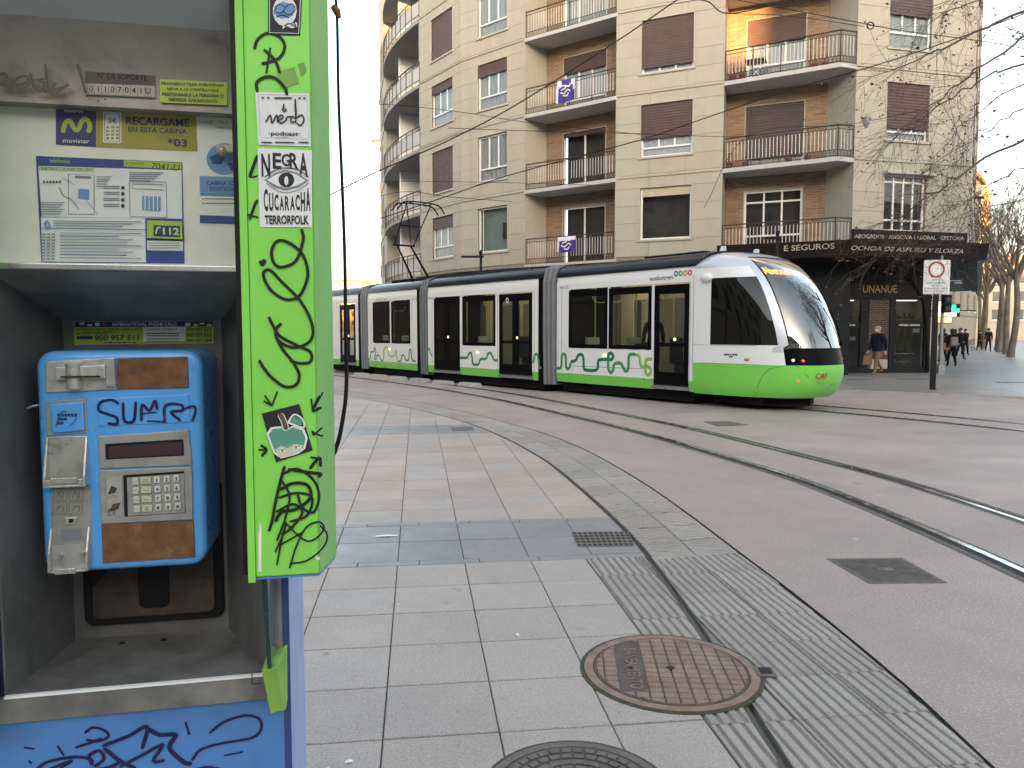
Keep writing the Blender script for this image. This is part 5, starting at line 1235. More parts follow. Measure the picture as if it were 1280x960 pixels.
for dx in (-.22, .22): hd.tube(crom([(k2[0]+dx, -.95, 5.82), (k2[0]+dx, -.72, 6.08), (k2[0]+dx, -.3, 6.14), (k2[0]+dx, .3, 6.14), (k2[0]+dx, .72, 6.08), (k2[0]+dx, .95, 5.82)], 4), .025, 6)
hd.rod((k2[0]-.22, -.4, 6.1), (k2[0]+.22, -.4, 6.1), .02).rod((k2[0]-.22, .4, 6.1), (k2[0]+.22, .4, 6.1), .02)
T(hd, 'pantograph_head', 'tram_under', PF, pb)

# ================================================================== CORNER APARTMENT BUILDING
mk('stone', (.385, .352, .285), .8, var=.06, scale=.9, rand=.02, streak=.32, scol=(.24, .22, .18), dirt=.35, dcol=(.27, .24, .19), dscale=.9, dlo=.5, dhi=.8, bump=.1, bscale=40)
mk('stone_trim', (.42, .385, .32), .8, var=.05, scale=1.5, dirt=.3, dcol=(.36, .31, .25), dscale=3)
mk('stone_joint', (.25, .22, .18), .9)
mk('plaster', (.40, .375, .34), .85, var=.05, dirt=.3, dcol=(.33, .3, .27), dscale=2)
mk('slab_white', (.45, .43, .41), .8, var=.05, dirt=.3, dcol=(.38, .35, .33), dscale=2.5)
mk('slab_grey', (.25, .24, .23), .8, var=.08)
mk('shutter', (.080, .052, .043), .6, var=.12, scale=2, rand=.1)
mk('win_white', (.74, .74, .72), .45, var=.03); mk('curtain', (.34, .355, .345), .9, var=.15, scale=6, stretch=(9, 9, .6)); mk('room_dark', (.035, .032, .03), .9); mk('room_mid', (.22, .26, .24), .9)
mk('rail_iron', (.045, .03, .022), .6); mk('baluster', (.60, .54, .48), .6); mk('blind', (.45, .40, .29), .8)
mk('canopy_brown', (.014, .010, .009), .6, var=.2, spec=.15); mk('shop_dark', (.012, .014, .017), .5, var=.15, spec=.2); mk('sign_letters', (.42, .38, .32), .5); mk('gold', (.30, .22, .10), .4, metal=.5)
mk('banner_purple', (.045, .025, .20), .8); mk('banner_white', (.66, .66, .68), .8); mk('pot', (.15, .05, .03), .8); mk('plant_green', (.04, .07, .02), .8, var=.4, scale=20)
MT['win_glass'] = glass('win_glass', (.88, .90, .90), 1.3, .02)
mk('far_window_b', (.06, .065, .07), .2)
MT['shop_glass'] = glass('shop_glass', (.6, .62, .62), 1.0, .02)
MT['brick'] = brickmat('brick', (.31, .20, .12), (.19, .115, .068), (.27, .215, .16), .42, .085)
MT['brick_dark'] = brickmat('brick_dark', (.10, .062, .048), (.035, .025, .022), (.16, .14, .12), .24, .07)
slat = MT['shutter']; nt = slat.node_tree; g_ = nd(nt, 'ShaderNodeNewGeometry'); sp_ = nd(nt, 'ShaderNodeSeparateXYZ'); nt.links.new(g_.outputs['Position'], sp_.inputs[0])
bn_ = nd(nt, 'ShaderNodeBump'); bn_.inputs['Strength'].default_value = .8; bn_.inputs['Distance'].default_value = .02
nt.links.new(math_n(nt, 'PINGPONG', math_n(nt, 'MULTIPLY', sp_.outputs[2], 20), 1), bn_.inputs['Height']); nt.links.new(bn_.outputs[0], nt.nodes['Principled BSDF'].inputs['Normal'])

V = {'A2': (-8.75, 52), 'A': (-7.57, 46.7), 'B': (-4.5, 38.4), 'Bm': (-2.28, 35.2), 'C': (.54, 32.6), 'D': (3.96, 30.0), 'E': (7.62, 28.3), 'F': (11.57, 26.5), 'G': (16.25, 27.7), 'H': (29.0, 48.8), 'A3': (-9.6, 62)}
def seg(a, b):
    (x0, y0), (x1, y1) = V[a], V[b]; return Frame(x0, y0, math.atan2(y1-y0, x1-x0)), math.hypot(x1-x0, y1-y0)
FL = lambda k: 4.37+3.08*k
NF, TOP = 5, 4.37+3.08*6.4
BL = thing('apartment_building', 'beige stone corner apartment block with curved facade and balconies', 'building', (4, 34, 0))
def Bd(mb, name, mat, F, parent=None, **kw): return mb.build(name, MT[mat] if isinstance(mat, str) else [MT[q] for q in mat], parent or BL, F, **kw)
def split(a, b, w):
    n = max(1, round((b-a)/w)); return [(a+(b-a)*i/n, a+(b-a)*(i+1)/n) for i in range(n)]
def panel(F, wall, x0, x1, z0, z1):
    g = .003; y = rnd.uniform(-.002, .003); mb = MB(); a, b, c, d, ch = x0+g, x1-g, z0+g, z1-g, .006
    mb.add([(a, .03, c), (b, .03, c), (b, .03, d), (a, .03, d), (a, y+ch, c), (b, y+ch, c), (b, y+ch, d), (a, y+ch, d), (a+ch, y, c+ch), (b-ch, y, c+ch), (b-ch, y, d-ch), (a+ch, y, d-ch)],
           [(0, 1, 5, 4), (1, 2, 6, 5), (2, 3, 7, 6), (3, 0, 4, 7), (4, 5, 9, 8), (5, 6, 10, 9), (6, 7, 11, 10), (7, 4, 8, 11), (8, 9, 10, 11)])
    Bd(mb, 'stone_panel', 'stone', F, wall, recalc=False)
def wall(F, L, op, nf=NF, flip=0):
    bk_ = MB()
    if op:
        x0, x1 = op; bk_.box(0, x0, .03, .35, 4.2, TOP).box(x1, L, .03, .35, 4.2, TOP)
        for k in range(nf): bk_.box(x0, x1, .03, .35, (FL(k-1)+2.62) if k else 4.2, FL(k)+.68)
        bk_.box(x0, x1, .03, .35, FL(nf-1)+2.62, TOP)
    else: bk_.box(0, L, .03, .35, 4.2, TOP)
    w = Bd(bk_, 'facade_wall', 'stone_joint', F)
    for k in range(nf):
        b = FL(k)
        if k: Bd(MB().ext([(0, -.035, b-.05), (0, -.045, b+.01), (0, .03, b+.06), (0, .03, b-.06)], (L, 0, 0)), 'string_course', 'stone_trim', F, w)
        for a, c in split(0, L, 1.5): panel(F, w, a, c, b+.06, b+.68); panel(F, w, a, c, b+2.62, b+3.02)
        for a, c in ((0, op[0]), (op[1], L)) if op else ((0, L),):
            for i in range(3):
                for u, v in split(a, c, 1.45): panel(F, w, u, v, b+.68+1.94*i/3, b+.68+1.94*(i+1)/3)
    up = MB().box(0, L, .0, .03, FL(nf)-.02, TOP); Bd(up, 'upper_wall', 'stone', F, w)
    return w
def window(F, x0, x1, z0, z1, shut=0, lights=3, low=.28, mat='curtain', blind=0, depth=.11, top=0, name='window'):
    f = MB(); y0, y1 = depth, depth+.05; t = .07
    f.box(x0, x0+t, y0, y1, z0, z1).box(x1-t, x1, y0, y1, z0, z1).box(x0+t, x1-t, y0, y1, z1-t, z1).box(x0+t, x1-t, y0, y1, z0, z0+t)
    wn_ = (x1-x0-2*t)/lights; zl_ = z0+(z1-z0)*low if low else z0
    for i in range(1, lights): f.box(x0+t+wn_*i-.03, x0+t+wn_*i+.03, y0-.004, y1, z0+t if not low or lights > 3 else zl_, z1-t)
    if low: f.box(x0+t, x1-t, y0-.008, y1+.002, zl_-.03, zl_+.03)
    if top: f.box(x0+t, x1-t, y0-.008, y1+.002, z1-top-.03, z1-top+.03)
    W = Bd(f, name, 'win_white', F)
    for i in range(lights): Bd(MB().box(x0+t+wn_*i+.03, x0+t+wn_*(i+1)-.03, y0+.02, y0+.028, zl_+.03 if low else z0+t, z1-t), 'pane', 'win_glass', F, W)
    if low: Bd(MB().box(x0+t, x1-t, y0+.02, y0+.028, z0+t, zl_-.03), 'pane', 'win_glass', F, W)
    if mat == 'curtain': 
        c = MB(); n = 14; c.add([(x0+(x1-x0)*i/n, y1+.012+(.03 if i % 2 else 0), zz) for i in range(n+1) for zz in (z0, z1)], [(2*i, 2*i+2, 2*i+3, 2*i+1) for i in range(n)]); Bd(c, 'curtain', 'curtain', F, W)
    Bd(MB().box(x0, x1, .36, .95, z0-.1, z1+.1), 'room', 'room_dark' if mat != 'mid' else 'room_mid', F, W) if mat != 'curtain' else None
    if shut: Bd(MB().box(x0+.02, x1-.02, y0-.06, y0-.03, z1-(z1-z0)*shut, z1), 'shutter', 'shutter', F, W)
    if blind: Bd(MB().box(x0+t, x1-t, y0-.03, y0-.015, z1-blind, z1-.02), 'blind', 'blind', F, W)
    Bd(MB().box(x0-.08, x1+.08, -.06, depth+.02, z0-.07, z0), 'sill', 'stone_trim', F, W)
    Bd(MB().box(x0-.03, x0, -.012, depth, z0, z1).box(x1, x1+.03, -.012, depth, z0, z1).box(x0-.03, x1+.03, -.012, depth, z1, z1+.03), 'surround', 'stone_trim', F, W)
    return W
def wz(k): return FL(k)+.68, FL(k)+2.62
# plain window bays
Fa, La = seg('B', 'Bm'); a0, a1 = Fa.loc(540, 250)[0], Fa.loc(566.5, 250)[0]; wall(Fa, La, (a0, a1))
for k, (s_, kw) in enumerate(((.28, {}), (1, {}), (.20, {}), (1, {}), (1, {}))): window(Fa, a0, a1, *wz(k), shut=s_, lights=3)
Fb, Lb = seg('Bm', 'C'); b0, b1_ = Fb.loc(597, 250)[0], Fb.loc(634, 250)[0]; wall(Fb, Lb, (b0, b1_))
for k, (s_, kw) in enumerate(((0, dict(lights=1, low=0, mat='mid')), (.0, {}), (.26, {}), (.12, {}), (.4, {}))): window(Fb, b0, b1_, *wz(k), shut=s_, **kw)
tv = Bd(MB().box(b1_-.55, b1_-.05, .30, .34, 5.6, 6.3), 'wall_screen', 'room_dark', Fb)
Fd, Ld = seg('D', 'E'); d0, d1 = Fd.loc(800, 250)[0], Fd.loc(864, 250)[0]; wall(Fd, Ld, (d0, d1))
for k, (s_, kw) in enumerate(((0, dict(lights=1, low=0, mat='dark', blind=.32)), (.66, dict(low=.18)), (.9, dict(low=.0)), (.55, {}), (1, {}))): window(Fd, d0, d1, *wz(k), shut=s_, **kw)
Ff, Lf = seg('F', 'G'); f0, f1 = Ff.loc(1107, 180)[0], Ff.loc(1160, 180)[0]; wf = wall(Ff, Lf, (f0, f1))
for k, (s_, kw) in enumerate(((0, dict(lights=4, low=.2, mat='dark', top=.25)), (.78, dict(low=.16)), (.42, dict()), (1, {}), (1, {}))): window(Ff, f0, f1, *wz(k), shut=s_, **kw)
Bd(MB().box(f0-.06, f1+.3, -.22, .0, FL(0)+2.60, FL(0)+2.70), 'hood', 'stone_trim', Ff)
# side street wall, left return
Fg, Lg = seg('G', 'H')
gw = Bd(MB().box(0, Lg, .0, .3, 4.2, TOP), 'side_wall', 'stone', Fg)
for k in range(NF):
    for i in range(4): Bd(MB().box(2+i*5, 3.6+i*5, -.02, .05, FL(k)+.68, FL(k)+2.62).box(1.9+i*5, 3.7+i*5, -.05, .0, FL(k)+.58, FL(k)+.66), 'side_window', 'shutter', Fg, gw)
for a, b in (('A2', 'A'), ('A3', 'A2')):
    Fx, Lx = seg(a, b); w = Bd(MB().box(0, Lx, 0, .3, 0, TOP), 'left_wall', 'stone', Fx)
    for k in range(NF):
        Bd(MB().box(Lx*.35, Lx*.65, -.02, .02, *wz(k)), 'side_window', 'shutter', Fx, w); Bd(MB().box(0, Lx, -.05, 0, FL(k)-.05, FL(k)+.05), 'string_course', 'stone_trim', Fx, w)
# balconies
def railing(F, path, k, parent):
    b = FL(k); fr, ba, sm = MB(), MB(), MB()
    for (x0, y0), (x1, y1) in zip(path, path[1:]):
        L = math.hypot(x1-x0, y1-y0); P_ = lambda t, z: (x0+(x1-x0)*t, y0+(y1-y0)*t, b+z)
        for z, r_ in ((1.06, .024), (.93, .014), (.24, .014), (.05, .014)): fr.rod(P_(0, z), P_(1, z), r_, 6)
        n = max(1, round(L/1.05))
        for i in range(n+1): fr.rod(P_(i/n, .02), P_(i/n, 1.06), .018, 6)
        m = max(2, round(L/.125))
        for i in range(1, m):
            ba.rod(P_(i/m, .245), P_(i/m, .925), .014, 4); sm.rod(P_(i/m, .055), P_(i/m, .235), .007, 4)
    r_ = Bd(fr, 'railing', 'rail_iron', F, parent)
    o = Bd(ba, 'balusters', 'baluster', F, parent); o['kind'] = 'stuff'; o = Bd(sm, 'lower_bars', 'rail_iron', F, parent); o['kind'] = 'stuff'
def recess(F, L, xb0, xb1, dp, win, path, wtypes, slab_poly):
    bw = MB(); wx0, wx1 = win
    bw.box(xb0, wx0, dp, dp+.2, 4.2, TOP).box(wx1, xb1, dp, dp+.2, 4.2, TOP)
    for k in range(NF+1): bw.box(wx0, wx1, dp, dp+.2, (FL(k-1)+2.42) if k else 4.2, FL(k)+.04 if k < NF else TOP)
    w = Bd(bw, 'recess_wall', 'brick', F)
    Bd(MB().ext([(0.0, .0, 4.2), (xb0, dp, 4.2), (xb0-.12, dp+.1, 4.2), (-.1, .1, 4.2)], (0, 0, TOP-4.2)), 'recess_cheek', 'stone', F, w)
    Bd(MB().ext([(L, .0, 4.2), (xb1, dp, 4.2), (xb1+.12, dp+.1, 4.2), (L+.1, .1, 4.2)], (0, 0, TOP-4.2)), 'recess_cheek', 'stone', F, w)
    for k in range(NF+1):
        s_ = Bd(MB().xy(slab_poly, FL(k)-.15, FL(k)), 'balcony', 'slab_white', F, bevel=.01)
        if k < NF:
            railing(F, path, k, s_)
            kw = wtypes[k]; window(Frame(*F.w(0, dp)[:2], F.ang), wx0, wx1, FL(k)+.05, FL(k)+2.40, depth=.08, name='balcony_window', **kw)
    return w
Fc, Lc = seg('C', 'D'); dp = 1.25; xb0 = Fc.loc(683, 200, dp)[0]; xb1 = Lc+.3
recess(Fc, Lc, xb0, xb1, dp, (Fc.loc(704, 200, dp)[0], Fc.loc(757, 200, dp)[0]), [(.03, .04), (Lc-.03, .04)],
       [dict(lights=2, low=.0, mat='dark'), dict(lights=2, low=0, mat='dark', shut=.08), dict(lights=3, low=.25, shut=.28), dict(lights=3, low=.0), dict(lights=3, low=.3)], [(0, -.06), (Lc, -.06), (Lc+.05, .0), (xb1, dp), (xb0, dp), (-.02, .0)])
Fe, Le = seg('E', 'F'); dp = 1.1; yb0 = Fe.loc(907, 200, dp)[0]; yb1 = Fe.loc(1033, 200, dp)[0]
recess(Fe, Le, yb0, yb1, dp, (Fe.loc(931, 200, dp)[0], Fe.loc(1004, 200, dp)[0]), [(.03, .02), (Le*.885, -.42), (Le-.02, .0)],
       [dict(lights=3, low=.3, mat='dark', top=.42), dict(lights=3, low=.25, shut=.82), dict(lights=3, low=.3, shut=.38), dict(lights=3, low=.2, shut=.5), dict(lights=3, low=0, shut=1)], [(0, -.03), (Le*.89, -.47), (Le+.02, .02), (yb1, dp), (yb0, dp)])
# curved balconies at the far left
(ax, ay), (bx_, by_) = V['A'], V['B']
arc = []
for i in range(13):
    t = i/12; x, y = ax+(bx_-ax)*t, ay+(by_-ay)*t; n_ = Vector((-(by_-ay), bx_-ax)).normalized(); bul = .62*math.sin(math.pi*t)**.8
    arc.append((x-n_.x*-bul*-1*1 if False else x+min(0, -abs(n_.x))*bul, y-abs(n_.y)*bul*.3))
back = [(x+1.35, y+.55) for x, y in (V['A'], V['B'])]
fs = MB(); 
FZ = Frame(ax, ay, math.atan2(by_-ay, bx_-ax)); LZ = math.hypot(bx_-ax, by_-ay)
rw = Bd(MB().box(0, LZ, 1.3, 1.5, 0, TOP), 'curved_recess_wall', 'plaster', FZ)
Bd(MB().box(-.02, .35, .0, 1.3, 0, TOP), 'recess_pier', 'stone', FZ, rw); Bd(MB().box(LZ-.2, LZ, .02, 1.3, 0, TOP), 'recess_cheek', 'stone', FZ, rw); Bd(MB().box(LZ*.40, LZ*.44, .1, 1.3, 4.2, TOP), 'partition', 'win_white', FZ, rw)
for k in range(NF+1):
    s_ = MB(); b = FL(k); poly = arc+[back[1], back[0]]
    s_.add([(x, y, b-.16) for x, y in poly]+[(x, y, b) for x, y in poly], [tuple(range(len(poly))), tuple(range(2*len(poly)-1, len(poly)-1, -1))]+[(i, (i+1) % len(poly), len(poly)+(i+1) % len(poly), len(poly)+i) for i in range(len(poly))])
    sb = Bd(s_, 'curved_balcony', 'slab_grey', WORLD)
    if k < NF:
        fr = MB()
        for z, r_ in ((1.05, .03), (.9, .015), (.2, .02)): fr.tube([(x, y, b+z) for x, y in arc], r_, 6)
        for i in range(0, 13): fr.rod((*arc[i], b), (*arc[i], b+1.05), .022, 5)
        Bd(fr, 'railing', 'rail_iron', WORLD, sb)
        pn = MB(); pn.add([(x+.03, y, b+z) for x, y in arc for z in (.22, .88)], [(2*i, 2*i+2, 2*i+3, 2*i+1) for i in range(12)]); Bd(pn, 'railing_panel', 'slab_white', WORLD, sb)
        Bd(MB().box(LZ*.5, LZ*.92, 1.22, 1.3, b, b+2.4), 'shutter', 'shutter', FZ, rw); Bd(MB().box(LZ*.12, LZ*.32, 1.22, 1.3, b, b+2.4), 'balcony_door', 'win_white', FZ, rw)
# roof, ground floor, canopy
rp = [V[q] for q in ('A3', 'A2', 'A', 'B', 'Bm', 'C', 'D', 'E', 'F', 'G', 'H')]+[(20, 60)]
Bd(MB().xy([(x, y) for x, y in rp], TOP-.01, TOP+.4), 'roof', 'stone_trim', WORLD)
order = ['A', 'B', 'Bm', 'C', 'D', 'E', 'F']
for a, b in zip(order, order[1:]):
    Fx, Lx = seg(a, b)
    dy = -.75 if b != 'F' else 0; Bd(MB().box(0, Lx, .9+dy, 1.1+dy, 0, 4.19), 'shop_wall', 'stone' if b != 'F' else 'shop_dark', Fx)
    Bd(MB().box(Lx*.3, Lx*.6, .84+dy, .895+dy, .1, 3.0), 'shop_door', 'shop_dark' if b == 'F' else 'blind', Fx); Bd(MB().box(.2, Lx*.26, .86+dy, .895+dy, .9, 3.0), 'shop_window', 'far_window_b', Fx)
    if b == 'F': Bd(MB().box(-.2, Lx+.2, .0, 1.4, 4.20, 4.25), 'soffit', 'canopy_brown', Fx)
Bd(MB().xy([V['E'], V['F'], V['G'], V['H'], (20, 60), (6, 42)], 4.13, 4.19), 'soffit', 'canopy_brown', WORLD)
CP = [(0, 4.72), (-.92, 4.62), (-.80, 4.08), (0, 4.0)]
def canopy_run(names, prof):
    pts = [V[q] for q in names]; mb = MB(); rings = []
    for i, p in enumerate(pts):
        d0 = Vector(pts[i])-Vector(pts[i-1]) if i else Vector(pts[1])-Vector(pts[0]); d1 = Vector(pts[i+1])-Vector(pts[i]) if i < len(pts)-1 else d0
        d0.normalize(); d1.normalize(); n0 = Vector((-d0.y, d0.x)); n1 = Vector((-d1.y, d1.x)); n = (n0+n1); n = n/(n.length_squared/2)
        rings.append([(p[0]+n.x*y, p[1]+n.y*y, z) for y, z in prof])
    k = len(prof); mb.add([q for r_ in rings for q in r_], [(i*k+j, i*k+(j+1) % k, (i+1)*k+(j+1) % k, (i+1)*k+j) for i in range(len(pts)-1) for j in range(k)]+[tuple(range(k)), tuple((len(pts)-1)*k+j for j in range(k))])
    return mb
cn = Bd(canopy_run(['E', 'F', 'G'], CP), 'canopy', 'canopy_brown', WORLD)
Bd(canopy_run(['B', 'Bm', 'C', 'D', 'E'], [(0, 4.28), (-.3, 4.25), (-.25, 4.0), (0, 3.95)]), 'canopy', 'canopy_brown', WORLD)
Bd(canopy_run(['G', 'H'], [(0, 4.70), (-.5, 4.60), (-.3, 4.1), (0, 4.05)]), 'canopy', 'canopy_brown', WORLD)
up = Bd(MB().box(.0, Lf*.97, -.10, -.01, 4.66, 5.06), 'upper_sign', 'canopy_brown', Ff)
def sign_text(F, s_, px0, py0, px1, py1, y, mat, parent, sk=0, bold=.01, shear=0, dz=0):
    a, b, t = F.loc(px0, py1, y), F.loc(px1, py1+sk, y), F.loc(px0, py0, y)
    mb = MB(); mb.text(s_, a[0], a[1], b[0], t[1]-a[1], y, bold=bold, shear=shear, slope=(b[1]-a[1])/(b[0]-a[0]))
    if dz: mb.v = [(x, y+(z-a[1])*dz*-1, z) for x, yy, z in mb.v]
    Bd(mb, 'sign_lettering', mat, F, parent, recalc=False)
sign_text(Ff, 'ABOGADOS · ASESORIA LABORAL · GESTORIA', 1068, 292.5, 1205, 297.5, -.106, 'sign_letters', up, sk=3)
sign_text(Ff, 'OCHOA DE ASPURU Y ELORZA', 1063, 307, 1204, 312.5, -.90, 'sign_letters', cn, sk=4.5, shear=.3, dz=.2)
sign_text(Fe, 'E SEGUROS', 980, 307, 1043, 314, -.90, 'sign_letters', cn, sk=-3, dz=.2)
# corner shop
SZ = 28.75; sx0, sx1 = AT(1000, 414, SZ).x, AT(1163, 414, SZ).x
SH = Frame(sx0, SZ, 0); SL = sx1-sx0
SP = thing('corner_shop', 'dark shopfront with two lit display windows at the street corner', 'shop', (sx0+SL/2, SZ, 0))
def Sp(mb, name, mat, parent=None, **kw): return mb.build(name, MT[mat], parent or SP, SH, **kw)
def Sx(px, py=420, y=0): return SH.loc(px, py, y)
zt, zb = Sx(1100, 372)[1], Sx(1100, 461)[1]
w1a, w1b, ka, kb_, w2a, w2b = Sx(1032)[0], Sx(1077)[0], Sx(1086)[0], Sx(1112)[0], Sx(1117)[0], Sx(1157)[0]
front = MB(); front.box(0, SL, 0, .25, zt, 4.2).box(0, SL, 0, .25, .04, zb).box(0, w1a, 0, .25, zb, zt).box(w1b, ka, 0, .25, zb, zt).box(kb_, w2a, 0, .25, zb, zt).box(w2b, SL, 0, .25, zb, zt)
fo = Sp(front, 'shopfront', 'shop_dark')
Sp(MB().box(ka, kb_, .06, .25, zb, zt), 'brick_pier', 'brick_dark', fo); Sp(MB().box(ka+.1, kb_-.05, .0, .05, zb-.02, zb+.35), 'pier_base', 'plaster', fo)
Sp(MB().box(0, SL, -.06, -.001, zt-.03, zt+.05), 'lintel', 'shop_dark', fo)
ap = [Sx(px, py, -.05) for px, py in ((1048, 352), (1068, 341), (1095, 337), (1122, 341), (1142, 352), (1154, 372), (1159, 400), (1160, 440), (1160, 464))]
Sp(MB().tube([(x, -.03, z) for x, z in ap], .07, 8), 'arch_moulding', 'canopy_brown', fo, smooth=True)
for s_, a, b in (('UNANUE', Sx(1078.5, 366, -.03), Sx(1121, 366, -.03)),):
    Sp(MB().text(s_, a[0], a[1], b[0], Sx(1078, 356.5)[1]-a[1], -.03, bold=.01), 'shop_name', 'gold', fo, recalc=False)
MT['display_light'] = emit('display_light', (1, .85, .65), 4.0)
mk('display_wall', (.30, .28, .22), .8, var=.15, scale=1.5); mk('shelf_white', (.6, .58, .53), .6); mk('shoe_black', (.02, .018, .018), .4); mk('shoe_brown', (.09, .045, .03), .5); mk('wood', (.3, .2, .11), .6)
for n_, (a, b) in enumerate(((w1a, w1b), (w2a, w2b))):
    W = Sp(MB().box(a, a+.05, -.01, .2, zb, zt).box(b-.05, b, -.01, .2, zb, zt).box(a, b, -.01, .2, zt-.06, zt).box(a, b, -.01, .2, zb, zb+.06), 'display_window', 'shop_dark')
    Sp(MB().box(a+.05, b-.05, .04, .05, zb+.06, zt-.06), 'pane', 'shop_glass', W)
    Sp(MB().box(a-.1, b+.1, 1.1, 1.2, zb, zt).box(a-.2, a-.1, .25, 1.2, zb, zt).box(b+.1, b+.2, .25, 1.2, zb, zt).box(a-.1, b+.1, .25, 1.2, zb-.1, zb), 'display_back', 'display_wall', W)
    Sp(MB().box(a+.1, b-.1, .5, .7, zt-.10, zt-.07), 'display_lamp', 'display_light', W)
    zz = Sx(1130, 408)[1]; t0, t1 = (Sx(1044)[0], Sx(1069)[0]) if n_ == 0 else (Sx(1124)[0], Sx(1150)[0])
    Sp(MB().text('rebajas unanue', t0, zz, t1, .10, .036, bold=.02), 'window_lettering', 'white_print', W, recalc=False); Sp(MB().box(a+.05, b-.05, .038, .039, zz-.06, zz+.17), 'dark_band', 'shop_dark', W)
    for zc, x0, x1 in ((Sx(1130, 442)[1], a+.15, b-.2), (Sx(1130, 452)[1], a+.1, a+.75), (Sx(1130, 398)[1], a+.1, b-.1)):
        Sp(MB().box(x0, x1, .35, .8, zc-.03, zc), 'shelf', 'shelf_white', W)
        x = x0+.08
        while x < x1-.1:
            h = rnd.uniform(.08, .22); m = rnd.choice(('shoe_black', 'shoe_black', 'shoe_brown'))
            Sp(MB().ball((x, .5, zc+.05), .09, 8, sc=(.9, 1.4, .55)).tube([(x-.03, .55, zc+.05), (x-.03, .57, zc+h+.06)], [.05, .045], 7), 'shoe', m, W); x += rnd.uniform(.18, .30)
    for x in (b-.35, b-.6): Sp(MB().box(x, x+.05, .6, .65, zb, zb+1.7), 'stand', 'wood', W)
    Sp(MB().box(b-.45, b-.2, .06, .075, zb+1.05+.3*n_, zb+1.2+.3*n_), 'price_card', 'white_print', W)
SRF = Frame(sx1, SZ, R(63.5)); srw = MB().box(0, 24, .0, .3, 0, 4.2); srw.build('side_shop_wall', MT['plaster'], SP, SRF)
for i in range(4): MB().box(1+i*5.5, 4.5+i*5.5, -.03, .02, .5, 3.2).build('side_shop_window', MT['shop_dark'], SP, SRF)
# banners on two balconies, table and pots on another
def banner(k, px0, px1, pyt, pyb, label):
    a, b = Fc.loc(px0, pyt, -.02), Fc.loc(px1, pyt, -.02); zb_ = Fc.loc(px0, pyb, -.02)[1]; zt_ = FL(k)+1.02
    n = 8; f = MB(); f.add([(a[0]+(b[0]-a[0])*i/n, -.06-.03*math.sin(i*1.7)-.02*j, zt_-(zt_-zb_)*j/4-.12*math.sin(i/n*3)*j/4*(1-i/n)) for i in range(n+1) for j in range(5)], [(5*i+j, 5*i+5+j, 5*i+6+j, 5*i+1+j) for i in range(n) for j in range(4)])
    f.mi = [1 if (i < 1 or (k == 0 and j < 1) or (k == 2 and (i+j*1.6 < 2.0 or i+ (3-j)*.9 > 8.2))) else 0 for i in range(n) for j in range(4)]
    t = thing('banner', label, 'banner', Fc.w(a[0], -.05, zt_), 'purple banners on the balconies')
    f.build('cloth', [MT['banner_purple'], MT['banner_white']], t, Fc, recalc=False)
    s_ = MB(); cx, cz = (a[0]+b[0])/2, (zt_+zb_)/2
    for q in ([(-.3, .12), (-.1, .2), (.05, .1), (-.2, .02)], [(0, .2), (.2, .12), (.3, .22)], [(-.25, -.05), (-.05, -.12), (.15, .0), (.3, -.08)], [(-.1, -.2), (.1, -.22), (.2, -.12)]): s_.stroke([(cx+u*.9, cz+v) for u, v in q], .05, -.16)
    s_.build('emblem', MT['banner_white'], t, Fc, recalc=False)
banner(2, 697, 720, 104, 130, 'purple and white banner on the second balcony from the top'); banner(0, 698, 721, 297, 315, 'purple banner hanging from the lowest balcony above the tram')
k = 2; p = Fe.w(Fe.loc(945, 80, .5)[0], .5, FL(k)); t = thing('balcony_table', 'small dark folding table on the corner balcony', 'table', p)
MB().box(-.35, .35, -.3, .3, .70, .74).build('table_top', MT['shoe_brown'], t, Frame(p.x, p.y, Fe.ang, p.z)); MB().rod((-.3, -.2, 0), (.3, .2, .7), .02).rod((.3, -.2, 0), (-.3, .2, .7), .02).build('folding_legs', MT['win_white'], t, Frame(p.x, p.y, Fe.ang, p.z))
for i, (px, kk) in enumerate(((926, 2), (914, 2), (1028, 2), (1015, 2), (912, 1), (932, 1), (986, 1), (1010, 1))):
    p = Fe.w(Fe.loc(px, 200, .25 if px < 1000 else .1)[0], .25 if px < 1000 else .1, FL(kk)); t = thing('potted_plant', ['low brown potted plant by the balcony table', 'potted plant at the left end of the upper corner balcony', 'potted plant near the right end of the upper corner balcony', 'potted plant right of the window on the upper corner balcony', 'potted plant at the left end of the middle corner balcony', 'second potted plant on the middle corner balcony', 'potted plant under the shuttered window of the middle balcony', 'potted plant near the bend of the middle corner balcony'][i], 'plant', p, 'potted plants on the corner balconies')
    FP = Frame(p.x, p.y, 0, p.z); MB().lathe([(.09, 0), (.13, .22)], n=10).build('pot', MT['pot'], t, FP)
    lf = MB()
    for q in range(26): a_ = rnd.uniform(0, 6.28); r_ = rnd.uniform(0, .16); z_ = rnd.uniform(.22, .5); lf.add([(r_*math.cos(a_)+dx, r_*math.sin(a_)+dy, z_+dz) for dx, dy, dz in ((-.04, 0, 0), (.02, .03, .03), (.04, -.02, .06))], [(0, 1, 2)])
    lf.build('foliage', MT['plant_green'], t, FP)

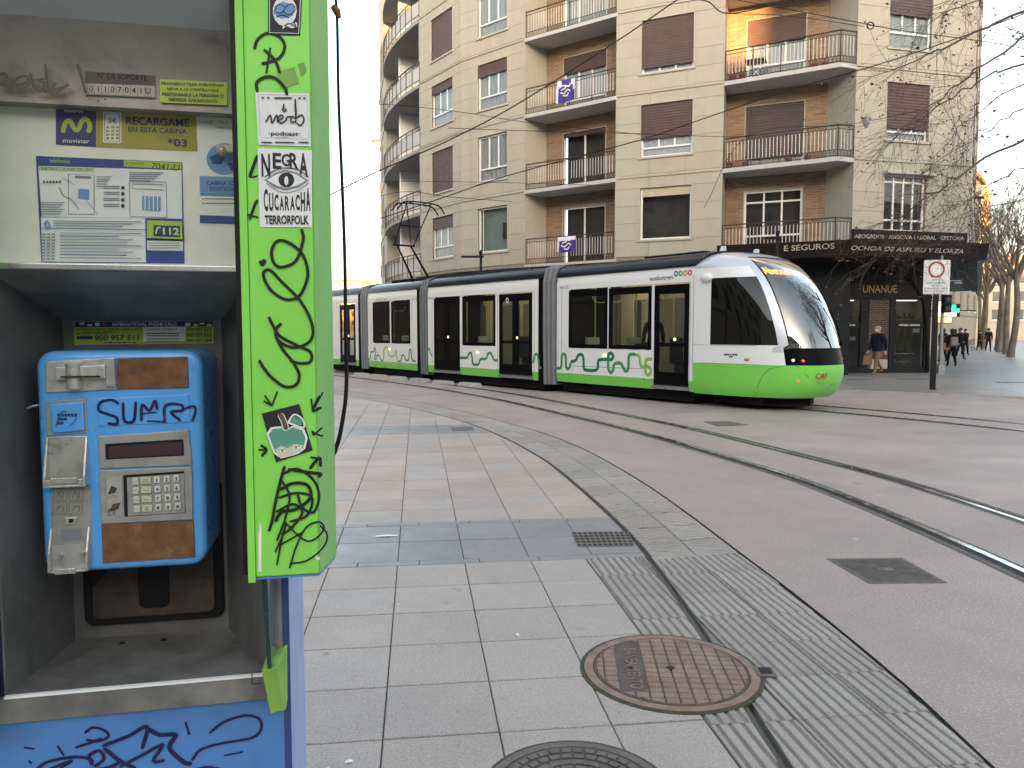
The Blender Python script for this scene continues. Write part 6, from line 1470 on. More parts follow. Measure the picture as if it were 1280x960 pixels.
# ================================================================== BUILDINGS AROUND
mk('far_beige', (.34, .30, .24), .85, var=.08, scale=.3, dirt=.3, dcol=(.3, .26, .2), dscale=.4); mk('far_white', (.62, .62, .60), .85, var=.05, scale=.3); mk('far_ochre', (.50, .36, .18), .85, var=.1, scale=.3); mk('far_window', (.05, .055, .06), .3); mk('far_roof', (.22, .12, .08), .85)
def block(name, label, F, L, D, Hh, mat, nx, floors, z0=3.6, fh=3.1, ww=1.2, wh=1.7, roof='far_roof', sides=True, group=None, joined=False):
    c = F.w(L/2, D/2, 0); t = thing(name, label, 'building', (c.x, c.y, 0), group)
    MB().box(0, L, 0, D, 0, Hh).build('wall', MT[mat], t, F)
    MB().box(-.3, L+.3, -.35, D+.3, Hh, Hh+.35).build('roof', MT[roof], t, F)
    J = MB()
    for k in range(floors):
        for i in range(nx):
            x = L*(i+.5)/nx; z = z0+fh*k
            if joined: J.box(x-ww/2, x+ww/2, -.02, .05, z, z+wh); continue
            w = MB().box(x-ww/2, x+ww/2, -.03, .05, z, z+wh).build('window', MT['far_window'], t, F)
            MB().box(x-ww/2-.12, x+ww/2+.12, -.14, -.001, z-.14, z-.01).build('sill', MT['far_white'], w, F)
    if joined: o = J.build('windows', MT['far_window'], t, F); o['kind'] = 'stuff'
    MB().box(0, L, -.12, 0, 3.1, 3.35).build('string_course', MT[mat], t, F)
    return t
block('apartment_building', 'unseen tall apartment block behind the viewer, sized to shade the junction', Frame(14.1, -60, R(180)), 120, 14, 28, 'far_beige', 24, 8, joined=True)  # out of view; distance and height set to keep direct sun off the street
block('apartment_building', 'unseen tall apartment block behind the viewer, sized to shade the right hand side', Frame(260, -60, R(180)), 243.7, 14, 28, 'far_beige', 22, 8, joined=True)  # out of view; same shading height, its end forms one side of the notch
block('apartment_building', 'added low link between the unseen tall blocks, leaving a notch for the sunbeam', Frame(16.3, -61, R(180)), 2.2, 12, 19.2, 'far_white', 1, 5, joined=True)  # added filler, kept low so one sunbeam reaches the brick by the balcony
block('apartment_building', 'stone block left of the viewer along the pavement', Frame(-24, -25, R(90)), 32, 12, 14, 'far_beige', 9, 4, joined=True)
block('apartment_building', 'stone block along the left pavement hidden behind the kiosk', Frame(-16, 9, R(98)), 27, 12, 15, 'far_beige', 9, 4, joined=True)
block('apartment_building', 'pale block down the left street hidden behind the kiosk', Frame(-70, 84, R(-4)), 40.5, 14, 20, 'far_white', 13, 5, joined=True)
block('street_building', 'pale stone building beyond the corner shop with the chemist sign', Frame(33.6, 62, R(52)), 26, 14, 17, 'far_beige', 6, 4)
block('street_building', 'low building across the far end of the tree lined street', Frame(66, 135, R(-6)), 66, 14, 14.2, 'far_beige', 17, 3)
t = block('church_tower', 'ochre tower glowing in the sun at the end of the street', Frame(131.2, 222, R(-20)), 4.4, 5, 40, 'far_ochre', 1, 4, joined=True)
c = Frame(131.2, 222, R(-20)); MB().add([(-.3, -.3, 40.3), (4.7, -.3, 40.3), (4.7, 5.3, 40.3), (-.3, 5.3, 40.3), (2.2, 2.5, 47)], [(0, 1, 4), (1, 2, 4), (2, 3, 4), (3, 0, 4)]).build('spire', MT['far_ochre'], t, c)
block('white_tower_block', 'narrow white apartment tower far down the left street', Frame(AT(470.5, 414, 118).x, 118, R(-30)), 3.2, 12, 30, 'far_white', 1, 8, joined=False)
block('street_building', 'low sunlit ochre house far down the left street', Frame(AT(418, 414, 270).x, 270, R(-3)), 19, 14, 19, 'far_ochre', 7, 4)

# ================================================================== TREES
mk('bark', (.115, .095, .075), .9, var=.25, scale=2.5, dirt=.5, dcol=(.20, .18, .14), dscale=2, bump=.4, bscale=18); mk('limb', (.085, .068, .055), .9, var=.25, scale=4); mk('twig', (.06, .042, .034), .9, var=.2); mk('dead_leaf', (.11, .055, .035), .9, var=.3, scale=9)
def grow(mb, leaf, p, d, L, r_, lev, rg, up=.15, maxlev=4, minr=.006, seg=4, kids=(3, 4)):
    pts = [p.copy()]; rr = [r_]; q = p.copy(); dd = d.normalized()
    for i in range(seg):
        dd = (dd+Vector((rg.gauss(0, .16), rg.gauss(0, .16), rg.gauss(0, .10)+up*.35))).normalized(); q = q+dd*L/seg; pts.append(q.copy()); rr.append(max(minr, r_*(1-.55*(i+1)/seg)))
    mb.tube(pts, rr, 8 if r_ > .08 else (5 if r_ > .03 else 3), cap=False)
    if lev >= maxlev:
        if leaf is not None and rg.random() < .35:
            a = rg.uniform(0, 6.28); s_ = rg.uniform(.03, .07); leaf.add([q+Vector((math.cos(a+k*2.1)*s_, math.sin(a+k*2.1)*s_, rg.uniform(-.6, .6)*s_)) for k in range(3)], [(0, 1, 2)])
        return
    for k in range(rg.randint(*kids)):
        t = rg.uniform(.45, 1.0); j = min(seg-1, int(t*seg)); b = pts[j].lerp(pts[j+1], t*seg-j)
        ax = Vector((rg.gauss(0, 1), rg.gauss(0, 1), rg.gauss(0, .5))).normalized(); nd_ = (dd*.8+ax*.75+Vector((0, 0, up))).normalized()
        grow(mb, leaf, b, nd_, L*rg.uniform(.55, .78), max(minr, rr[j]*rg.uniform(.5, .68)), lev+1, rg, up, maxlev, minr, seg, kids)
def tree(loc, label, h, rg, group, maxlev=4, lean=.03, r0=.17, minr=.010):
    t = thing('plane_tree', label, 'tree', loc, group); F = Frame(loc[0], loc[1], 0)
    p = Vector((0, 0, -.05)); tr = MB(); top = Vector((rg.gauss(0, lean)*h*.4, rg.gauss(0, lean)*h*.4, h*.40)); mid = top*.5+Vector((rg.gauss(0, .08), rg.gauss(0, .08), 0))
    tr.tube(crom([p, mid, top], 5), [r0*1.25]+[r0*(1-.35*i/10) for i in range(10)], 10, cap=False); tr.build('trunk', MT['bark'], t, F, smooth=True)
    cr = MB(); lf = MB()
    for k in range(5):
        a = 2*math.pi*k/5+rg.uniform(-.4, .4); d = Vector((math.cos(a)*.55, math.sin(a)*.55, 1.0)); grow(cr, lf, top-Vector((0, 0, rg.uniform(0, h*.06))), d, h*.28, r0*.55, 1, rg, .22, maxlev, minr)
    cr.build('crown', MT['bark'], t, F, smooth=True)
    if lf.v: lf.build('dead_leaves', MT['dead_leaf'], t, F, recalc=False)
    return t
words = ['nearest', 'second', 'third', 'fourth', 'fifth', 'sixth', 'seventh', 'eighth', 'ninth', 'tenth']
for k in range(10):
    rg = random.Random(40+k); x, y = 30.6+3.05*k, 46.5+5.74*k
    tree((x+rg.gauss(0, .25), y, .03), 'bare plane tree, %s from the viewer in the row along the street' % words[k], rg.uniform(13, 15.5), rg, 'bare plane trees along the right hand street', 4 if k < 6 else 3, .03, .20)
for k in range(5):
    rg = random.Random(60+k); tree((44+3.3*k, 50+8*k, .03), ['bare tree behind the row at the right edge of the picture', 'bare tree behind the row, second from the right edge', 'bare tree behind the row, in the middle of the back line', 'bare tree behind the row, near the low far building', 'bare tree behind the row, farthest of the back line'][k], 12.5, rg, 'bare trees behind the street row', 4)
# the tree whose branches hang into the picture
rg = random.Random(5); TB = Vector((16.6, 17.0, 0)); t = thing('plane_tree', 'big bare plane tree whose branches reach in from the right', 'tree', TB, 'overhanging tree')
FT = Frame(0, 0, 0); tr = MB(); fork = TB+Vector((-.2, 0, 4.6)); tr.tube(crom([TB, TB+Vector((.1, .05, 2.2)), fork], 5), [.36, .31, .29, .28, .27, .26, .26, .25, .25, .25, .24], 12, cap=False); tr.build('trunk', MT['bark'], t, FT, smooth=True)
lim, tw, lf = MB(), MB(), MB()
def twigs(a, b, r_, n, lev=0):
    for _ in range(n):
        p = a.lerp(b, rg.random()); d = ((b-a).normalized()*.7+Vector((rg.gauss(0, .55), rg.gauss(0, .4), rg.gauss(-.18, .5)))).normalized(); L = rg.uniform(.5, 1.4)*(1, .55, .35)[lev]
        q1 = p+d*L*.5+Vector((rg.gauss(0, .05), 0, rg.gauss(0, .05))); q2 = p+d*L+Vector((rg.gauss(0, .08), rg.gauss(0, .05), rg.uniform(-.22, .05)))
        tw.tube([p, q1, q2], [r_, r_*.8, r_*.5], 3, cap=False)
        if lev < 2: twigs(p, q2, r_*.75, rg.randint(1, 2), lev+1)
        if rg.random() < .42:
            e = q2 if rg.random() < .7 else q1; s_ = rg.uniform(.022, .05)
            if rg.random() < .3: lf.ball(e+Vector((0, 0, -.06)), .02, 5)
            else:
                an = rg.uniform(0, 6.28); lf.add([e+Vector((math.cos(an+k*1.6)*s_, math.sin(an+k*1.6)*s_*.7, -.03+rg.uniform(-.9, .4)*s_)) for k in range(4)], [(0, 1, 2), (0, 2, 3)])
LIMBS = [([(1420, -60), (1330, -14), (1280, 11), (1216, 41), (1170, 64), (1120, 86), (1080, 98)], 16.6, .075), ([(1440, -10), (1330, 24), (1280, 48), (1230, 82), (1190, 112), (1150, 140), (1118, 172)], 16.0, .06), ([(1420, 20), (1330, 55), (1280, 80), (1225, 102), (1180, 130), (1140, 160), (1098, 188)], 17.4, .055),
         ([(1430, 120), (1330, 152), (1280, 175), (1214, 206), (1180, 232), (1152, 250), (1118, 274), (1080, 288)], 15.6, .06), ([(1420, 170), (1330, 197), (1280, 213), (1250, 224), (1215, 248), (1180, 266)], 16.8, .04), ([(1400, -90), (1330, -40), (1260, -12), (1200, 10), (1165, 26), (1145, 42)], 17.2, .05),
         ([(1420, 80), (1330, 118), (1280, 136), (1240, 160), (1205, 190), (1180, 220)], 16.4, .04), ([(1420, 50), (1330, 86), (1270, 108), (1220, 142), (1182, 180), (1160, 214)], 17.8, .04), ([(1430, 200), (1330, 236), (1240, 258), (1160, 284), (1112, 312), (1078, 344)], 15.2, .022), ([(1430, 230), (1330, 262), (1270, 252), (1240, 264), (1200, 292), (1150, 310)], 17.0, .022), ([(1440, -120), (1340, -70), (1270, -45), (1210, -18), (1180, 6)], 15.4, .05)]
for pl, dep, r_ in LIMBS:
    P_ = [fork+Vector((rg.uniform(-.1, .1), rg.uniform(-.1, .1), rg.uniform(-.5, .6)))]+[AT(a, b, dep+.25*math.sin(i*1.3)) for i, (a, b) in enumerate(pl)]; C_ = crom(P_, 4); n = len(C_); C_ = [q if i < 3 else q+Vector((rg.gauss(0, .03), rg.gauss(0, .05), rg.gauss(0, .035))) for i, q in enumerate(C_)]
    lim.tube(C_, [max(.005, r_*.82*(1-.93*(i/(n-1))**.8)) for i in range(n)], 7, cap=False)
    k0 = int(n*.28)
    for i in range(k0, n-1): twigs(C_[i], C_[i+1], .005, rg.choice((1, 1, 2)) if i < n*.6 else rg.choice((2, 2, 3)))
for k in range(8):                           # the rest of the crown, away from the picture
    a = R(-100+k*28); d = Vector((math.cos(a), math.sin(a), 1.0)); grow(lim, lf, fork+Vector((0, 0, rg.uniform(-.4, .5))), d, 3.6, .13, 1, rg, .15, 5, .010)
lim.build('limbs', MT['limb'], t, FT, smooth=True); o = tw.build('twigs', MT['twig'], t, FT); o['kind'] = 'stuff'; o = lf.build('dead_leaves', MT['dead_leaf'], t, FT, recalc=False); o['kind'] = 'stuff'
rg = random.Random(81); tree((19.5, 5.5, .03), 'bare plane tree standing to the right of the junction out of view', 12, rg, 'overhanging tree', 5, .03, .25)

# ================================================================== STREET FURNITURE
mk('post_dark', (.012, .013, .014), .5, spec=.2); mk('post_grey', (.30, .31, .32), .4, metal=.5); mk('sign_white', (.74, .75, .75), .4, dirt=.15, dcol=(.5, .5, .5), dscale=8)
MT['cross_green'] = emit('cross_green', (.02, 1, .25), 2.2); MT['lit_white'] = emit('lit_white', (1, .95, .85), 1.6); MT['lit_warm'] = emit('lit_warm', (1, .62, .25), 1.6)
p = G(1165.5, 487, .036); FS = Frame(p.x, p.y, R(-3)); t = thing('road_sign', 'white sign with a red ring and small print on a dark post', 'road sign', (p.x, p.y, .036), ang=R(-3))
zs0, zs1 = FS.loc(1170, 368, -.08)[1], FS.loc(1170, 325, -.08)[1]; xs0, xs1 = FS.loc(1154.5, 346, -.08)[0], FS.loc(1187.5, 346, -.08)[0]
MB().box(-.055, .055, -.055, .055, .0, zs0+.02).build('post', MT['post_dark'], t, FS); MB().box(-.09, .09, -.09, .09, .0, .05).build('post_foot', MT['post_dark'], t, FS)
sg = MB().xz(rrect(xs0, xs1, zs0, zs1, .04), -.09, -.07).build('sign_plate', MT['sign_white'], t, FS, bevel=.003); MB().rod((.1, -.05, zs0), (.1, -.05, zs1+.12), .03, 8).build('sign_stay', MT['post_grey'], t, FS)
cx = (xs0+xs1)/2-.02; cz = zs1-.25; ring = MB(); n = 40
ring.add([(cx+rr*math.cos(2*math.pi*i/n), -.0925, cz+rr*math.sin(2*math.pi*i/n)) for i in range(n) for rr in (.165, .215)], [(2*i, 2*i+1, (2*i+3) % (2*n), (2*i+2) % (2*n)) for i in range(n)]); ring.build('red_ring', MT['print_red'], sg, FS)
tx = MB()
for i, s_ in enumerate(('EXCEPTO', 'CARGA Y DESCARGA', 'DE 7 A 11', 'RESIDENTES Y BICIS', 'SERVICIO PUBLICO', 'ZONA PEATONAL')): w = (.2, .5, .24, .6, .6, .6)[i]; tx.text(s_, cx-w/2, zs1-.545-.075*i, cx+w/2, .045, -.0925, bold=.01)
tx.build('sign_print', MT['print_black'], sg, FS, recalc=False)['kind'] = 'stuff'
p = G(1175, 467, .036); FS = Frame(p.x, p.y, 0); t = thing('traffic_light', 'unlit black traffic light on a grey pole by the shop corner', 'traffic light', (p.x, p.y, .036))
MB().rod((0, 0, 0), (0, 0, 3.6), .06, 10).build('pole', MT['post_grey'], t, FS, smooth=True); MB().box(-.12, .12, -.12, .12, 0, .35).build('pole_base', MT['post_grey'], t, FS, bevel=.01)
zb_ = FS.loc(1185, 391, -.2)[1]; x0, x1 = FS.loc(1180, 380, -.2)[0], FS.loc(1190, 380, -.2)[0]; h = MB().box(x0, x1, -.2, .0, zb_, zb_+.66).build('signal_head', MT['post_dark'], t, FS, bevel=.02)
for i in range(2): MB().lathe([(.10, -.02), (.085, .0)], ((x0+x1)/2, -.205, zb_+.17+.32*i), 14, 'y').build('lens', MT['far_window'], h, FS); MB().box((x0+x1)/2-.11, (x0+x1)/2+.11, -.32, -.2, zb_+.28+.32*i, zb_+.295+.32*i).build('visor', MT['post_dark'], h, FS)
MB().rod((0, 0, zb_+.3), (x0, -.1, zb_+.3), .03).build('bracket', MT['post_grey'], t, FS)
# chemist cross and street plates on the building beyond
q = AT(1192, 388, 50); FS = Frame(q.x, q.y, R(0)); t = thing('chemist_cross', 'lit green chemist cross projecting beyond the traffic light', 'shop sign', q)
MB().box(-.42, .42, 0, .16, q.z-.42, q.z+.42).build('cross_case', MT['post_dark'], t, FS); MB().box(-.36, .36, -.03, 0, q.z-.12, q.z+.12).box(-.12, .12, -.035, 0, q.z-.36, q.z+.36).build('cross_light', MT['cross_green'], t, FS); MB().rod((.42, .1, q.z), (1.6, .3, q.z), .04).build('arm', MT['post_dark'], t, FS)
for px, py, w, h_, m, lab in ((1183, 393, 1.2, .22, 'lit_white', 'long white lit shop sign below the traffic light'), (1173, 386, .28, .9, 'lit_white', 'upright white lit shop sign beside the dark sign post'), (1180, 400, .9, .3, 'lit_warm', 'warm glowing shop sign beyond the corner')):
    q = AT(px, py, 47); t = thing('shop_sign', lab, 'shop sign', q); FS = Frame(q.x, q.y, 0, q.z); MB().box(-w/2-.05, w/2+.05, 0, .2, -h_/2-.05, h_/2+.05).build('case', MT['post_dark'], t, FS); MB().box(-w/2, w/2, -.03, -.001, -h_/2, h_/2).build('lit_face', MT[m], t, FS); MB().rod((0, .1, h_/2), (-.6, 1.2, h_/2+.2), .03).build('hanger', MT['post_dark'], t, FS)
q = AT(1194, 352, 33); t = thing('street_plate', 'blue hanging sign under the canopy end beside the road sign', 'sign', q); FS = Frame(q.x, q.y, 0, q.z); MB().box(-.35, .35, 0, .08, -.14, .14).build('panel', MT['print_navy'], t, FS); MB().box(-.25, .25, -.01, -.001, .02, .05).box(-.05, .28, -.01, -.001, -.07, -.04).build('print', MT['sign_white'], t, FS); MB().rod((0, .04, .14), (0, .04, .6), .02).build('hanger', MT['post_dark'], t, FS)
# lamps: one over the side street, two peeping above the tram roof
def lamp(px, pyt, pyb, dep, label, arm):
    q = AT(px, pyt, dep); t = thing('street_lamp', label, 'street lamp', (q.x, q.y, .03), 'street lamps'); FS = Frame(q.x, q.y, 0)
    MB().rod((0, 0, 0), (0, 0, q.z), .045, 8).build('post', MT['post_dark'], t, FS); MB().box(-arm, arm*.15, -.14, .14, q.z-.14, q.z-.08).build('lamp_head', MT['post_dark'], t, FS, bevel=.04); MB().lathe([(.05, q.z-.06), (.07, q.z+.05), (.03, q.z+.12)], n=10).build('cap', MT['post_dark'], t, FS)
lamp(601, 317, 340, 27.5, 'street lamp with a flat arm rising behind the tram roof', .7); lamp(972, 293, 310, 24.0, 'flat topped street lamp showing above the tram cab', .42)
q = AT(1218, 247, 40); t = thing('wall_lamp', 'flat lamp on an arm beside the building corner', 'street lamp', q, 'street lamps'); FS = Frame(q.x, q.y, 0, q.z); MB().box(-.35, .45, -.12, .12, -.06, .06).build('lamp_head', MT['post_dark'], t, FS, bevel=.03); MB().rod((-.3, 0, 0), (-1.6, .6, -.1), .03).build('arm', MT['post_dark'], t, FS)
# overhead wires
WL = [([(395, 128), (430, 130), (490, 131), (575, 140), (660, 153), (800, 168)], 26, .010, 'thin span wire crossing the left of the facade'), ([(870, -14), (846, 0), (767, 54), (640, 134), (551, 180), (470, 215), (400, 250)], 23, .020, 'thick overhead wire running down from the top centre to the left'), ([(900, -6), (922, 0), (1078, 29), (1086, 32)], 23, .012, 'wire from the top edge to the ring by the right facade'),
      ([(1090, 32), (1140, 40), (1230, 52), (1330, 70)], 23, .012, 'wire leading right from the ring'), ([(835, -8), (860, -2), (885, 2), (912, 17), (991, 0), (1010, -6)], 22, .018, 'bent overhead wire fitting at the top above the tram cab'), ([(470, 275), (560, 245), (640, 218), (797, 176), (860, 155), (982, 114), (1100, 80), (1216, 41), (1320, 2)], 23.5, .016, 'long overhead wire rising from the pantograph to the right'),
      ([(560, 160), (640, 163), (790, 167), (916, 171), (940, 166)], 25, .010, 'thin level wire across the balconies'), ([(400, 233), (470, 227), (560, 227), (660, 229), (760, 232)], 27, .008, 'faint level wire over the lower left windows'), ([(880, 260), (935, 170), (1058, 156), (1150, 138)], 25, .009, 'thin stay wire over the corner balcony'), ([(912, 17), (985, 20), (1080, 33)], 22.6, .010, 'second wire converging on the ring'), ([(420, 262), (500, 240), (560, 246), (640, 252)], 27.6, .010, 'contact wire above the pantograph')]
for pl, dep, r_, lab in WL:
    o = MB().tube(crom([AT(a, b, dep) for a, b in pl], 6), r_, 5).build('overhead_wire', MT['rubber'], None); tag(o, lab, 'wire', 'overhead wires')
q = AT(1088, 32, 23); o = MB().tube([q+Vector((.10*math.cos(i*.524), 0, .10*math.sin(i*.524))) for i in range(13)], .018, 6).build('wire_ring', MT['rubber']); tag(o, 'metal ring joining the wires in front of the right facade', 'wire fitting')
q = AT(1083, 152, 24); t = thing('hanging_insulator', 'small grey cone fitting hanging from a wire by the right facade', 'wire fitting', q); FS = Frame(q.x, q.y, 0, q.z); MB().lathe([(.14, .12), (.10, -.05), (.03, -.2)], n=12).build('cone', MT['post_grey'], t, FS); MB().rod((0, 0, .1), (0, 0, .2), .01).build('hook', MT['rubber'], t, FS)

# ================================================================== PEOPLE
mk('skin', (.42, .25, .18), .6, var=.05); mk('mask', (.7, .72, .74), .7); mk('navy_coat', (.010, .012, .026), .85, var=.2, scale=8, spec=.1); mk('black_coat', (.010, .010, .011), .85, var=.2, scale=8, spec=.1); mk('tan_cloth', (.17, .10, .05), .85, var=.12, scale=8); mk('dark_cloth', (.012, .012, .014), .9, spec=.1); mk('hair_dark', (.02, .015, .012), .7); mk('cap_beige', (.33, .28, .24), .8); mk('bag_brown', (.22, .12, .05), .7); mk('bag_grey', (.20, .18, .16), .7); mk('shoe', (.06, .03, .02), .5)
def person(label, loc, head, height, coat, legs, stride=.3, hair='hair_dark', swing=.3, fingers=False, seated=False, mask=False, cap=False, wide=1.0, group=None, armpose=None):
    s_ = height/1.72; vs_, es, rs = [], [], []
    def v(p, r_, par=None):
        vs_.append(p); rs.append(r_*(wide if .85 < p[2] < 1.45 and r_ > .05 else 1)); 
        if par is not None: es.append((par, len(vs_)-1))
        return len(vs_)-1
    pe = v((0, 0, .93), .135); sp = v((0, -.01, 1.13), .13, pe); ch = v((0, .0, 1.33), .15, sp); nk = v((0, -.005, 1.47), .062, ch); hd = v((0, -.025, 1.585), .088, nk); v((0, -.015, 1.665), .075, hd)
    hands = []
    for sg in (-1, 1):
        hp = v((.085*sg, 0, .88), .105, pe); a = stride*sg
        if seated: kn = v((.10*sg, -.42, .86), .075, hp); an = v((.10*sg, -.42, .46), .05, kn); v((.10*sg, -.55, .42), .04, an)
        else:
            kn = v((.095*sg, -math.sin(a)*.40-.03, .88-.40*math.cos(a)), .070, hp); b = a-.28*(1 if sg < 0 else .35)*abs(stride)/.3
            kz = vs_[kn]; an = v((.095*sg, kz[1]-math.sin(b)*.40+.02, max(.09, kz[2]-.40*math.cos(b))), .047, kn); az = vs_[an]; v((.105*sg, az[1]-.15, max(.04, az[2]-.055)), .042, an)
        shd = v((.175*sg, 0, 1.395), .075, ch); ap = (armpose or {}).get(sg)
        if ap: el, wr = ap
        else: el = (.235*sg, .04+swing*sg*.25, 1.11); wr = (.25*sg, -.03+swing*sg*.5, .88)
        e = v(el, .055, shd); w = v(wr, .040, e); dv = (Vector(wr)-Vector(el)).normalized(); hn = Vector(wr)+dv*.07; h_ = v(tuple(hn), .036, w); hands.append(hn)
        if fingers:
            for k in range(5):
                off = Vector((0, (k-2)*.018, 0)); L = (.045, .075, .085, .078, .06)[k]; root = hn+dv*.015+off*.8; f1 = root+dv*L*.6+off*.3+(Vector((0, -.03, 0)) if k == 0 else Vector()); i1 = v(tuple(f1), .010, h_); v(tuple(f1+dv*L*.4+Vector((-.012*sg, 0, 0))), .008, i1)
    me = bpy.data.meshes.new('body'); me.from_pydata(vs_, es, []); ob = bpy.data.objects.new('body', me); COL.objects.link(ob)
    sk = ob.modifiers.new('skin', 'SKIN'); sv = me.skin_vertices[0].data
    for i, r_ in enumerate(rs): sv[i].radius = (r_, r_*(.82 if .9 < vs_[i][2] < 1.45 and r_ > .1 else 1)); sv[i].use_root = (i == 0)
    sb = ob.modifiers.new('sub', 'SUBSURF'); sb.levels = 2; sb.render_levels = 2
    bpy.context.view_layer.update(); m2 = bpy.data.meshes.new_from_object(ob.evaluated_get(bpy.context.evaluated_depsgraph_get())); bpy.data.objects.remove(ob); bpy.data.meshes.remove(me)
    m2.name = 'body'; 
    for q in (coat, legs, 'skin', 'shoe'): m2.materials.append(MT[q])
    for f in m2.polygons:
        c = f.center; near = min((Vector(c)-h).length for h in hands)
        f.material_index = 2 if (c.z > 1.475 or near < .075) else (3 if c.z < .085 and not seated else (1 if c.z < .86 and abs(c.x) < .22 or (seated and c.y < -.15 and c.z < 1.0) else 0)); f.use_smooth = True
    M_ = Matrix.Translation(loc) @ Matrix.Rotation(head, 4, 'Z') @ Matrix.Scale(s_, 4)
    t = thing('person', label, 'person', loc, group, head); link('body', m2, t, M_)
    class FF: m = M_
    hd_ = MB(); c = (0, -.03, 1.60)
    if cap: hd_.ball((0, -.02, 1.645), .112, 12, sc=(.95, 1.05, .62)).ball((0, -.12, 1.64), .075, 8, sc=(.9, 1, .14)); hd_.build('flat_cap', MT['cap_beige'], t, FF, smooth=True)
    else: hd_.ball((0, .0, 1.63), .112, 12, sc=(.92, 1.0, 1.02)).ball((0, .04, 1.56), .09, 8, sc=(1, .8, 1.2)); hd_.build('hair', MT[hair], t, FF, smooth=True)
    if mask: MB().ball((0, -.095, 1.565), .06, 10, sc=(1.0, .75, .8)).build('face_mask', MT['mask'], t, FF, smooth=True)
    fc = MB().ball((-.032, -.112, 1.61), .009, 6).ball((.032, -.112, 1.61), .009, 6); fc.build('eyes', MT['hair_dark'], t, FF)
    if not mask: MB().add([(-.012, -.105, 1.61), (.012, -.105, 1.61), (.016, -.105, 1.565), (-.016, -.105, 1.565), (0, -.135, 1.572)], [(0, 1, 4), (1, 2, 4), (2, 3, 4), (3, 0, 4)]).build('nose', MT['skin'], t, FF)
    MB().ball((-.088, -.01, 1.59), .022, 6, sc=(.5, .8, 1.2)).ball((.088, -.01, 1.59), .022, 6, sc=(.5, .8, 1.2)).build('ears', MT['skin'], t, FF)
    return t, FF
PG = 'people on foot by the shops'
p = G(1096, 470.5, .04); t, FF = person('person in a navy coat, tan trousers, cap and white mask walking past the shop', (p.x, p.y, .042), R(-62), 1.74, 'navy_coat', 'tan_cloth', .38, swing=.2, fingers=True, mask=True, cap=True, wide=1.28, group=PG)
q = FF.m @ Vector((-.30, -.10, .80)); tb_ = thing('shopping_bag', 'brown carrier bag in the hand of the masked walker', 'bag', (q.x, q.y, q.z-.45)); FB = Frame(q.x, q.y, R(-30), q.z)
MB().add([(-.15, -.08, -.42), (.15, -.08, -.42), (.15, .08, -.42), (-.15, .08, -.42), (-.12, -.04, -.06), (.12, -.04, -.06), (.12, .04, -.06), (-.12, .04, -.06)], [(0, 3, 2, 1), (4, 5, 6, 7), (0, 1, 5, 4), (1, 2, 6, 5), (2, 3, 7, 6), (3, 0, 4, 7)]).build('bag_body', MT['bag_brown'], tb_, FB, bevel=.02); MB().tube(crom([(-.08, 0, -.07), (-.05, 0, .02), (.05, 0, .02), (.08, 0, -.07)], 4), .008, 6).build('handle', MT['bag_brown'], tb_, FB)
p = G(1189, 459, .036); t, FF = person('person in black with a pale rucksack seen from behind near the traffic light', (p.x, p.y, .036), R(170), 1.66, 'black_coat', 'dark_cloth', .22, group=PG); q = FF.m @ Vector((0, .20, 1.15)); tb_ = thing('rucksack', 'pale grey rucksack on the back of the walker in black', 'bag', (q.x, q.y, q.z-.2)); MB().box(-.15, .15, -.08, .08, -.2, .2).build('bag_body', MT['bag_grey'], tb_, Frame(q.x, q.y, R(170), q.z), bevel=.05); MB().box(-.11, .11, -.11, -.081, -.16, .0).build('pocket', MT['bag_grey'], tb_, Frame(q.x, q.y, R(350), q.z), bevel=.02)
q = FF.m @ Vector((.27, .05, .95)); tb_ = thing('shoulder_bag', 'brown bag at the side of the walker with the rucksack', 'bag', (q.x, q.y, q.z-.2)); MB().box(-.18, .18, -.06, .06, -.18, .14).build('bag_body', MT['bag_brown'], tb_, Frame(q.x, q.y, 0, q.z), bevel=.05); MB().tube(crom([(-.14, 0, .12), (-.08, 0, .42), (.06, 0, .42), (.14, 0, .12)], 4), .010, 6).build('strap', MT['bag_brown'], tb_, Frame(q.x, q.y, 0, q.z))
for px, py, hd_, hh, lab, st_ in ((1199.5, 449.8, 10, 1.72, 'person in dark clothes walking towards us right of the rucksack wearer', .25), (1206, 444, 5, 1.7, 'person in dark clothes farther off in the walking group', .2), (1178, 452.5, 175, 1.7, 'dark clad person half hidden behind the traffic light pole', .2), (1235, 440.2, -20, 1.78, 'person in black walking by the trees on the right', .3), (1224, 438.2, 30, 1.62, 'person bending over a pushchair by the trees', .2), (1193, 446, 160, 1.68, 'dark clad person at the back of the walking group', .2)):
    p = G(px, py, .036); person(lab, (p.x, p.y, .036), R(hd_), hh, 'black_coat', 'dark_cloth', st_, mask=(hd_ < 90 and px < 1210), group=PG)
p = G(1222, 438.0, .036); t = thing('pushchair', 'small dark pushchair by the trees on the far pavement', 'pushchair', p); FS = Frame(p.x-.7, p.y, 0, .036)
for x in (-.25, .3): MB().tube([(x+.14*math.cos(i*.6), 0, .14+.14*math.sin(i*.6)) for i in range(11)], .025, 5).build('wheel', MT['rubber'], t, FS)
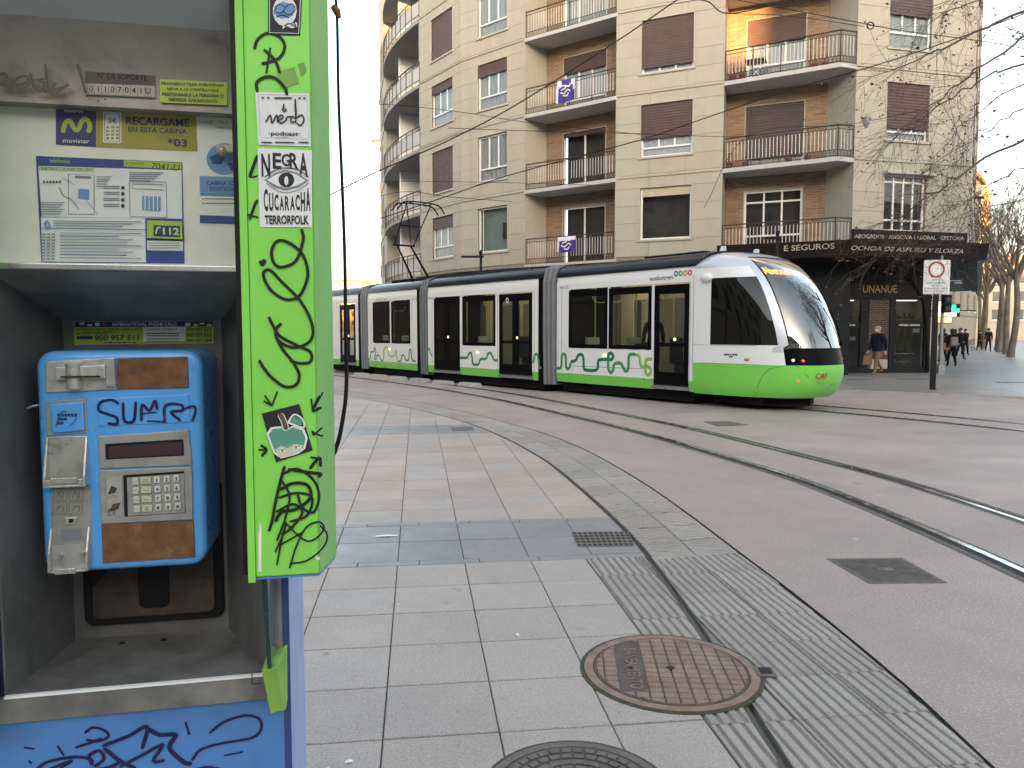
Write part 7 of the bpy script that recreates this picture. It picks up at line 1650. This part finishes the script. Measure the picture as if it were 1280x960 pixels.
MB().add([(-.3, -.22, .35), (.3, -.22, .45), (.3, .22, .45), (-.3, .22, .35), (-.25, -.22, .75), (.35, -.22, .95), (.35, .22, .95), (-.25, .22, .75)], [(0, 1, 2, 3), (4, 5, 6, 7), (0, 1, 5, 4), (1, 2, 6, 5), (2, 3, 7, 6), (3, 0, 4, 7)]).build('seat', MT['bag_grey'], t, FS, bevel=.05); MB().rod((-.25, -.2, .14), (.5, -.2, 1.0), .018).rod((-.25, .2, .14), (.5, .2, 1.0), .018).rod((.3, -.2, .14), (-.1, -.2, .6), .018).build('frame', MT['post_grey'], t, FS)
PT = 'passengers inside the tram'
for F, x, y, hd_, seated, lab in ((F1, X(F1, 797), .5, -60, True, 'seated passenger at the second window of the front tram car'), (F1, X(F1, 770), 1.3, 40, False, 'standing passenger behind the front car windows'), (F1, X(F1, 838), 1.1, 20, False, 'standing passenger behind the single front door'), (F2, X(F2, 655), .9, 0, False, 'standing passenger behind the double door nearest the bellows')):
    q = F.w(x, y, .40); person(lab, tuple(q), F.ang+R(hd_), 1.68, 'black_coat', 'dark_cloth', .05, seated=seated, mask=False, group=PT)
# parked cars glimpsed beyond the trees
mk('car_white', (.6, .62, .64), .3, coat=.5); mk('car_dark', (.05, .055, .06), .3, coat=.5)
def car_far(x, y, ang, mat, label):
    t = thing('parked_car', label, 'car', (x, y, .03), 'cars parked beyond the trees', ang); F = Frame(x, y, ang, .03)
    MB().xz([(-2.1, .25), (2.1, .25), (2.15, .7), (1.9, .85), (1.1, .95), (-1.9, .98), (-2.15, .75)], -.85, .85).build('body', MT[mat], t, F, bevel=.08, bseg=3, smooth=True); MB().add([(-1.8, -.78, .96), (1.05, -.78, .94), (1.05, .78, .94), (-1.8, .78, .96), (-1.4, -.62, 1.45), (.35, -.62, 1.47), (.35, .62, 1.47), (-1.4, .62, 1.45)], [(0, 1, 5, 4), (1, 2, 6, 5), (2, 3, 7, 6), (3, 0, 4, 7)]).build('windows', MT['far_window'], t, F); MB().box(-1.38, .33, -.61, .61, 1.44, 1.5).build('roof', MT[mat], t, F, bevel=.02)
    for wx in (-1.3, 1.35):
        for wy in (-.86, .74): MB().lathe([(.18, 0), (.31, 0), (.31, .12), (.18, .12)], (wx, wy, .31), 16, 'y').build('wheel', MT['rubber'], t, F)
car_far(46.5, 62, R(62), 'car_white', 'white car parked beyond the trees, nearest the picture edge'); car_far(51, 71, R(62), 'car_white', 'white car parked beyond the trees, farther along'); car_far(42.8, 53, R(62), 'car_dark', 'dark car parked beyond the trees at the right edge')
